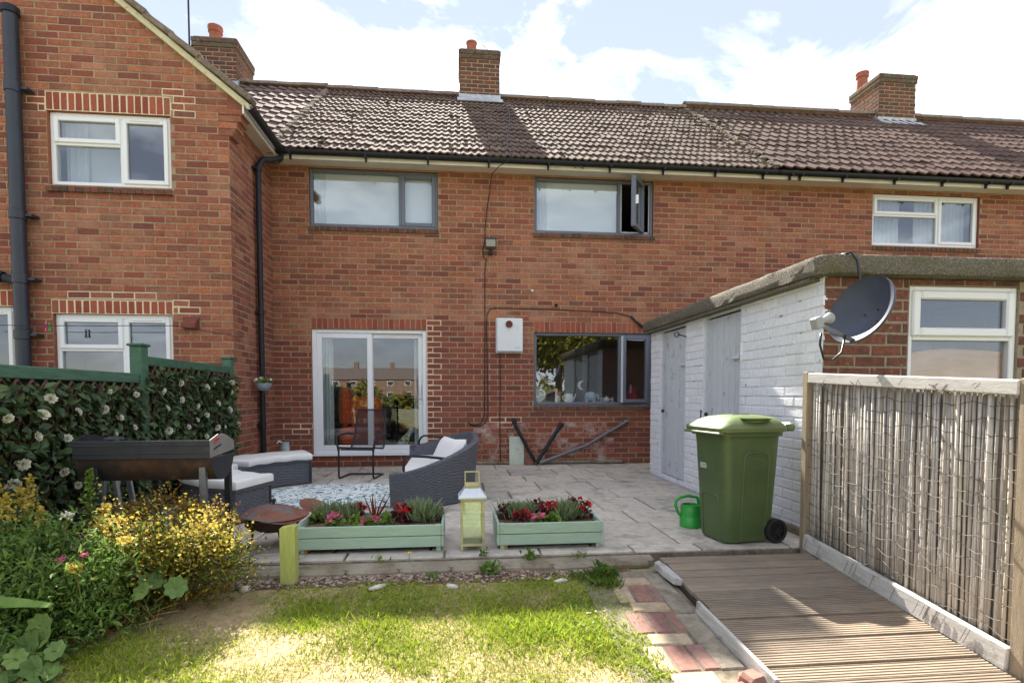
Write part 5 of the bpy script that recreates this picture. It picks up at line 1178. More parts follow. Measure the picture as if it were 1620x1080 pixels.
# ------------------------------------------------------------------ watering can
wc = thing('watering_can', 'bright green plastic watering can on the patio behind the bin', 'watering can', (4.13, -3.80, 0)); cx_, cy_ = 4.205, -3.80
MB().lathe([(.001, 0), (.075, 0), (.08, .008), (.08, .015), (.078, .075), (.075, .08), (.076, .09), (.074, .15), (.07, .165), (.072, .17), (.06, .172), (.055, .12)], (cx_, cy_, 0), 24).build('body', 'can_green', wc, smooth=40)
MB().tube([(cx_ - .07, cy_, .075), (cx_ - .10, cy_ - .005, .11), (cx_ - .12, cy_ - .005, .16), (cx_ - .115, cy_, .20), (cx_ - .08, cy_, .225), (cx_ - .02, cy_, .235), (cx_ + .05, cy_, .22), (cx_ + .065, cy_, .165)], [.009, .011, .012, .013, .013, .012, .011, .009], 8).build('handle', 'can_green', wc, smooth=True)
MB().tube([(cx_ + .07, cy_ + .02, .04), (cx_ + .10, cy_ + .09, .12), (cx_ + .13, cy_ + .13, .2)], [.018, .013, .01], 8).build('spout', 'can_green', wc, smooth=True)
# ------------------------------------------------------------------ rattan furniture
m = mk('wicker', [S(98, 100, 108)], rough=.5, nscale=24, namt=.1, spec=.35)
N = m.node_tree.nodes; Lk = m.node_tree.links; bs = N['Principled BSDF']
geo = N.new('ShaderNodeNewGeometry'); sep = N.new('ShaderNodeSeparateXYZ'); Lk.new(geo.outputs['Position'], sep.inputs[0])
def mth(op, a, b=None):
    n_ = N.new('ShaderNodeMath'); n_.operation = op
    for i, v_ in enumerate((a, b)):
        if v_ is None: continue
        if isinstance(v_, (int, float)): n_.inputs[i].default_value = v_
        else: Lk.new(v_, n_.inputs[i])
    return n_.outputs[0]
u_ = mth('ADD', mth('MULTIPLY', sep.outputs[0], 1.0), mth('MULTIPLY', sep.outputs[1], -1.0))
row = mth('SINE', mth('MULTIPLY', sep.outputs[2], 2 * math.pi / .030)); colm = mth('SINE', mth('MULTIPLY', u_, 2 * math.pi / .05))
hh = mth('ADD', mth('MULTIPLY', mth('MULTIPLY', row, colm), .5), mth('MULTIPLY', mth('ABSOLUTE', mth('SINE', mth('MULTIPLY', sep.outputs[2], 2 * math.pi / .030))), .5))
bu = N.new('ShaderNodeBump'); bu.inputs['Strength'].default_value = .9; bu.inputs['Distance'].default_value = .012; Lk.new(hh, bu.inputs['Height']); Lk.new(bu.outputs[0], bs.inputs['Normal'])
def sup(c, a, b, th, n=3.0):
    cs, sn_ = math.cos(th), math.sin(th); return (c[0] + a * math.copysign(abs(cs) ** (2 / n), cs), c[1] + b * math.copysign(abs(sn_) ** (2 / n), sn_))
sf = thing('rattan_sofa', 'grey rattan half moon sofa with white cushions beside the rug', 'sofa', (2.2, -1.95, 0))
SCc = (1.93, -1.93); ths = np.linspace(R(-91), R(91), 61)
def rim(th):
    d = math.degrees(th); return .265 + .285 * max(0, math.cos(math.radians(d * .93))) ** .9 + (.06 * max(0, math.sin(th)) if d > 0 else 0)
rows = []
for f0 in (0, .15, .3, .45, .6, .75, .9, 1.0):
    rows.append([(*sup(SCc, .70 + .06 * f0, 1.0 + .04 * f0, th), .012 + (rim(th) - .012) * f0) for th in ths])
rows.append([(*sup(SCc, .74, 1.02, th), rim(th) + .012) for th in ths]); rows.append([(*sup(SCc, .705, .985, th), rim(th) + .006) for th in ths])
for f0 in (.9, .5, .0): rows.append([(*sup(SCc, .64 + .055 * f0, .92 + .055 * f0, th), .17 + (rim(th) - .17) * f0) for th in ths])
MB().loft(rows, closed=False).build('shell', 'wicker', sf, smooth=60)
pl_ = [sup(SCc, .68, .97, th) for th in np.linspace(R(-90), R(90), 41)]
MB().prism(pl_, 'z', .012, .17).build('seat_base', 'wicker', sf)
def soft(poly, z0, z1, r, mat, name, parent, n=4):
    c = (sum(p[0] for p in poly) / len(poly), sum(p[1] for p in poly) / len(poly)); rg = []
    for i in range(n + 1): 
        a = math.pi / 2 * i / n; e = r * (1 - math.sin(a)); rg.append(([((c[0] + (p[0] - c[0]) * (1 - e / max(.05, math.hypot(p[0] - c[0], p[1] - c[1])))), (c[1] + (p[1] - c[1]) * (1 - e / max(.05, math.hypot(p[0] - c[0], p[1] - c[1])))), z0 + r * .6 * (1 - math.cos(a))) for p in poly]))
    rg2 = [[(x, y, z1 - (z - z0)) for x, y, z in g] for g in reversed(rg)]
    return MB().loft(rg + rg2, cap=True).build(name, mat, parent, smooth=50)
soft([sup(SCc, .63, .9, th, 2.6) for th in np.linspace(R(-90), R(90), 31)], .172, .265, .035, 'cushion', 'seat_cushion', sf)
def pillow(parent, c, T, w, h, t, mat='cushion', name='pillow'):
    m = MB(); n = 12; top, bot = [], []
    for sgn in (1, -1):
        rows = []
        for i in range(n + 1):
            r_ = []
            for j in range(n + 1):
                u, v_ = i / n * 2 - 1, j / n * 2 - 1; e = max(0, (1 - u ** 4) * (1 - v_ ** 4)) ** .55; pin = 1 - .10 * (1 - abs(u)) * abs(v_) ** 3 - .0
                pin2 = 1 - .10 * (1 - abs(v_)) * abs(u) ** 3
                r_.append(T @ Vector((u * w / 2 * pin2, v_ * h / 2 * pin, sgn * t / 2 * e)))
            rows.append(r_)
        m.loft(rows, closed=False)
    return m.build(name, mat, parent, smooth='all')
Tp = Matrix.Translation((2.37, -2.35, .40)) @ Matrix.Rotation(R(28), 4, 'Z') @ Matrix.Rotation(R(-62), 4, 'Y') ; pillow(sf, None, Tp, .38, .48, .15)
def armloop(p0, p1, h, parent):
    p0, p1 = Vector(p0), Vector(p1); pts = [p0, p0 + Vector((0, 0, h * .8)), p0.lerp(p1, .06) + Vector((0, 0, h * .97)), p0.lerp(p1, .15) + Vector((0, 0, h)), p0.lerp(p1, .5) + Vector((0, 0, h * .62)), p1]
    MB().tube(pts, .012, 8).build('arm', 'metal_dark', parent, smooth=True)
for s_ in (-1, 1): q_ = sup(SCc, .72, 1.0, R(90 * s_)); MB().tube([(q_[0], q_[1] * 1 - .02 * s_, .012), (q_[0], q_[1] - .02 * s_, rim(R(90 * s_)) + .008)], .026, 10).build('end_post', 'rattan', sf, smooth=True)
a0 = sup(SCc, .72, 1.01, R(-89)); a1 = sup(SCc, .72, 1.01, R(-60)); armloop((a0[0] + .02, a0[1] + .02, .27), (a1[0] - .02, a1[1] + .02, .42), .165, sf)
a0 = sup(SCc, .72, 1.01, R(89)); a1 = sup(SCc, .72, 1.01, R(60)); armloop((a0[0] + .02, a0[1], .27), (a1[0], a1[1], .46), .19, sf)
CB = (1.22, -2.25)
def bench(a0, a1, ca0, ca1, label, r0=.87, r1=1.25):
    bx = thing('rattan_bench', label, 'bench', (CB[0] + r0 * math.cos(R((a0 + a1) / 2)), CB[1] + r0 * math.sin(R((a0 + a1) / 2)), 0), 'curved rattan benches around the rug')
    def ann(p, q, ra, rb, n=16): return [(CB[0] + ra * math.cos(R(t)), CB[1] + ra * math.sin(R(t))) for t in np.linspace(p, q, n)] + [(CB[0] + rb * math.cos(R(t)), CB[1] + rb * math.sin(R(t))) for t in np.linspace(q, p, n)]
    poly = ann(a0, a1, r0, r1); MB().loft([[(x, y, z) for x, y in poly] for z in (.012, .09, .17, .25)], cap=True).build('base', 'wicker', bx)
    poly = ann(a0 - .6, a1 + .6, r0 - .014, r1 + .01); MB().loft([[(x, y, z) for x, y in poly] for z in (.251, .258, .268, .272)], cap=True).build('top_frame', 'rattan', bx)
    for t in (a0, a1): MB().tube([(CB[0] + (r0 - .008) * math.cos(R(t)), CB[1] + (r0 - .008) * math.sin(R(t)), .012), (CB[0] + (r0 - .008) * math.cos(R(t)), CB[1] + (r0 - .008) * math.sin(R(t)), .25)], .012, 8).build('corner_post', 'rattan_core', bx)
    poly = ann(ca0, ca1, r0 - .035, r1 + .02, 20); m = MB()
    cm = ((ca0 + ca1) / 2, (r0 + r1) / 2); rg = []
    for z, e in ((.274, .012), (.280, .0), (.325, .0), (.338, .012), (.342, .04)):
        rg.append([(CB[0] + (cm[1] + (r_ - cm[1]) * (1 - e * 2.4)) * math.cos(R(cm[0] + (t - cm[0]) * (1 - e * 1.2))), CB[1] + (cm[1] + (r_ - cm[1]) * (1 - e * 2.4)) * math.sin(R(cm[0] + (t - cm[0]) * (1 - e * 1.2))), z + .004 * math.sin(t * .4 + r_ * 9)) for t, r_ in [(t, r0 - .035) for t in np.linspace(ca0, ca1, 20)] + [(t, r1 + .02) for t in np.linspace(ca1, ca0, 20)]])
    m.loft(rg, cap=True).build('cushion', 'cushion', bx, smooth=50)
bench(116, 178, 115, 168, 'curved grey rattan bench with white cushion against the patio wall'); bench(186, 250, 184, 251, 'curved grey rattan bench with white cushion behind the barbecue')
# rug
m = MB(); pl_ = [sup((1.42, -2.22), .92, .66, th, 2.5) for th in np.linspace(0, 2 * math.pi, 65)[:-1]]
m.loft([[(x, y, .004) for x, y in pl_], [(x, y, .011) for x, y in pl_], [(1.42 + (x - 1.42) * .985, -2.22 + (y + 2.22) * .985, .0135) for x, y in pl_]], cap=True)
o = m.build('rug', 'rug', None, loc=(1.42, -2.22, 0)); tag(o, 'oval outdoor rug with a teal leaf print on white', 'rug')
# ------------------------------------------------------------------ mesh garden chair
chx = thing('garden_chair', 'black mesh garden chair in front of the patio door', 'chair', (1.33, -.95, 0)); Tc = Matrix.Translation((1.32, -.98, 0)) @ Matrix.Rotation(R(-9), 4, 'Z')
for sx in (-1, 1):
    x = sx * .205; P = [(x * .86, .40, .80), (x * .92, .30, .50), (x, .215, .345), (x, .17, .33), (x, -.19, .37), (x, -.215, .355), (x, -.22, .33), (x, -.225, .04), (x, -.205, .014), (x, -.18, .012), (x, .16, .012)]
    MB().tube([Tc @ Vector(p) for p in P], .011, 8).build('side_frame', 'metal_dark', chx, smooth=True)
    P = [(x * 1.0, .265, .50), (x * 1.12, .18, .515), (x * 1.16, .0, .515), (x * 1.16, -.2, .505), (x * 1.13, -.225, .47), (x, -.22, .33)]
    MB().tube([Tc @ Vector(p) for p in P], .014, 8).build('arm', 'metal_dark', chx, smooth=True)
for p, q in (((-.205, .16, .012), (.205, .16, .012)), ((-.2, -.17, .345), (.2, -.17, .345)), ((-.178, .40, .80), (.178, .40, .80)), ((-.2, .2, .33), (.2, .2, .33))): MB().tube([Tc @ Vector(p), Tc @ Vector(q)], .01, 8).build('cross_bar', 'metal_dark', chx)
m = MB(); rows = []
for t_, (y_, z_, w_) in enumerate(((.402, .80, .178), (.355, .66, .185), (.30, .50, .19), (.25, .41, .198), (.205, .35, .2))): rows.append([Tc @ Vector((-w_ + 2 * w_ * i / 6, y_ + .012 * math.sin(math.pi * i / 6), z_)) for i in range(7)])
m.loft(rows, closed=False).build('back_mesh', 'mesh_black', chx)
m = MB(); rows = []
for y_, z_ in ((.20, .345), (.1, .335), (0, .345), (-.1, .36), (-.19, .372)): rows.append([Tc @ Vector((-.198 + .396 * i / 6, y_, z_ - .015 * math.sin(math.pi * i / 6))) for i in range(7)])
m.loft(rows, closed=False).build('seat_mesh', 'mesh_black', chx)
# ------------------------------------------------------------------ planters
def planter(x0, x1, y0, y1, label):
    pt = thing('planter', label, 'planter', ((x0 + x1) / 2, (y0 + y1) / 2, 0), 'pale green timber planters'); z0, z1 = .032, .172; h = (z1 - z0 - .004) / 2
    for k_ in (0, 1):
        a = z0 + k_ * (h + .004)
        MB().box(x0 + .018, x1 - .018, y0, y0 + .018, a, a + h, bev=.003).build('front_board', 'planter', pt); MB().box(x0 + .018, x1 - .018, y1 - .018, y1, a, a + h, bev=.003).build('back_board', 'planter', pt)
        MB().box(x0, x0 + .0175, y0 + .001, y1 - .001, a, a + h, bev=.003).build('end_board', 'planter', pt); MB().box(x1 - .0175, x1, y0 + .001, y1 - .001, a, a + h, bev=.003).build('end_board', 'planter', pt)
    for xx in (x0 + .02, x1 - .048):
        MB().box(xx, xx + .028, y0 + .019, y0 + .047, .0, z1 - .004).build('corner_post', 'planter', pt); MB().box(xx - .0, xx + .05 if xx < (x0 + x1) / 2 else xx + .028, y0 + .02, y1 - .05, .0, .031).build('foot', 'planter_foot', pt)
    m = MB()
    for xx in (x0 + .04, x1 - .04):
        for zz_ in (z0 + .018, z0 + h - .014, z0 + h + .024, z1 - .014): m.lathe([(.001, -.002), (.0035, -.0015), (.004, 0)], (0, 0, 0), 8, T=Matrix.Translation((xx, y0 - .0005, zz_)) @ Matrix.Rotation(R(90), 4, 'X'))
    m.build('screw_head', 'rust_dark', pt)['kind'] = 'stuff'
    MB().box(x0 + .019, x1 - .019, y0 + .019, y1 - .019, z0 + .01, z1 - .035).build('compost', 'soil', pt)
planter(1.462, 2.375, -4.27, -3.84, 'longer pale green planter box with pink and red flowers left of the lantern'); planter(2.712, 3.405, -4.285, -3.86, 'shorter pale green planter box with red flowers right of the lantern')
# ------------------------------------------------------------------ lantern
ln = thing('lantern', 'tall pale brass garden lantern between the two planters', 'lantern', (2.555, -4.24, 0)); lx, ly, hw = 2.556, -4.22, .068
for sx in (-1, 1):
    for sy in (-1, 1): MB().box(lx + sx * hw - .0075, lx + sx * hw + .0075, ly + sy * hw - .0075, ly + sy * hw + .0075, .0, .315, bev=.002).build('corner_bar', 'lantern_brass', ln)
MB().box(lx - hw + .008, lx + hw - .008, ly - hw - .006, ly + hw + .006, .035, .05).box(lx - hw - .006, lx + hw + .006, ly - hw - .0062, ly + hw + .0062, .3155, .335, bev=.003).build('rail', 'lantern_brass', ln)
for (xa, xb, ya, yb) in ((lx - hw + .008, lx + hw - .008, ly - hw - .001, ly - hw + .001), (lx - hw + .008, lx + hw - .008, ly + hw - .001, ly + hw + .001), (lx - hw - .001, lx - hw + .001, ly - hw + .008, ly + hw - .008), (lx + hw - .001, lx + hw + .001, ly - hw + .008, ly + hw - .008)): MB().box(xa, xb, ya, yb, .051, .315).build('pane', 'glass', ln)
sq = lambda h_, z: [(lx - h_, ly - h_, z), (lx + h_, ly - h_, z), (lx + h_, ly + h_, z), (lx - h_, ly + h_, z)]
MB().loft([sq(.088, .3352), sq(.09, .345), sq(.066, .372), sq(.05, .398), sq(.046, .40)], cap=True).build('roof', 'lantern_roof', ln); MB().loft([sq(.04, .4003), sq(.04, .412), sq(.048, .4125), sq(.048, .424)], cap=True).build('chimney', 'lantern_brass', ln)
m = MB(); m.beam((lx - .045, ly, .424), (lx - .045, ly, .495), .006, .012).beam((lx + .045, ly, .424), (lx + .045, ly, .495), .006, .012).beam((lx - .048, ly, .498), (lx + .048, ly, .498), .012, .006).build('handle', 'lantern_brass', ln)
# ------------------------------------------------------------------ lime post
o = MB().prism([(-.041, -.12), (.041, -.12), (.041, .285), (.03, .295), (-.041, .28)], 'y', -.035, .035).build('lime_post', 'post_lime', None); o.location = (1.515, -4.555, -.035); tag(o, 'short lime green timber post at the left planter corner', 'post')
# ------------------------------------------------------------------ barbecue
bq = thing('barbecue', 'half drum barbecue of dark metal on four legs by the ivy screen', 'barbecue', (.67, -4.23, 0)); BX0, BX1 = .305, 1.035; yc, zc, br = -4.235, .645, .168
low = [(yc + br * math.cos(a), zc + br * math.sin(a)) for a in np.linspace(R(187), R(353), 15)]
MB().loft([[(x, y, z) for y, z in low] + [(x, y, z + .004) for y, z in reversed([(yc + (br - .006) * math.cos(a), zc + (br - .006) * math.sin(a)) for a in np.linspace(R(187), R(353), 15)])] for x in (BX0, BX1)], cap=True).build('trough', 'bbq_rust', bq, smooth=40)
MB().box(BX0 - .004, BX1 + .002, yc - br - .012, yc - br - .002, .622, .728, bev=.003).build('front_panel', 'bbq_enamel', bq)
MB().tube([(BX0, yc - br - .013, .70), (BX1, yc - br - .013, .70)], .003, 5).tube([(BX0, yc - br - .013, .655), (BX1, yc - br - .013, .655)], .003, 5).box(.655, .663, yc - br - .0145, yc - br - .0125, .625, .726).build('panel_rib', 'bbq_enamel', bq)
endp = [(yc - br - .002, .627), (yc - br - .002, .728), (yc - .06, .757), (yc + .03, .752), (yc + br, .70), (yc + br, .645)]
MB().prism(endp, 'x', BX1 + .0, BX1 + .006).build('end_plate', 'bbq_end', bq); MB().prism(endp, 'x', BX0 - .006, BX0).build('end_plate', 'bbq_enamel', bq)
MB().prism([(y, z) for y, z in low], 'x', BX1 + .0, BX1 + .004).build('drum_end', 'bbq_enamel', bq); MB().prism([(y, z) for y, z in low], 'x', BX0 - .004, BX0).build('drum_end', 'bbq_enamel', bq)
MB().prism([(yc - .13, .700), (yc - .05, .730), (yc - .05, .742), (yc - .1, .728)], 'x', BX1 + .0062, BX1 + .009).build('sticker', 'sticker_red', bq); MB().prism([(yc - .13, .668), (yc - .03, .688), (yc - .03, .695), (yc - .13, .676)], 'x', BX1 + .0062, BX1 + .009).build('slot', 'metal_dark', bq)
MB().box(BX0, BX1, yc + br - .002, yc + br + .006, .64, .70).build('back_panel', 'bbq_enamel', bq)
m = MB()
for i in range(22): m.tube([(BX0 + .03 + i * .032, yc - br, .715), (BX0 + .03 + i * .032, yc + br, .70)], .003, 5)
m.build('grill', 'metal_grey', bq)['kind'] = 'stuff'
for x, y, mt in ((BX0 + .1, yc - .15, 'metal_dark'), (BX0 + .28, yc + .14, 'metal_dark'), (BX1 - .05, yc - .14, 'metal_grey'), (BX1 - .02, yc + .13, 'metal_dark')):
    MB().box(x - .018, x + .018, y - .018, y + .018, 0, .57, bev=.003).build('leg', mt, bq)
MB().lathe([(.06, 0), (.05, .012), (.001, .018)], (.42, yc, .727), 16).build('lid_knob', 'bbq_enamel', bq, smooth=True)
fs = thing('folding_stand', 'silver folding metal stand half hidden behind the barbecue', 'stand', (.22, -4.0, 0))
for a, b_ in (((.16, -3.98, 0), (.22, -3.98, .60)), ((.33, -3.98, 0), (.25, -3.98, .60)), ((.18, -3.86, 0), (.23, -3.86, .6)), ((.35, -3.86, 0), (.26, -3.86, .6))): MB().beam(a, b_, .02, .03).build('leg', 'steel', fs)
MB().box(.15, .36, -4.0, -3.82, .6, .615).build('top', 'metal_grey', fs)
# ------------------------------------------------------------------ fire pit
fp = thing('fire_pit', 'rusty fire pit bowl with a warped lid beside the lime post', 'fire pit', (1.27, -4.05, 0)); fx_, fy_ = 1.275, -4.06
MB().lathe([(.02, .10), (.09, .115), (.15, .15), (.185, .195), (.215, .205), (.216, .21), (.18, .2), (.145, .16), (.09, .125), (.02, .112)], (fx_, fy_, 0), 28).build('bowl', 'rust_dark', fp, smooth=50)
def lidpt(r, a, dz=0): return Vector((fx_ + r * math.cos(a), fy_ + r * math.sin(a), .285 - (r / .21) ** 1.7 * .07 + .012 * (r / .21) ** 3 * math.sin(3 * a + 1) + dz - .05 * (r * math.cos(a))))
rows = [[lidpt(r, a) for a in np.linspace(0, 6.2832, 37)[:-1]] for r in (.004, .04, .08, .12, .16, .195, .215)] + [[lidpt(r, a, -.006) for a in np.linspace(0, 6.2832, 37)[:-1]] for r in (.215, .195, .12, .04, .004)]
MB().loft(rows).build('lid', 'rust', fp, smooth=60); MB().lathe([(.012, 0), (.008, .012), (.016, .02), (.014, .032), (.001, .036)], (fx_, fy_, .282), 12).build('lid_knob', 'metal_dark', fp, smooth=True)
for a in (R(215), R(335), R(95)):
    ca, sa_ = math.cos(a), math.sin(a); P = [(fx_ + .17 * ca, fy_ + .17 * sa_, .175), (fx_ + .13 * ca, fy_ + .13 * sa_, .13), (fx_ + .14 * ca, fy_ + .14 * sa_, .07), (fx_ + .17 * ca, fy_ + .17 * sa_, .02), (fx_ + .19 * ca, fy_ + .19 * sa_, .008), (fx_ + .205 * ca, fy_ + .205 * sa_, .02), (fx_ + .2 * ca, fy_ + .2 * sa_, .035)]
    MB().tube(P, .011, 8).build('leg', 'rust_dark', fp, smooth=True)
MB().tube([(fx_ + .215 + .028 * math.cos(t), fy_ - .02, .09 + .028 * math.sin(t)) for t in np.linspace(0, 6.2832, 15)[:-1]], .005, 6, closed=True).build('ring_handle', 'metal_dark', fp, smooth=True)
o = MB().lathe([(.001, 0), (.012, .0), (.10, .03), (.101, .034), (.012, .008)], (0, 0, 0), 20).build('shovel_pan', 'rust', None, smooth=50); o.location = (1.47, -3.86, .2); o.rotation_euler = (.2, .35, 0); tag(o, 'small rusty pan lying behind the fire pit lid', 'pan')
# jug by the corner
jg = thing('garden_jug', 'pale blue and white jug standing in the corner behind the bench', 'jug', (.28, -.5, .25)); MB().lathe([(.001, 0), (.05, 0), (.055, .05), (.045, .09), (.052, .12), (.046, .12)], (.28, -.5, .27), 16).build('body', 'ceramic_blue', jg, smooth=40); MB().tube([(.235, -.5, .38), (.20, -.5, .40), (.18, -.5, .37)], .012, 8).build('spout', 'ceramic', jg, smooth=True); MB().box(.2, .36, -.58, -.42, 0, .27).build('plinth', 'concrete', jg)
# clothes line with pegs
cl = thing('clothes_line', 'thin clothes line in front of the wing with two coloured pegs', 'clothes line', (-1.7, -1.6, 1.75))
MB().tube([(-2.6, -1.6, 1.70), (-1.7, -1.6, 1.70), (-.5, -1.6, 1.715), (.2, -1.6, 1.6)], .004, 5).build('line', 'metal_dark', cl)
for x, mt in ((-1.74, 'petal_pink'), (-1.705, 'can_green')):
    for d in (-.006, .006): MB().beam((x + d, -1.6, 1.73), (x - d * 1.5, -1.6, 1.64), .01, .008).build('peg', mt, cl)
# hanging pots
def hang_pot(x, y, z, r, label, mat, top):
    t = thing('hanging_pot', label, 'hanging pot', (x, y, z), 'hanging pots of white flowers')
    MB().lathe([(.001, -r * .95), (r * .5, -r * .85), (r * .9, -r * .4), (r, 0), (r * .92, 0), (r * .8, -r * .3), (.001, -r * .35)], (x, y, z), 18).build('bowl', mat, t, smooth=50)
    m = MB()
    for a in (0, 2.1, 4.2): m.tube([(x + r * math.cos(a), y + r * math.sin(a), z), (x, y, z + top)], .0022, 4)
    m.build('hanger', 'metal_dark', t); n = 60; P = np.array([x, y, z + .01]) + unit(n) * np.array([r * .9, r * .9, r * .35]) * rng.uniform(.3, 1, (n, 1)); V, F = scatter(P, unit(n) + np.array([0, 0, .8]), r * .5, 'leaf'); from_np('foliage', V, F, 'leaf_lime', t, kind='stuff')
    P = np.array([x, y, z + r * .35]) + unit(12) * np.array([r * .9, r * .9, r * .25]); V, F = blobs(P, np.full((12, 3), r * .2)); from_np('blossom', V, F, 'rose', t, kind='stuff')
hang_pot(.135, -.83, 1.13, .10, 'grey hanging pot of white flowers on the corner downpipe', 'pot_grey', .2); hang_pot(.07, -4.85, .93, .06, 'woven hanging pot of white flowers at the left picture edge', 'rattan', .2)
# ------------------------------------------------------------------ picture-to-place helper for points on the ivy screen
def on_x(px, py, X):
    yaw, pit = .1014, -.0436
    fw = Vector((math.sin(yaw) * math.cos(pit), math.cos(yaw) * math.cos(pit), math.sin(pit))); rt = Vector((math.cos(yaw), -math.sin(yaw), 0)); up = rt.cross(fw)
    d = fw + rt * (px - 810) / 863.76 + up * (661.95 - py) / 863.76; c = Vector(CAMP); return c + d * ((X - c.x) / d.x)
# ------------------------------------------------------------------ ivy screen fence
ROSES = [(80, 630), (68, 656), (123, 651), (164, 647), (173, 619), (216, 624), (189, 660), (213, 676), (181, 685), (59, 690), (107, 693), (12, 661), (37, 734), (22, 765), (101, 746), (123, 767), (286, 606), (257, 618), (338, 606), (327, 613), (366, 605), (287, 632), (264, 646), (312, 642), (345, 638), (366, 620), (363, 648), (327, 656), (312, 664), (298, 675), (267, 681), (344, 676), (355, 675), (376, 670), (327, 690), (203, 754)]
lm = [leaf_mesh('leaf', 'leaf', 'ivy', w_) for w_ in (1.0, 1.25, .8)]
def rose_mesh():
    V, F = [], []
    parts = []
    for k_, (n_, r_, el, s_) in enumerate(((9, .012, .2, .95), (8, .009, .65, .9), (7, .006, 1.0, .8), (6, .002, 1.3, .7))):
        a = np.arange(n_) * 6.283 / n_ + k_ * .5 + rng.normal(0, .1, n_); D_ = np.stack([np.sin(np.full(n_, el)), np.cos(a) * math.cos(el), np.sin(a) * math.cos(el)], 1)
        P_ = np.stack([np.full(n_, .002 * k_), np.cos(a) * r_, np.sin(a) * r_], 1); parts.append(scatter(P_, D_, np.full(n_, .034 * s_), 'petal', up=np.tile([1.0, 0, 0], (n_, 1)), width=1.25))
    V, F = cat(*parts); return np_mesh('rose', V, F, 'rose')
rmesh = [rose_mesh() for _ in range(4)]
def ivy_panel(y0, y1, zt, zb, posts, label, limit):
    f = thing('ivy_screen', label, 'fence', (-.03, y0, 0), 'green ivy screens along the garden boundary')
    for (py_, pz) in posts:
        MB().box(-.085, .005, py_ - .05, py_ + .05, -.1, pz, bev=.006).build('post', 'fence_green', f); MB().box(-.10, .02, py_ - .065, py_ + .065, pz + .0005, pz + .022, bev=.008).build('post_cap', 'fence_green', f)
    a, b_ = max(y0, y1), min(y0, y1)
    MB().box(-.06, -.012, b_ + .051, a - .051, zt - .075, zt, bev=.005).build('top_rail', 'fence_green', f); MB().box(-.055, -.02, b_ + .051, a - .051, zb, zb + .07, bev=.004).build('bottom_rail', 'fence_green', f)
    m = MB(); H_ = zt - .08 - zb; n_ = int((a - b_ + H_) / .11)
    for i in range(n_):
        for sg in (1, -1):
            y_ = (b_ + .05 - H_ + i * .11); p = [(y_, zb), (y_ + H_, zt - .08)]
            lo, hi = b_ + .05, a - .05; t0 = max(0, (lo - y_) / H_); t1 = min(1, (hi - y_) / H_)
            if t1 - t0 < .05: continue
            A_ = (y_ + t0 * H_, zb + t0 * H_); B_ = (y_ + t1 * H_, zb + t1 * H_)
            if sg < 0: A_, B_ = ((lo + hi - A_[0]), A_[1]), ((lo + hi - B_[0]), B_[1])
            m.beam((-.004 + .006 * sg, A_[0], A_[1]), (-.004 + .006 * sg, B_[0], B_[1]), .005, .014, up=(1, 0, 0))
    for q_ in range(26):
        yy_ = rng.uniform(b_ + .1, a - .1); z_ = zb; P2 = []
        for k_ in range(7): P2.append((.012 + .02 * rng.random(), yy_, z_)); yy_ = float(np.clip(yy_ + rng.normal(0, .06), b_ + .06, a - .06)); z_ += H_ / 6 * .97
        m.tube(P2, .003, 4)
    m.build('lattice', 'trellis', f)['kind'] = 'stuff'
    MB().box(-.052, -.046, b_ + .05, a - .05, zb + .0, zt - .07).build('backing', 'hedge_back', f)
    area = (a - b_) * H_; n_ = int(area * 1050); Y = rng.uniform(b_ + .03, a - .03, n_); Z = rng.uniform(zb - .03, zt - .10, n_); X = rng.uniform(.0, .045, n_)
    D_ = np.stack([rng.uniform(.1, .9, n_), rng.normal(0, .9, n_), rng.normal(-.35, .6, n_)], 1); s_ = rng.uniform(.028, .085, n_)
    P_ = np.stack([X, Y, Z], 1); q = project(P_); vis = (q[:, 0] > -10) & (q[:, 0] < 1620); dist = np.linalg.norm(P_ - CAMP, axis=1)
    order = np.argsort(np.where(vis, dist / s_, 1e9)); one = order[:limit]; rest = order[limit:]
    for i in one:
        d = Vector(D_[i]).normalized(); up_ = (Vector((1, 0, .6)) + Vector(rng.normal(0, .3, 3))).normalized(); x_ = d.cross(up_).normalized(); z_ = x_.cross(d)
        o = put('leaf', lm[i % 3], f, P_[i]); o.rotation_euler = Matrix((x_, d, z_)).transposed().to_euler(); o.scale = (s_[i],) * 3
    V, F = scatter(P_[rest], D_[rest], s_[rest], 'leaf', up=np.tile([1.0, 0, .6], (len(rest), 1))); from_np('leaf_mass', V, F, 'ivy', f, kind='stuff')
    return f
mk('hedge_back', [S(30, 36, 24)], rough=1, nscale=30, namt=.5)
fa = ivy_panel(-3.10, -5.3, 1.157, .08, [(-5.3, 1.25)], 'nearer ivy trellis screen with white roses behind the barbecue', 170); fb = ivy_panel(-1.36, -3.10, 1.30, .12, [(-1.40, 1.38), (-3.10, 1.37)], 'farther ivy trellis screen with white roses beside the brick wing', 90)
for i, (rx, ry_) in enumerate(ROSES):
    p = on_x(rx, ry_, .06); par = fa if p.y < -3.12 else fb
    put('rose', rmesh[i % 4], par, p, (rng.uniform(0, 6), rng.uniform(-.6, .5), rng.uniform(-.9, .5)), rng.uniform(.5, .95) if p.y < -3.1 else rng.uniform(.6, 1.05))
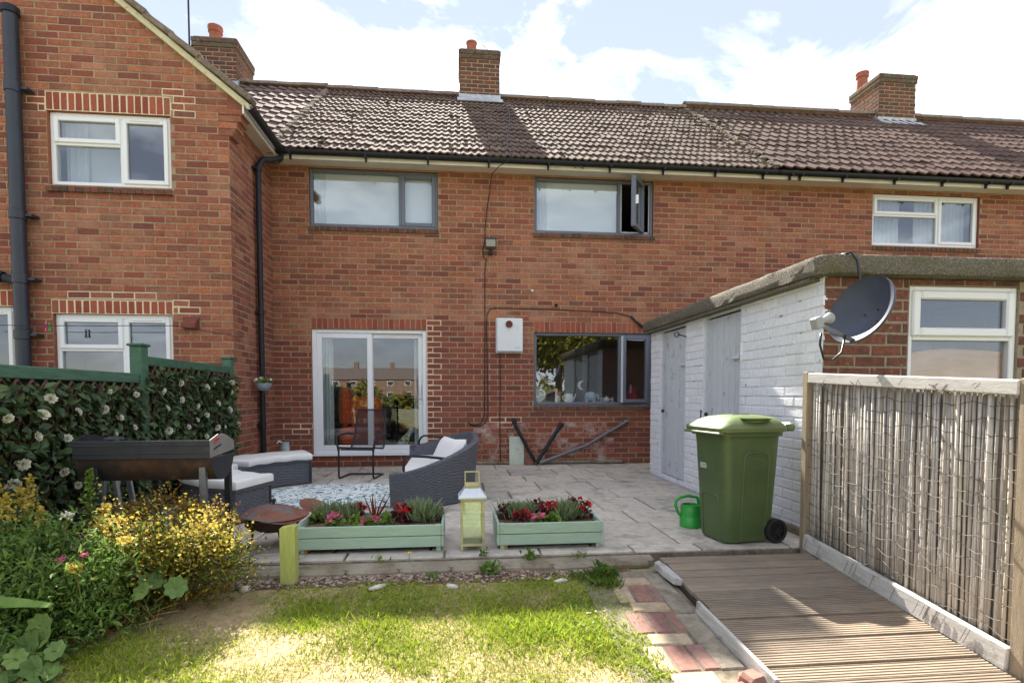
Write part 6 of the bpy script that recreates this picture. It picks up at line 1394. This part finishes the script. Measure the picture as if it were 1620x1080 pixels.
# ------------------------------------------------------------------ shrubs of the bed
def bush(name, label, c, rad, n, size, mat, clumps=40, sig=.05, shape='leaf', width=.8, flowers=None, stems=14, cat_='shrub', up=.5):
    t = thing(name, label, cat_, (c[0], c[1], gz(c[1])))
    K = unit(clumps) * np.array(rad) * (rng.uniform(.35, 1, (clumps, 1)) ** .5); K[:, 2] = np.abs(K[:, 2]) * np.where(rng.random(clumps) < .8, 1, -.6); K = K + np.array(c)
    i = rng.integers(0, clumps, n); P_ = K[i] + rng.normal(0, sig, (n, 3)) * np.array([1, 1, .8]); P_[:, 2] = np.maximum(P_[:, 2], gz(c[1]) + .02)
    D_ = unit(n) + np.array([0, 0, up]) + (P_ - np.array(c)) * 1.2; V, F = scatter(P_, D_, rng.uniform(.6, 1.2, n) * size, shape, width=width); from_np('foliage', V, F, mat, t, kind='stuff')
    m = MB()
    for k_ in range(stems):
        e = K[k_ % clumps]; b_ = (c[0] + (e[0] - c[0]) * .3, c[1] + (e[1] - c[1]) * .3, gz(c[1])); m.tube([b_, ((b_[0] + e[0]) / 2 + .02, (b_[1] + e[1]) / 2, (b_[2] + e[2]) / 2 + .03), tuple(e)], [.005, .004, .002], 5)
    m.build('stems', 'stem', t)['kind'] = 'stuff'
    if flowers:
        mat2, nf, sz, lo = flowers
        if isinstance(lo, list): top = np.array(lo)[:, :3]; sg2 = np.array(lo)[:, 3]
        else: top = K[np.argsort(-K[:, 2] + .3 * K[:, 1])][:max(3, int(clumps * lo))]; sg2 = np.full(len(top), sig * .75)
        j = rng.integers(0, len(top), nf); P2 = top[j] + rng.normal(0, 1, (nf, 3)) * sg2[j][:, None]; P2[:, 2] += sig * .4
        V, F = scatter(P2, unit(nf) + np.array([0, -.3, .6]), sz * rng.uniform(.7, 1.2, nf), 'petal', width=1.2); from_np('blossom', V, F, mat2, t, kind='stuff')
    return t
bush('golden_shrub', 'golden yellow flowering shrub in front of the barbecue', (1.0, -4.80, .08), (.38, .20, .27), 8000, .024, 'leaf_gold', 90, .05, flowers=('bud_gold', 1500, .017, [(.77, -4.86, .34, .055), (.84, -4.88, .26, .05), (.93, -4.9, .22, .04), (1.18, -4.85, .32, .06), (1.12, -4.9, .23, .06), (1.26, -4.84, .22, .05), (1.0, -4.92, .15, .08)]))
bush('bronze_shrub', 'bronze green shrub between the barbecue legs and the golden shrub', (.92, -4.60, .18), (.34, .10, .30), 5200, .020, 'leaf_bronze', 50, .045, flowers=('bud_gold', 500, .013, .5))
bush('green_shrub', 'mid green leafy shrub at the left picture edge', (.36, -4.95, .06), (.42, .26, .28), 5200, .036, 'leaf_green', 44, .06, width=.6)
bush('leafy_shrub', 'light green leafy shrub in front of the spire plants', (.58, -5.0, .10), (.34, .2, .28), 4200, .038, 'leaf_green', 40, .055, width=.5)
bush('ground_cover_plant', 'low bushy green plant spilling over the edging bricks', (.60, -5.20, -.10), (.22, .17, .15), 1900, .034, 'leaf_green', 26, .045, width=.6, cat_='plant')
bush('low_green_plant', 'low dark green plant at the front of the bed above the edging', (.72, -5.02, -.06), (.3, .16, .17), 2200, .036, 'leaf_green', 26, .05, width=.5, cat_='plant')
def spire(i, x, y, h, label, mat='leaf_green', tip='bud_gold'):
    z0 = gz(y); t = thing('spire_plant', label, 'plant', (x, y, z0), 'upright spire plants with golden tips'); lean = rng.normal(0, .06, 2)
    top = np.array([x + lean[0], y + lean[1], z0 + h]); b_ = np.array([x, y, z0]); MB().tube([tuple(b_), tuple((b_ + top) / 2 + np.array([.01, 0, 0])), tuple(top)], [.005, .004, .002], 5).build('stem', 'stem', t)
    n_ = 46; s_ = rng.uniform(.15, .85, n_); P_ = b_ + (top - b_) * s_[:, None]; a = rng.uniform(0, 6.28, n_); D_ = np.stack([np.cos(a), np.sin(a), rng.uniform(.0, .7, n_)], 1); V, F = scatter(P_, D_, (1.15 - s_) * .085 + .015, 'leaf', width=.55); from_np('foliage', V, F, mat, t, kind='stuff')
    n_ = 150; s_ = rng.uniform(.78, 1.06, n_); P_ = b_ + (top - b_) * s_[:, None] + rng.normal(0, 1, (n_, 3)) * (1.1 - s_)[:, None] * .09; V, F = scatter(P_, unit(n_) + np.array([0, 0, .8]), rng.uniform(.012, .024, n_), 'petal'); from_np('flower_spike', V, F, tip, t, kind='stuff')
for i, (px_, py_, dep) in enumerate(((30, 760, 2.95), (57, 775, 2.9), (80, 757, 3.0), (98, 805, 2.8), (125, 770, 3.0), (178, 748, 3.1), (165, 800, 2.85), (12, 800, 2.8))):
    y = -7.713 + dep; x = 2.458 + (px_ - 722) / 863.76 * dep; zt_ = .99 - (py_ - 624) / 863.76 * dep
    spire(i, x, y, zt_ - gz(y), ['tall golden tipped spire plant farthest left', 'second golden tipped spire plant from the left', 'tallest spire plant left of the folding stand legs', 'short golden spire plant before the barbecue left leg', 'golden tipped spire plant right of the folding stand', 'tall green spire plant beside the bronze shrub', 'shorter yellow green spire plant left of the golden shrub', 'low spire plant touching the left picture edge'][i], mat='leaf_green', tip='bud_gold' if i != 5 else 'leaf_lime')
# pink valerian heads and a yellow sprig on thin stalks
def stalk(px_, py_, dep, label, mat, r, name='valerian', base=(.06, 0)):
    y = -7.713 + dep; x = 2.458 + (px_ - 722) / 863.76 * dep; z = .99 - (py_ - 624) / 863.76 * dep; t = thing(name, label, 'flower', (x - base[0], y, gz(y)))
    MB().tube([(x - base[0] - .05, y, gz(y)), (x - base[0] * .6, y, (z + gz(y)) / 2 + .03), (x, y, z)], [.003, .0025, .002], 5).build('stem', 'stem', t); n_ = 46; V, F = scatter(np.array([x, y, z]) + unit(n_) * r * rng.uniform(.3, 1, (n_, 1)) * np.array([1.2, 1, .7]), unit(n_) + np.array([0, 0, .6]), r * .55, 'petal'); from_np('flower_head', V, F, mat, t, kind='stuff')
    V, F = scatter(np.array([[x - base[0] * .6, y, (z + gz(y)) / 2]] * 6), unit(6) + np.array([0, 0, .3]), .04, 'leaf', width=.5); from_np('foliage', V, F, 'leaf_green', t, kind='stuff')
stalk(136, 869, 2.62, 'pink flower head left of the yellow sprig', 'petal_pink', .02); stalk(169, 862, 2.6, 'pink flower head right above the yellow sprig', 'petal_pink', .016); stalk(5, 840, 2.6, 'lilac pink flower head at the left picture edge', 'petal_lilac', .022); stalk(94, 861, 2.66, 'small faded pink flower head among the green leaves', 'petal_lilac', .012)
stalk(155, 882, 2.55, 'yellow flower sprig hanging over the low plant', 'bud_gold', .035, 'yellow_sprig', (-.05, 0)); stalk(228, 842, 2.6, 'pale yellow flower sprig in front of the golden shrub', 'bud_gold', .032, 'yellow_sprig', (.1, 0)); stalk(148, 803, 2.75, 'cream flower sprig above the green shrub', 'rose', .026, 'cream_sprig')
# mallow: round scalloped leaves, each a part
def round_leaf(lobes=9):
    n_ = lobes * 4; V = [(0, 0, -.12)]; F = []
    for r_, zz_ in ((.5, 0), (1.0, .1)):
        for i in range(n_):
            a = 6.2832 * i / n_; rr_ = r_ * (1 + .10 * math.cos(lobes * a)) if r_ > .9 else r_; V.append((rr_ * math.cos(a), rr_ * math.sin(a), zz_ + .07 * r_ * math.cos(lobes * a)))
    for i in range(n_):
        j = (i + 1) % n_; F += [(0, 1 + i, 1 + j), (1 + i, 1 + n_ + i, 1 + n_ + j), (1 + i, 1 + n_ + j, 1 + j)]
    return np_mesh('leaf', V, F, 'leaf_mallow', smooth=True)
rl_ = [round_leaf(9), round_leaf(7), round_leaf(8)]
def mallow(label, spots, base):
    t = thing('mallow', label, 'plant', (base[0], base[1], gz(base[1]))); m = MB()
    for i, (px_, py_, dep, s_) in enumerate(spots):
        y = -7.713 + dep; p = Vector((2.458 + (px_ - 722) / 863.76 * dep, y, .99 - (py_ - 624) / 863.76 * dep)); 
        put('leaf', rl_[i % 3], t, p, (R(48) + rng.normal(0, .35), rng.normal(-.1, .35), rng.uniform(-.6, .6)), s_); m.tube([(base[0] + rng.normal(0, .05), base[1] + rng.normal(0, .05), gz(base[1])), tuple((p + Vector((base[0], base[1], gz(base[1])))) / 2 + Vector((0, 0, .03))), tuple(p)], .003, 5)
    m.build('stalks', 'stem', t)['kind'] = 'stuff'
mallow('round leaved mallow plant in the bottom left corner', [(15, 1040, 2.3, .05), (60, 1050, 2.28, .045), (95, 1030, 2.32, .05), (40, 1010, 2.36, .046), (85, 995, 2.4, .05), (20, 985, 2.45, .05), (110, 985, 2.42, .042), (60, 970, 2.5, .05), (105, 965, 2.46, .046), (10, 955, 2.55, .055), (125, 1005, 2.36, .04), (70, 1015, 2.33, .04), (90, 1060, 2.25, .035), (5, 1068, 2.22, .05), (45, 1075, 2.2, .045), (118, 1040, 2.3, .03), (30, 950, 2.6, .05), (75, 945, 2.62, .05)] + [(float(rng.uniform(-5, 128)), float(yy_), 2.62 - (yy_ - 945) * .0032 + float(rng.uniform(-.03, .04)), float(rng.uniform(.034, .05))) for yy_ in np.linspace(950, 1078, 22)], (.55, -5.32))
mallow('dark round leaved plant at the front of the golden shrub', [(262, 905, 2.72, .055), (240, 890, 2.74, .05), (298, 915, 2.68, .05), (280, 885, 2.78, .05), (215, 885, 2.76, .05), (248, 920, 2.66, .042), (195, 895, 2.7, .045)], (.93, -4.98))
# strap leaves and thin grass stems
sl_ = thing('strap_leaf_plant', 'plant with one long broad strap leaf at the left edge', 'plant', (.1, -5.25, -.15)); m = MB(); rows = []
for i in range(9):
    s_ = i / 8; px_ = -30 + 150 * s_; py_ = 938 - 8 * math.sin(s_ * 3.1) ; dep = 2.42; x = 2.458 + (px_ - 722) / 863.76 * dep; z = .99 - (py_ - 624) / 863.76 * dep; hw_ = .024 * math.sin(math.pi * min(1, s_ * .55 + .42)); rows.append([(x, -5.29 - .01, z - hw_), (x, -5.283, z), (x, -5.27, z + hw_)])
m.loft(rows, closed=False).build('leaf', 'leaf_green', sl_, smooth='all')
for k_, (pa, pb_) in enumerate((((0, 878), (62, 828)), ((0, 858), (70, 832)))):
    m = MB(); dep = 2.5; P2 = []
    for i in range(6):
        s_ = i / 5; px_ = pa[0] + (pb_[0] - pa[0]) * s_; py_ = pa[1] + (pb_[1] - pa[1]) * s_ - 8 * math.sin(3.14 * s_); P2.append((2.458 + (px_ - 722) / 863.76 * dep, -7.713 + dep, .99 - (py_ - 624) / 863.76 * dep))
    m.loft([[(x, y, z - .006 * (1 - i / 5.5)), (x, y + .004, z + .006 * (1 - i / 5.5))] for i, (x, y, z) in enumerate(P2)], closed=False).build('leaf', 'leaf_lime', sl_)
m = MB()
for i in range(14):
    x = .78 + .02 * i + rng.normal(0, .02); y = -5.0 + rng.normal(0, .04); m.tube([(x, y, gz(y)), (x + rng.normal(.03, .03), y - .02, gz(y) + .06), (x + rng.normal(.07, .05), y - .03, gz(y) + rng.uniform(.08, .16))], [.002, .0018, .001], 4)
o = m.build('dry_stems', 'straw', None, loc=(.9, -5.0, -.12)); tag(o, 'thin dry flower stems leaning over the edging bricks', 'stems')
# ------------------------------------------------------------------ plants in the planters
def potplant(kind, x, y, label, h=.1, z=.135):
    nm = {'lav': 'silver_herb', 'red': 'red_begonia', 'pink': 'pink_begonia', 'col': 'red_coleus', 'spike': 'spiky_cordyline', 'lime': 'green_foliage_plant'}[kind]
    t = thing(nm, label, 'plant', (x, y, z), 'bedding plants in the planters'); c = np.array([x, y, z])
    if kind == 'lav':
        n_ = 420; P_ = c + rng.normal(0, 1, (n_, 3)) * np.array([.030, .03, 0]); D_ = np.stack([rng.normal(0, .3, n_), rng.normal(0, .3, n_), np.ones(n_)], 1) + (P_ - c) * 6; V, F = scatter(P_ + D_ * rng.uniform(0, h * .5, (n_, 1)), D_, rng.uniform(.4, .7, n_) * h, 'blade', width=1.1); from_np('foliage', V, F, 'leaf_lav', t, kind='stuff'); return
    if kind == 'spike':
        for i in range(15):
            a = rng.uniform(0, 6.28); el = rng.uniform(.95, 1.5); d = np.array([math.cos(a) * math.cos(el), math.sin(a) * math.cos(el), math.sin(el)]); V, F = scatter([c], [d], [h * rng.uniform(.75, 1.15)], 'blade', width=.55); from_np('leaf', V, F, 'leaf_spike', t)
        return
    lf = {'red': 'leaf_red', 'pink': 'leaf_lime', 'col': 'leaf_red', 'lime': 'leaf_lime'}[kind]; n_ = 60; P_ = c + unit(n_) * np.array([.05, .045, .02]) * rng.uniform(.2, 1, (n_, 1)) + np.array([0, 0, 1]) * rng.uniform(.0, h * .75, (n_, 1)); D_ = unit(n_) + np.array([0, 0, .25]) + (P_ - c) * 9 * np.array([1, 1, .3]); V, F = scatter(P_, D_, rng.uniform(.025, .045, n_), 'leaf', width=1.25); from_np('foliage', V, F, lf, t, kind='stuff')
    if kind in ('red', 'pink'):
        for i in range(6):
            q = c + unit(1)[0] * np.array([.05, .045, 0]) + np.array([0, -.015, h * rng.uniform(.6, 1.0)]); n2 = 11; V, F = scatter(q + rng.normal(0, .006, (n2, 3)), unit(n2) + np.array([0, -.4, .4]), rng.uniform(.014, .024, n2), 'petal', width=1.3); from_np('blossom', V, F, 'petal_red' if kind == 'red' else 'petal_pink', t)
for a in (('lime', 1.53, -3.98, 'green foliage plant at the far left end of the left planter', .09), ('lav', 1.60, -3.93, 'silver herb behind the pink begonia at the left end', .13), ('pink', 1.67, -4.12, 'pink begonia at the left of the left planter', .08), ('lav', 1.72, -3.92, 'silver herb with the red bloom to its right', .13), ('red', 1.79, -3.93, 'single red begonia at the back of the left planter', .12), ('lime', 1.81, -4.1, 'lime green foliage plant left of the spiky plant', .08), ('spike', 1.905, -4.0, 'spiky dark red cordyline rising from the left planter', .22), ('pink', 1.91, -4.16, 'pink begonia in front of the spiky plant', .06), ('lime', 2.0, -4.1, 'lime green leaves right of the spiky plant', .085), ('col', 2.06, -3.98, 'dark red coleus behind the bright red begonia', .11), ('red', 2.11, -4.05, 'bright red begonia in the right half of the left planter', .13), ('lav', 2.20, -4.0, 'large silver herb right of the bright red begonia', .15), ('lav', 2.26, -4.02, 'silver herb second from the right end of the left planter', .13), ('col', 2.32, -3.98, 'bronze foliage plant at the right end of the left planter', .10),
          ('col', 2.79, -4.0, 'dark red coleus at the left end of the right planter', .11), ('lav', 2.85, -3.98, 'silver herb near the left end of the right planter', .12), ('red', 2.89, -4.12, 'red begonia left of the middle of the right planter', .085), ('lav', 2.94, -3.94, 'silver herb behind the middle begonias of the right planter', .11), ('pink', 3.0, -4.15, 'pink begonia at the front of the right planter', .06), ('col', 3.03, -3.95, 'tall dark red coleus in the middle of the right planter', .13), ('red', 3.08, -4.05, 'bright red begonia right of the tall coleus', .12), ('lime', 3.1, -4.14, 'lime leaves at the front right of the right planter', .07), ('lav', 3.18, -4.05, 'bushy silver herb in the right half of the right planter', .13), ('lav', 3.23, -4.03, 'bushy silver herb next to the end coleus', .13), ('col', 3.27, -3.96, 'dark red coleus behind the right end herbs', .15), ('red', 3.32, -4.05, 'red begonia at the right end of the right planter', .13)): potplant(a[0], a[1], a[2], a[3], a[4] * 1.05)
# ------------------------------------------------------------------ inside the living room
ac = thing('armchair', 'orange armchair seen through the patio door', 'armchair', (.95, .95, .16)); X0, Y0, Z0 = .76, .36, .16
MB().box(X0, X0 + .62, Y0, Y0 + .6, Z0 + .08, Z0 + .36, bev=.05).build('seat', 'sofa_orange', ac); MB().box(X0, X0 + .16, Y0 + .0, Y0 + .7, Z0 + .36, Z0 + .95, bev=.07).build('backrest', 'sofa_orange', ac); MB().box(X0 + .161, X0 + .62, Y0, Y0 + .12, Z0 + .361, Z0 + .80, bev=.05).build('arm', 'sofa_orange', ac); MB().box(X0 + .161, X0 + .62, Y0 + .48, Y0 + .6, Z0 + .361, Z0 + .54, bev=.05).build('arm', 'sofa_orange', ac)
for x, y in ((.80, .40), (1.34, .40), (.80, .90), (1.34, .90)): MB().box(x - .02, x + .02, y - .02, y + .02, Z0, Z0 + .08).build('leg', 'deck_dark', ac)
so = thing('dark_sofa', 'dark sofa with cushions deep in the living room', 'sofa', (1.9, 1.9, .16)); MB().box(1.35, 2.6, 1.6, 2.4, .2, .58, bev=.06).build('seat', 'cloth_dark', so); MB().box(1.35, 2.6, 2.15, 2.4, .58, .98, bev=.06).build('backrest', 'cloth_dark', so); MB().box(1.35, 1.55, 1.6, 2.149, .58, .76, bev=.06).build('arm', 'cloth_dark', so)
# dog sitting behind the right-hand glass, looking right
def skin(name, pts, edges, rad, mat, parent, root=0):
    off = ORI[parent]; me = bpy.data.meshes.new(name); me.from_pydata([tuple(Vector(p) - off) for p in pts], edges, []); me.materials.append(MAT[mat]); o = bpy.data.objects.new(name, me); link(o, parent); ORI[o] = off
    md = o.modifiers.new('skin', 'SKIN'); md.use_smooth_shade = True
    for i, r_ in enumerate(rad):
        v = me.skin_vertices[0].data[i]; v.radius = (r_, r_) if not isinstance(r_, tuple) else r_; v.use_root = (i == root)
    o.modifiers.new('sub', 'SUBSURF').render_levels = 2; o.modifiers['sub'].levels = 2; return o
dg = thing('dog', 'small white and grey dog sitting inside the right door pane, looking right', 'dog', (1.66, .42, .16)); q = lambda x, z, y=0: (1.60 + x, .42 + y, .165 + z)
P_ = [q(.0, .07), q(.06, .12), q(.12, .17), q(.16, .24), q(.19, .30), q(.25, .295), q(.28, .285), q(-.05, .03), q(-.10, .02), q(.13, .10, -.035), q(.145, .012, -.04), q(.17, .01, -.04), q(.13, .10, .035), q(.145, .012, .04), q(.17, .01, .04), q(.03, .045, -.05), q(.09, .02, -.055), q(.03, .045, .05), q(.09, .02, .055)]
skin('body', P_, [(0, 1), (1, 2), (2, 3), (3, 4), (4, 5), (5, 6), (0, 7), (7, 8), (2, 9), (9, 10), (10, 11), (2, 12), (12, 13), (13, 14), (0, 15), (15, 16), (0, 17), (17, 18)], [.068, .066, .06, .042, .048, .028, .018, .022, .012, .022, .014, .014, .022, .014, .014, .042, .022, .042, .022], 'dog_fur', dg)
for s_ in (-1, 1): MB().prism([(0, 0), (.03, .0), (.012, .045)], 'y', -.005, .005).build('ear', 'cloth_dark', dg).location = Vector(q(.165, .33, s_ * .03)) - ORI[dg]
V, F = blobs([q(.292, .287)], [(.009, .009, .008)], .05); from_np('nose', V, F, 'cloth_dark', dg); V, F = blobs([q(.222, .318, -.036), q(.222, .318, .036)], [(.007, .004, .007)] * 2, .05); from_np('eyes', V, F, 'cloth_dark', dg)
# ------------------------------------------------------------------ kitchen sill
MB().box(3.56, 5.28, .121, .36, .855, .88).build('window_board', 'upvc', H_MID)
def lathe_thing(name, label, cat_, prof, c, mat, extra=None, n=18):
    t = thing(name, label, cat_, c); MB().lathe(prof, c, n).build('body', mat, t, smooth=45)
    if extra: extra(t, Vector(c))
    return t
sz_ = .881
pt = thing('plate', 'white plate propped in the left corner of the kitchen window', 'plate', (3.66, .25, sz_)); MB().lathe([(.001, 0), (.06, .002), (.10, .016), (.102, .02), (.06, .008), (.001, .006)], (0, 0, 0), 26, T=Matrix.Translation((3.66, .24, sz_ + .105)) @ Matrix.Rotation(R(75), 4, 'X')).build('dish', 'ceramic', pt, smooth=40); MB().box(3.62, 3.7, .22, .30, sz_, sz_ + .012).build('stand', 'ceramic', pt)
lathe_thing('jug', 'white jug with a handle on the kitchen windowsill', 'jug', [(.001, 0), (.055, 0), (.06, .02), (.058, .09), (.05, .11), (.052, .125), (.044, .12), (.001, .03)], (4.10, .165, sz_), 'ceramic', lambda t, c: MB().tube([c + Vector((-.05, 0, .105)), c + Vector((-.095, 0, .09)), c + Vector((-.095, 0, .05)), c + Vector((-.055, 0, .025))], .008, 8).tube([c + Vector((.05, 0, .03)), c + Vector((.085, 0, .07)), c + Vector((.1, 0, .125))], [.014, .01, .008], 8).build('handle_and_spout', 'ceramic', t, smooth=True))
lathe_thing('glass_jar', 'small clear jar left of the white jug', 'jar', [(.001, 0), (.035, 0), (.037, .05), (.03, .08), (.032, .1), (.026, .1), (.001, .02)], (3.93, .16, sz_), 'ceramic_blue')
el = lathe_thing('elephant_ornament', 'patterned elephant ornament in the middle of the kitchen windowsill', 'ornament', [(.001, .03), (.06, .03), (.085, .06), (.085, .11), (.06, .145), (.001, .155)], (4.42, .17, sz_), 'ceramic_blue')
for dx, dy in ((-.05, -.03), (.05, -.03), (-.05, .03), (.05, .03)): MB().lathe([(.022, 0), (.02, .06)], (4.42 + dx, .17 + dy, sz_), 10, cap=True).build('leg', 'ceramic_blue', el, smooth=40)
MB().tube([(4.50, .17, sz_ + .11), (4.535, .17, sz_ + .09), (4.545, .17, sz_ + .04)], [.022, .016, .01], 8).build('trunk', 'ceramic_blue', el, smooth=True)
lathe_thing('teapot', 'small white teapot right of the elephant ornament', 'teapot', [(.001, 0), (.035, 0), (.055, .025), (.055, .045), (.035, .065), (.01, .07), (.012, .08), (.001, .09)], (4.66, .165, sz_ + .006), 'ceramic', lambda t, c: MB().tube([c + Vector((.045, 0, .03)), c + Vector((.08, 0, .04)), c + Vector((.095, 0, .07))], [.012, .009, .006], 8).tube([c + Vector((-.045, 0, .055)), c + Vector((-.085, 0, .05)), c + Vector((-.08, 0, .025)), c + Vector((-.045, 0, .02))], .006, 8).build('spout_and_handle', 'ceramic', t, smooth=True))
lathe_thing('saucer', 'white saucer beside the little teapot', 'saucer', [(.001, 0), (.04, .002), (.06, .012), (.05, .006), (.001, .004)], (4.57, .2, sz_), 'ceramic'); lathe_thing('egg_cup', 'tiny cup near the kitchen window mullion', 'cup', [(.001, 0), (.02, 0), (.008, .015), (.02, .035), (.022, .05), (.018, .05)], (4.76, .2, sz_), 'ceramic')
mo = thing('moon_ornament', 'white crescent moon ornament hanging in the kitchen window', 'ornament', (4.27, .16, 1.15)); a = np.linspace(R(60), R(300), 17); oc = [(.065 * math.cos(t) + 4.29, .065 * math.sin(t) + 1.13) for t in a]; ic = [(.052 * math.cos(t) + 4.318, .056 * math.sin(t) + 1.13) for t in reversed(np.linspace(R(74), R(286), 17))]
m = MB(); n_ = 17; m.loft([[(p[0], .155, p[1]) for p in oc], [(p[0], .155, p[1]) for p in reversed(ic)]], closed=False).loft([[(p[0], .167, p[1]) for p in oc], [(p[0], .167, p[1]) for p in reversed(ic)]], closed=False).loft([[(p[0], .155, p[1]) for p in oc], [(p[0], .167, p[1]) for p in oc]], closed=False).loft([[(p[0], .155, p[1]) for p in ic], [(p[0], .167, p[1]) for p in ic]], closed=False).build('crescent', 'ceramic', mo); MB().tube([(4.30, .161, 1.19), (4.31, .161, 1.83)], .001, 4).build('thread', 'ceramic', mo)
rb = thing('red_basket', 'dark red basket of pots behind the small kitchen casement', 'basket', (5.08, .25, sz_)); MB().lathe([(.001, 0), (.08, 0), (.11, .09), (.115, .13), (.105, .13), (.001, .05)], (5.08, .25, sz_), 20).build('bowl', 'red_gloss', rb, smooth=40); MB().lathe([(.02, 0), (.026, .12), (.018, .15), (.012, .2), (.001, .2)], (5.05, .24, sz_ + .06), 12).build('bottle', 'petal_pink', rb, smooth=40); MB().lathe([(.02, 0), (.022, .1), (.014, .15), (.001, .16)], (5.12, .27, sz_ + .06), 12).build('bottle', 'red_gloss', rb, smooth=40)
# ------------------------------------------------------------------ the gardens behind the camera, mirrored in the glass
def far_house(x0, x1, y, h, rz_, label):
    t = thing('far_terrace', label, 'house', ((x0 + x1) / 2, y, -.2), 'houses across the gardens mirrored in the glass'); MB().box(x0, x1, y - 7, y, -.3, h).build('wall', 'far_wall', t)
    MB().prism([(y + .3, h), (y - 3.5, h + rz_), (y - 7.3, h)], 'x', x0 - .2, x1 + .2).build('roof', 'far_roof', t)
    n_ = int((x1 - x0) / 4)
    for i in range(n_):
        xx = x0 + (i + .5) * (x1 - x0) / n_
        for zz_ in (.6, 3.1):
            f_ = MB().box(xx - .7, xx + .7, y + .002, y + .06, zz_, zz_ + 1.1).build('window', 'upvc', t); MB().box(xx - .62, xx + .62, y + .061, y + .07, zz_ + .08, zz_ + 1.02).build('pane', 'pipe_navy', f_)
        if i % 2: MB().box(xx - .5, xx + .5, y - 4.0, y - 3.0, h + rz_ - .6, h + rz_ + 1.3).build('chimney', 'far_wall', t)
far_house(-70, -7, -125, 4.6, 3.0, 'long brick terrace with chimneys mirrored in the left door pane')
def tree(x, y, h, r_, label, n_=7000):
    t = thing('garden_tree', label, 'tree', (x, y, -.28), 'trees behind the camera mirrored in the glass'); MB().tube([(x, y, -.3), (x + .1, y, h * .35), (x - .05, y + .1, h * .7)], [.18, .13, .06], 9).build('trunk', 'bark', t, smooth=True)
    for k_ in range(4): a = k_ * 1.6; MB().tube([(x + .05, y, h * .4), (x + r_ * .35 * math.cos(a), y + r_ * .35 * math.sin(a), h * .62), (x + r_ * .7 * math.cos(a), y + r_ * .7 * math.sin(a), h * .75)], [.07, .05, .02], 6).build('limb', 'bark', t, smooth=True)
    K = unit(40) * rng.uniform(.4, 1, (40, 1)) * np.array([r_, r_, h * .36]) + np.array([x, y, h * .62]); P_ = K[rng.integers(0, 40, n_)] + rng.normal(0, r_ * .17, (n_, 3)); V, F = scatter(P_, unit(n_), rng.uniform(.16, .3, n_), 'leaf'); from_np('crown', V, F, 'hedge', t, kind='stuff')
for a in ((6.6, -14.5, 6.0, 2.3, 'yellow green tree mirrored in the left of the kitchen window'), (11.5, -19, 7.0, 2.8, 'broad tree mirrored beside the outhouse in the kitchen window'), (4.2, -24, 5.0, 2.2, 'round tree mirrored low in the right door pane'), (-6.5, -21, 3.2, 1.6, 'small tree mirrored in the wing windows')): tree(*a)

gh = thing('garden_hedge', 'long uneven hedge across the gardens mirrored low in the door glass', 'hedge', (0, -44, -.28)); n_ = 9000
x = rng.uniform(-36, 30, n_); z = rng.random(n_) * (1.5 + .6 * np.sin(x * .7) + .4 * np.sin(x * 1.9)); V, F = scatter(np.stack([x, -44 + rng.normal(0, .5, n_), z - .2], 1), unit(n_), rng.uniform(.3, .6, n_), 'leaf'); from_np('foliage', V, F, 'hedge', gh, kind='stuff'); MB().box(-36, 30, -44.2, -43.9, -.3, .9).build('stems', 'bark', gh)
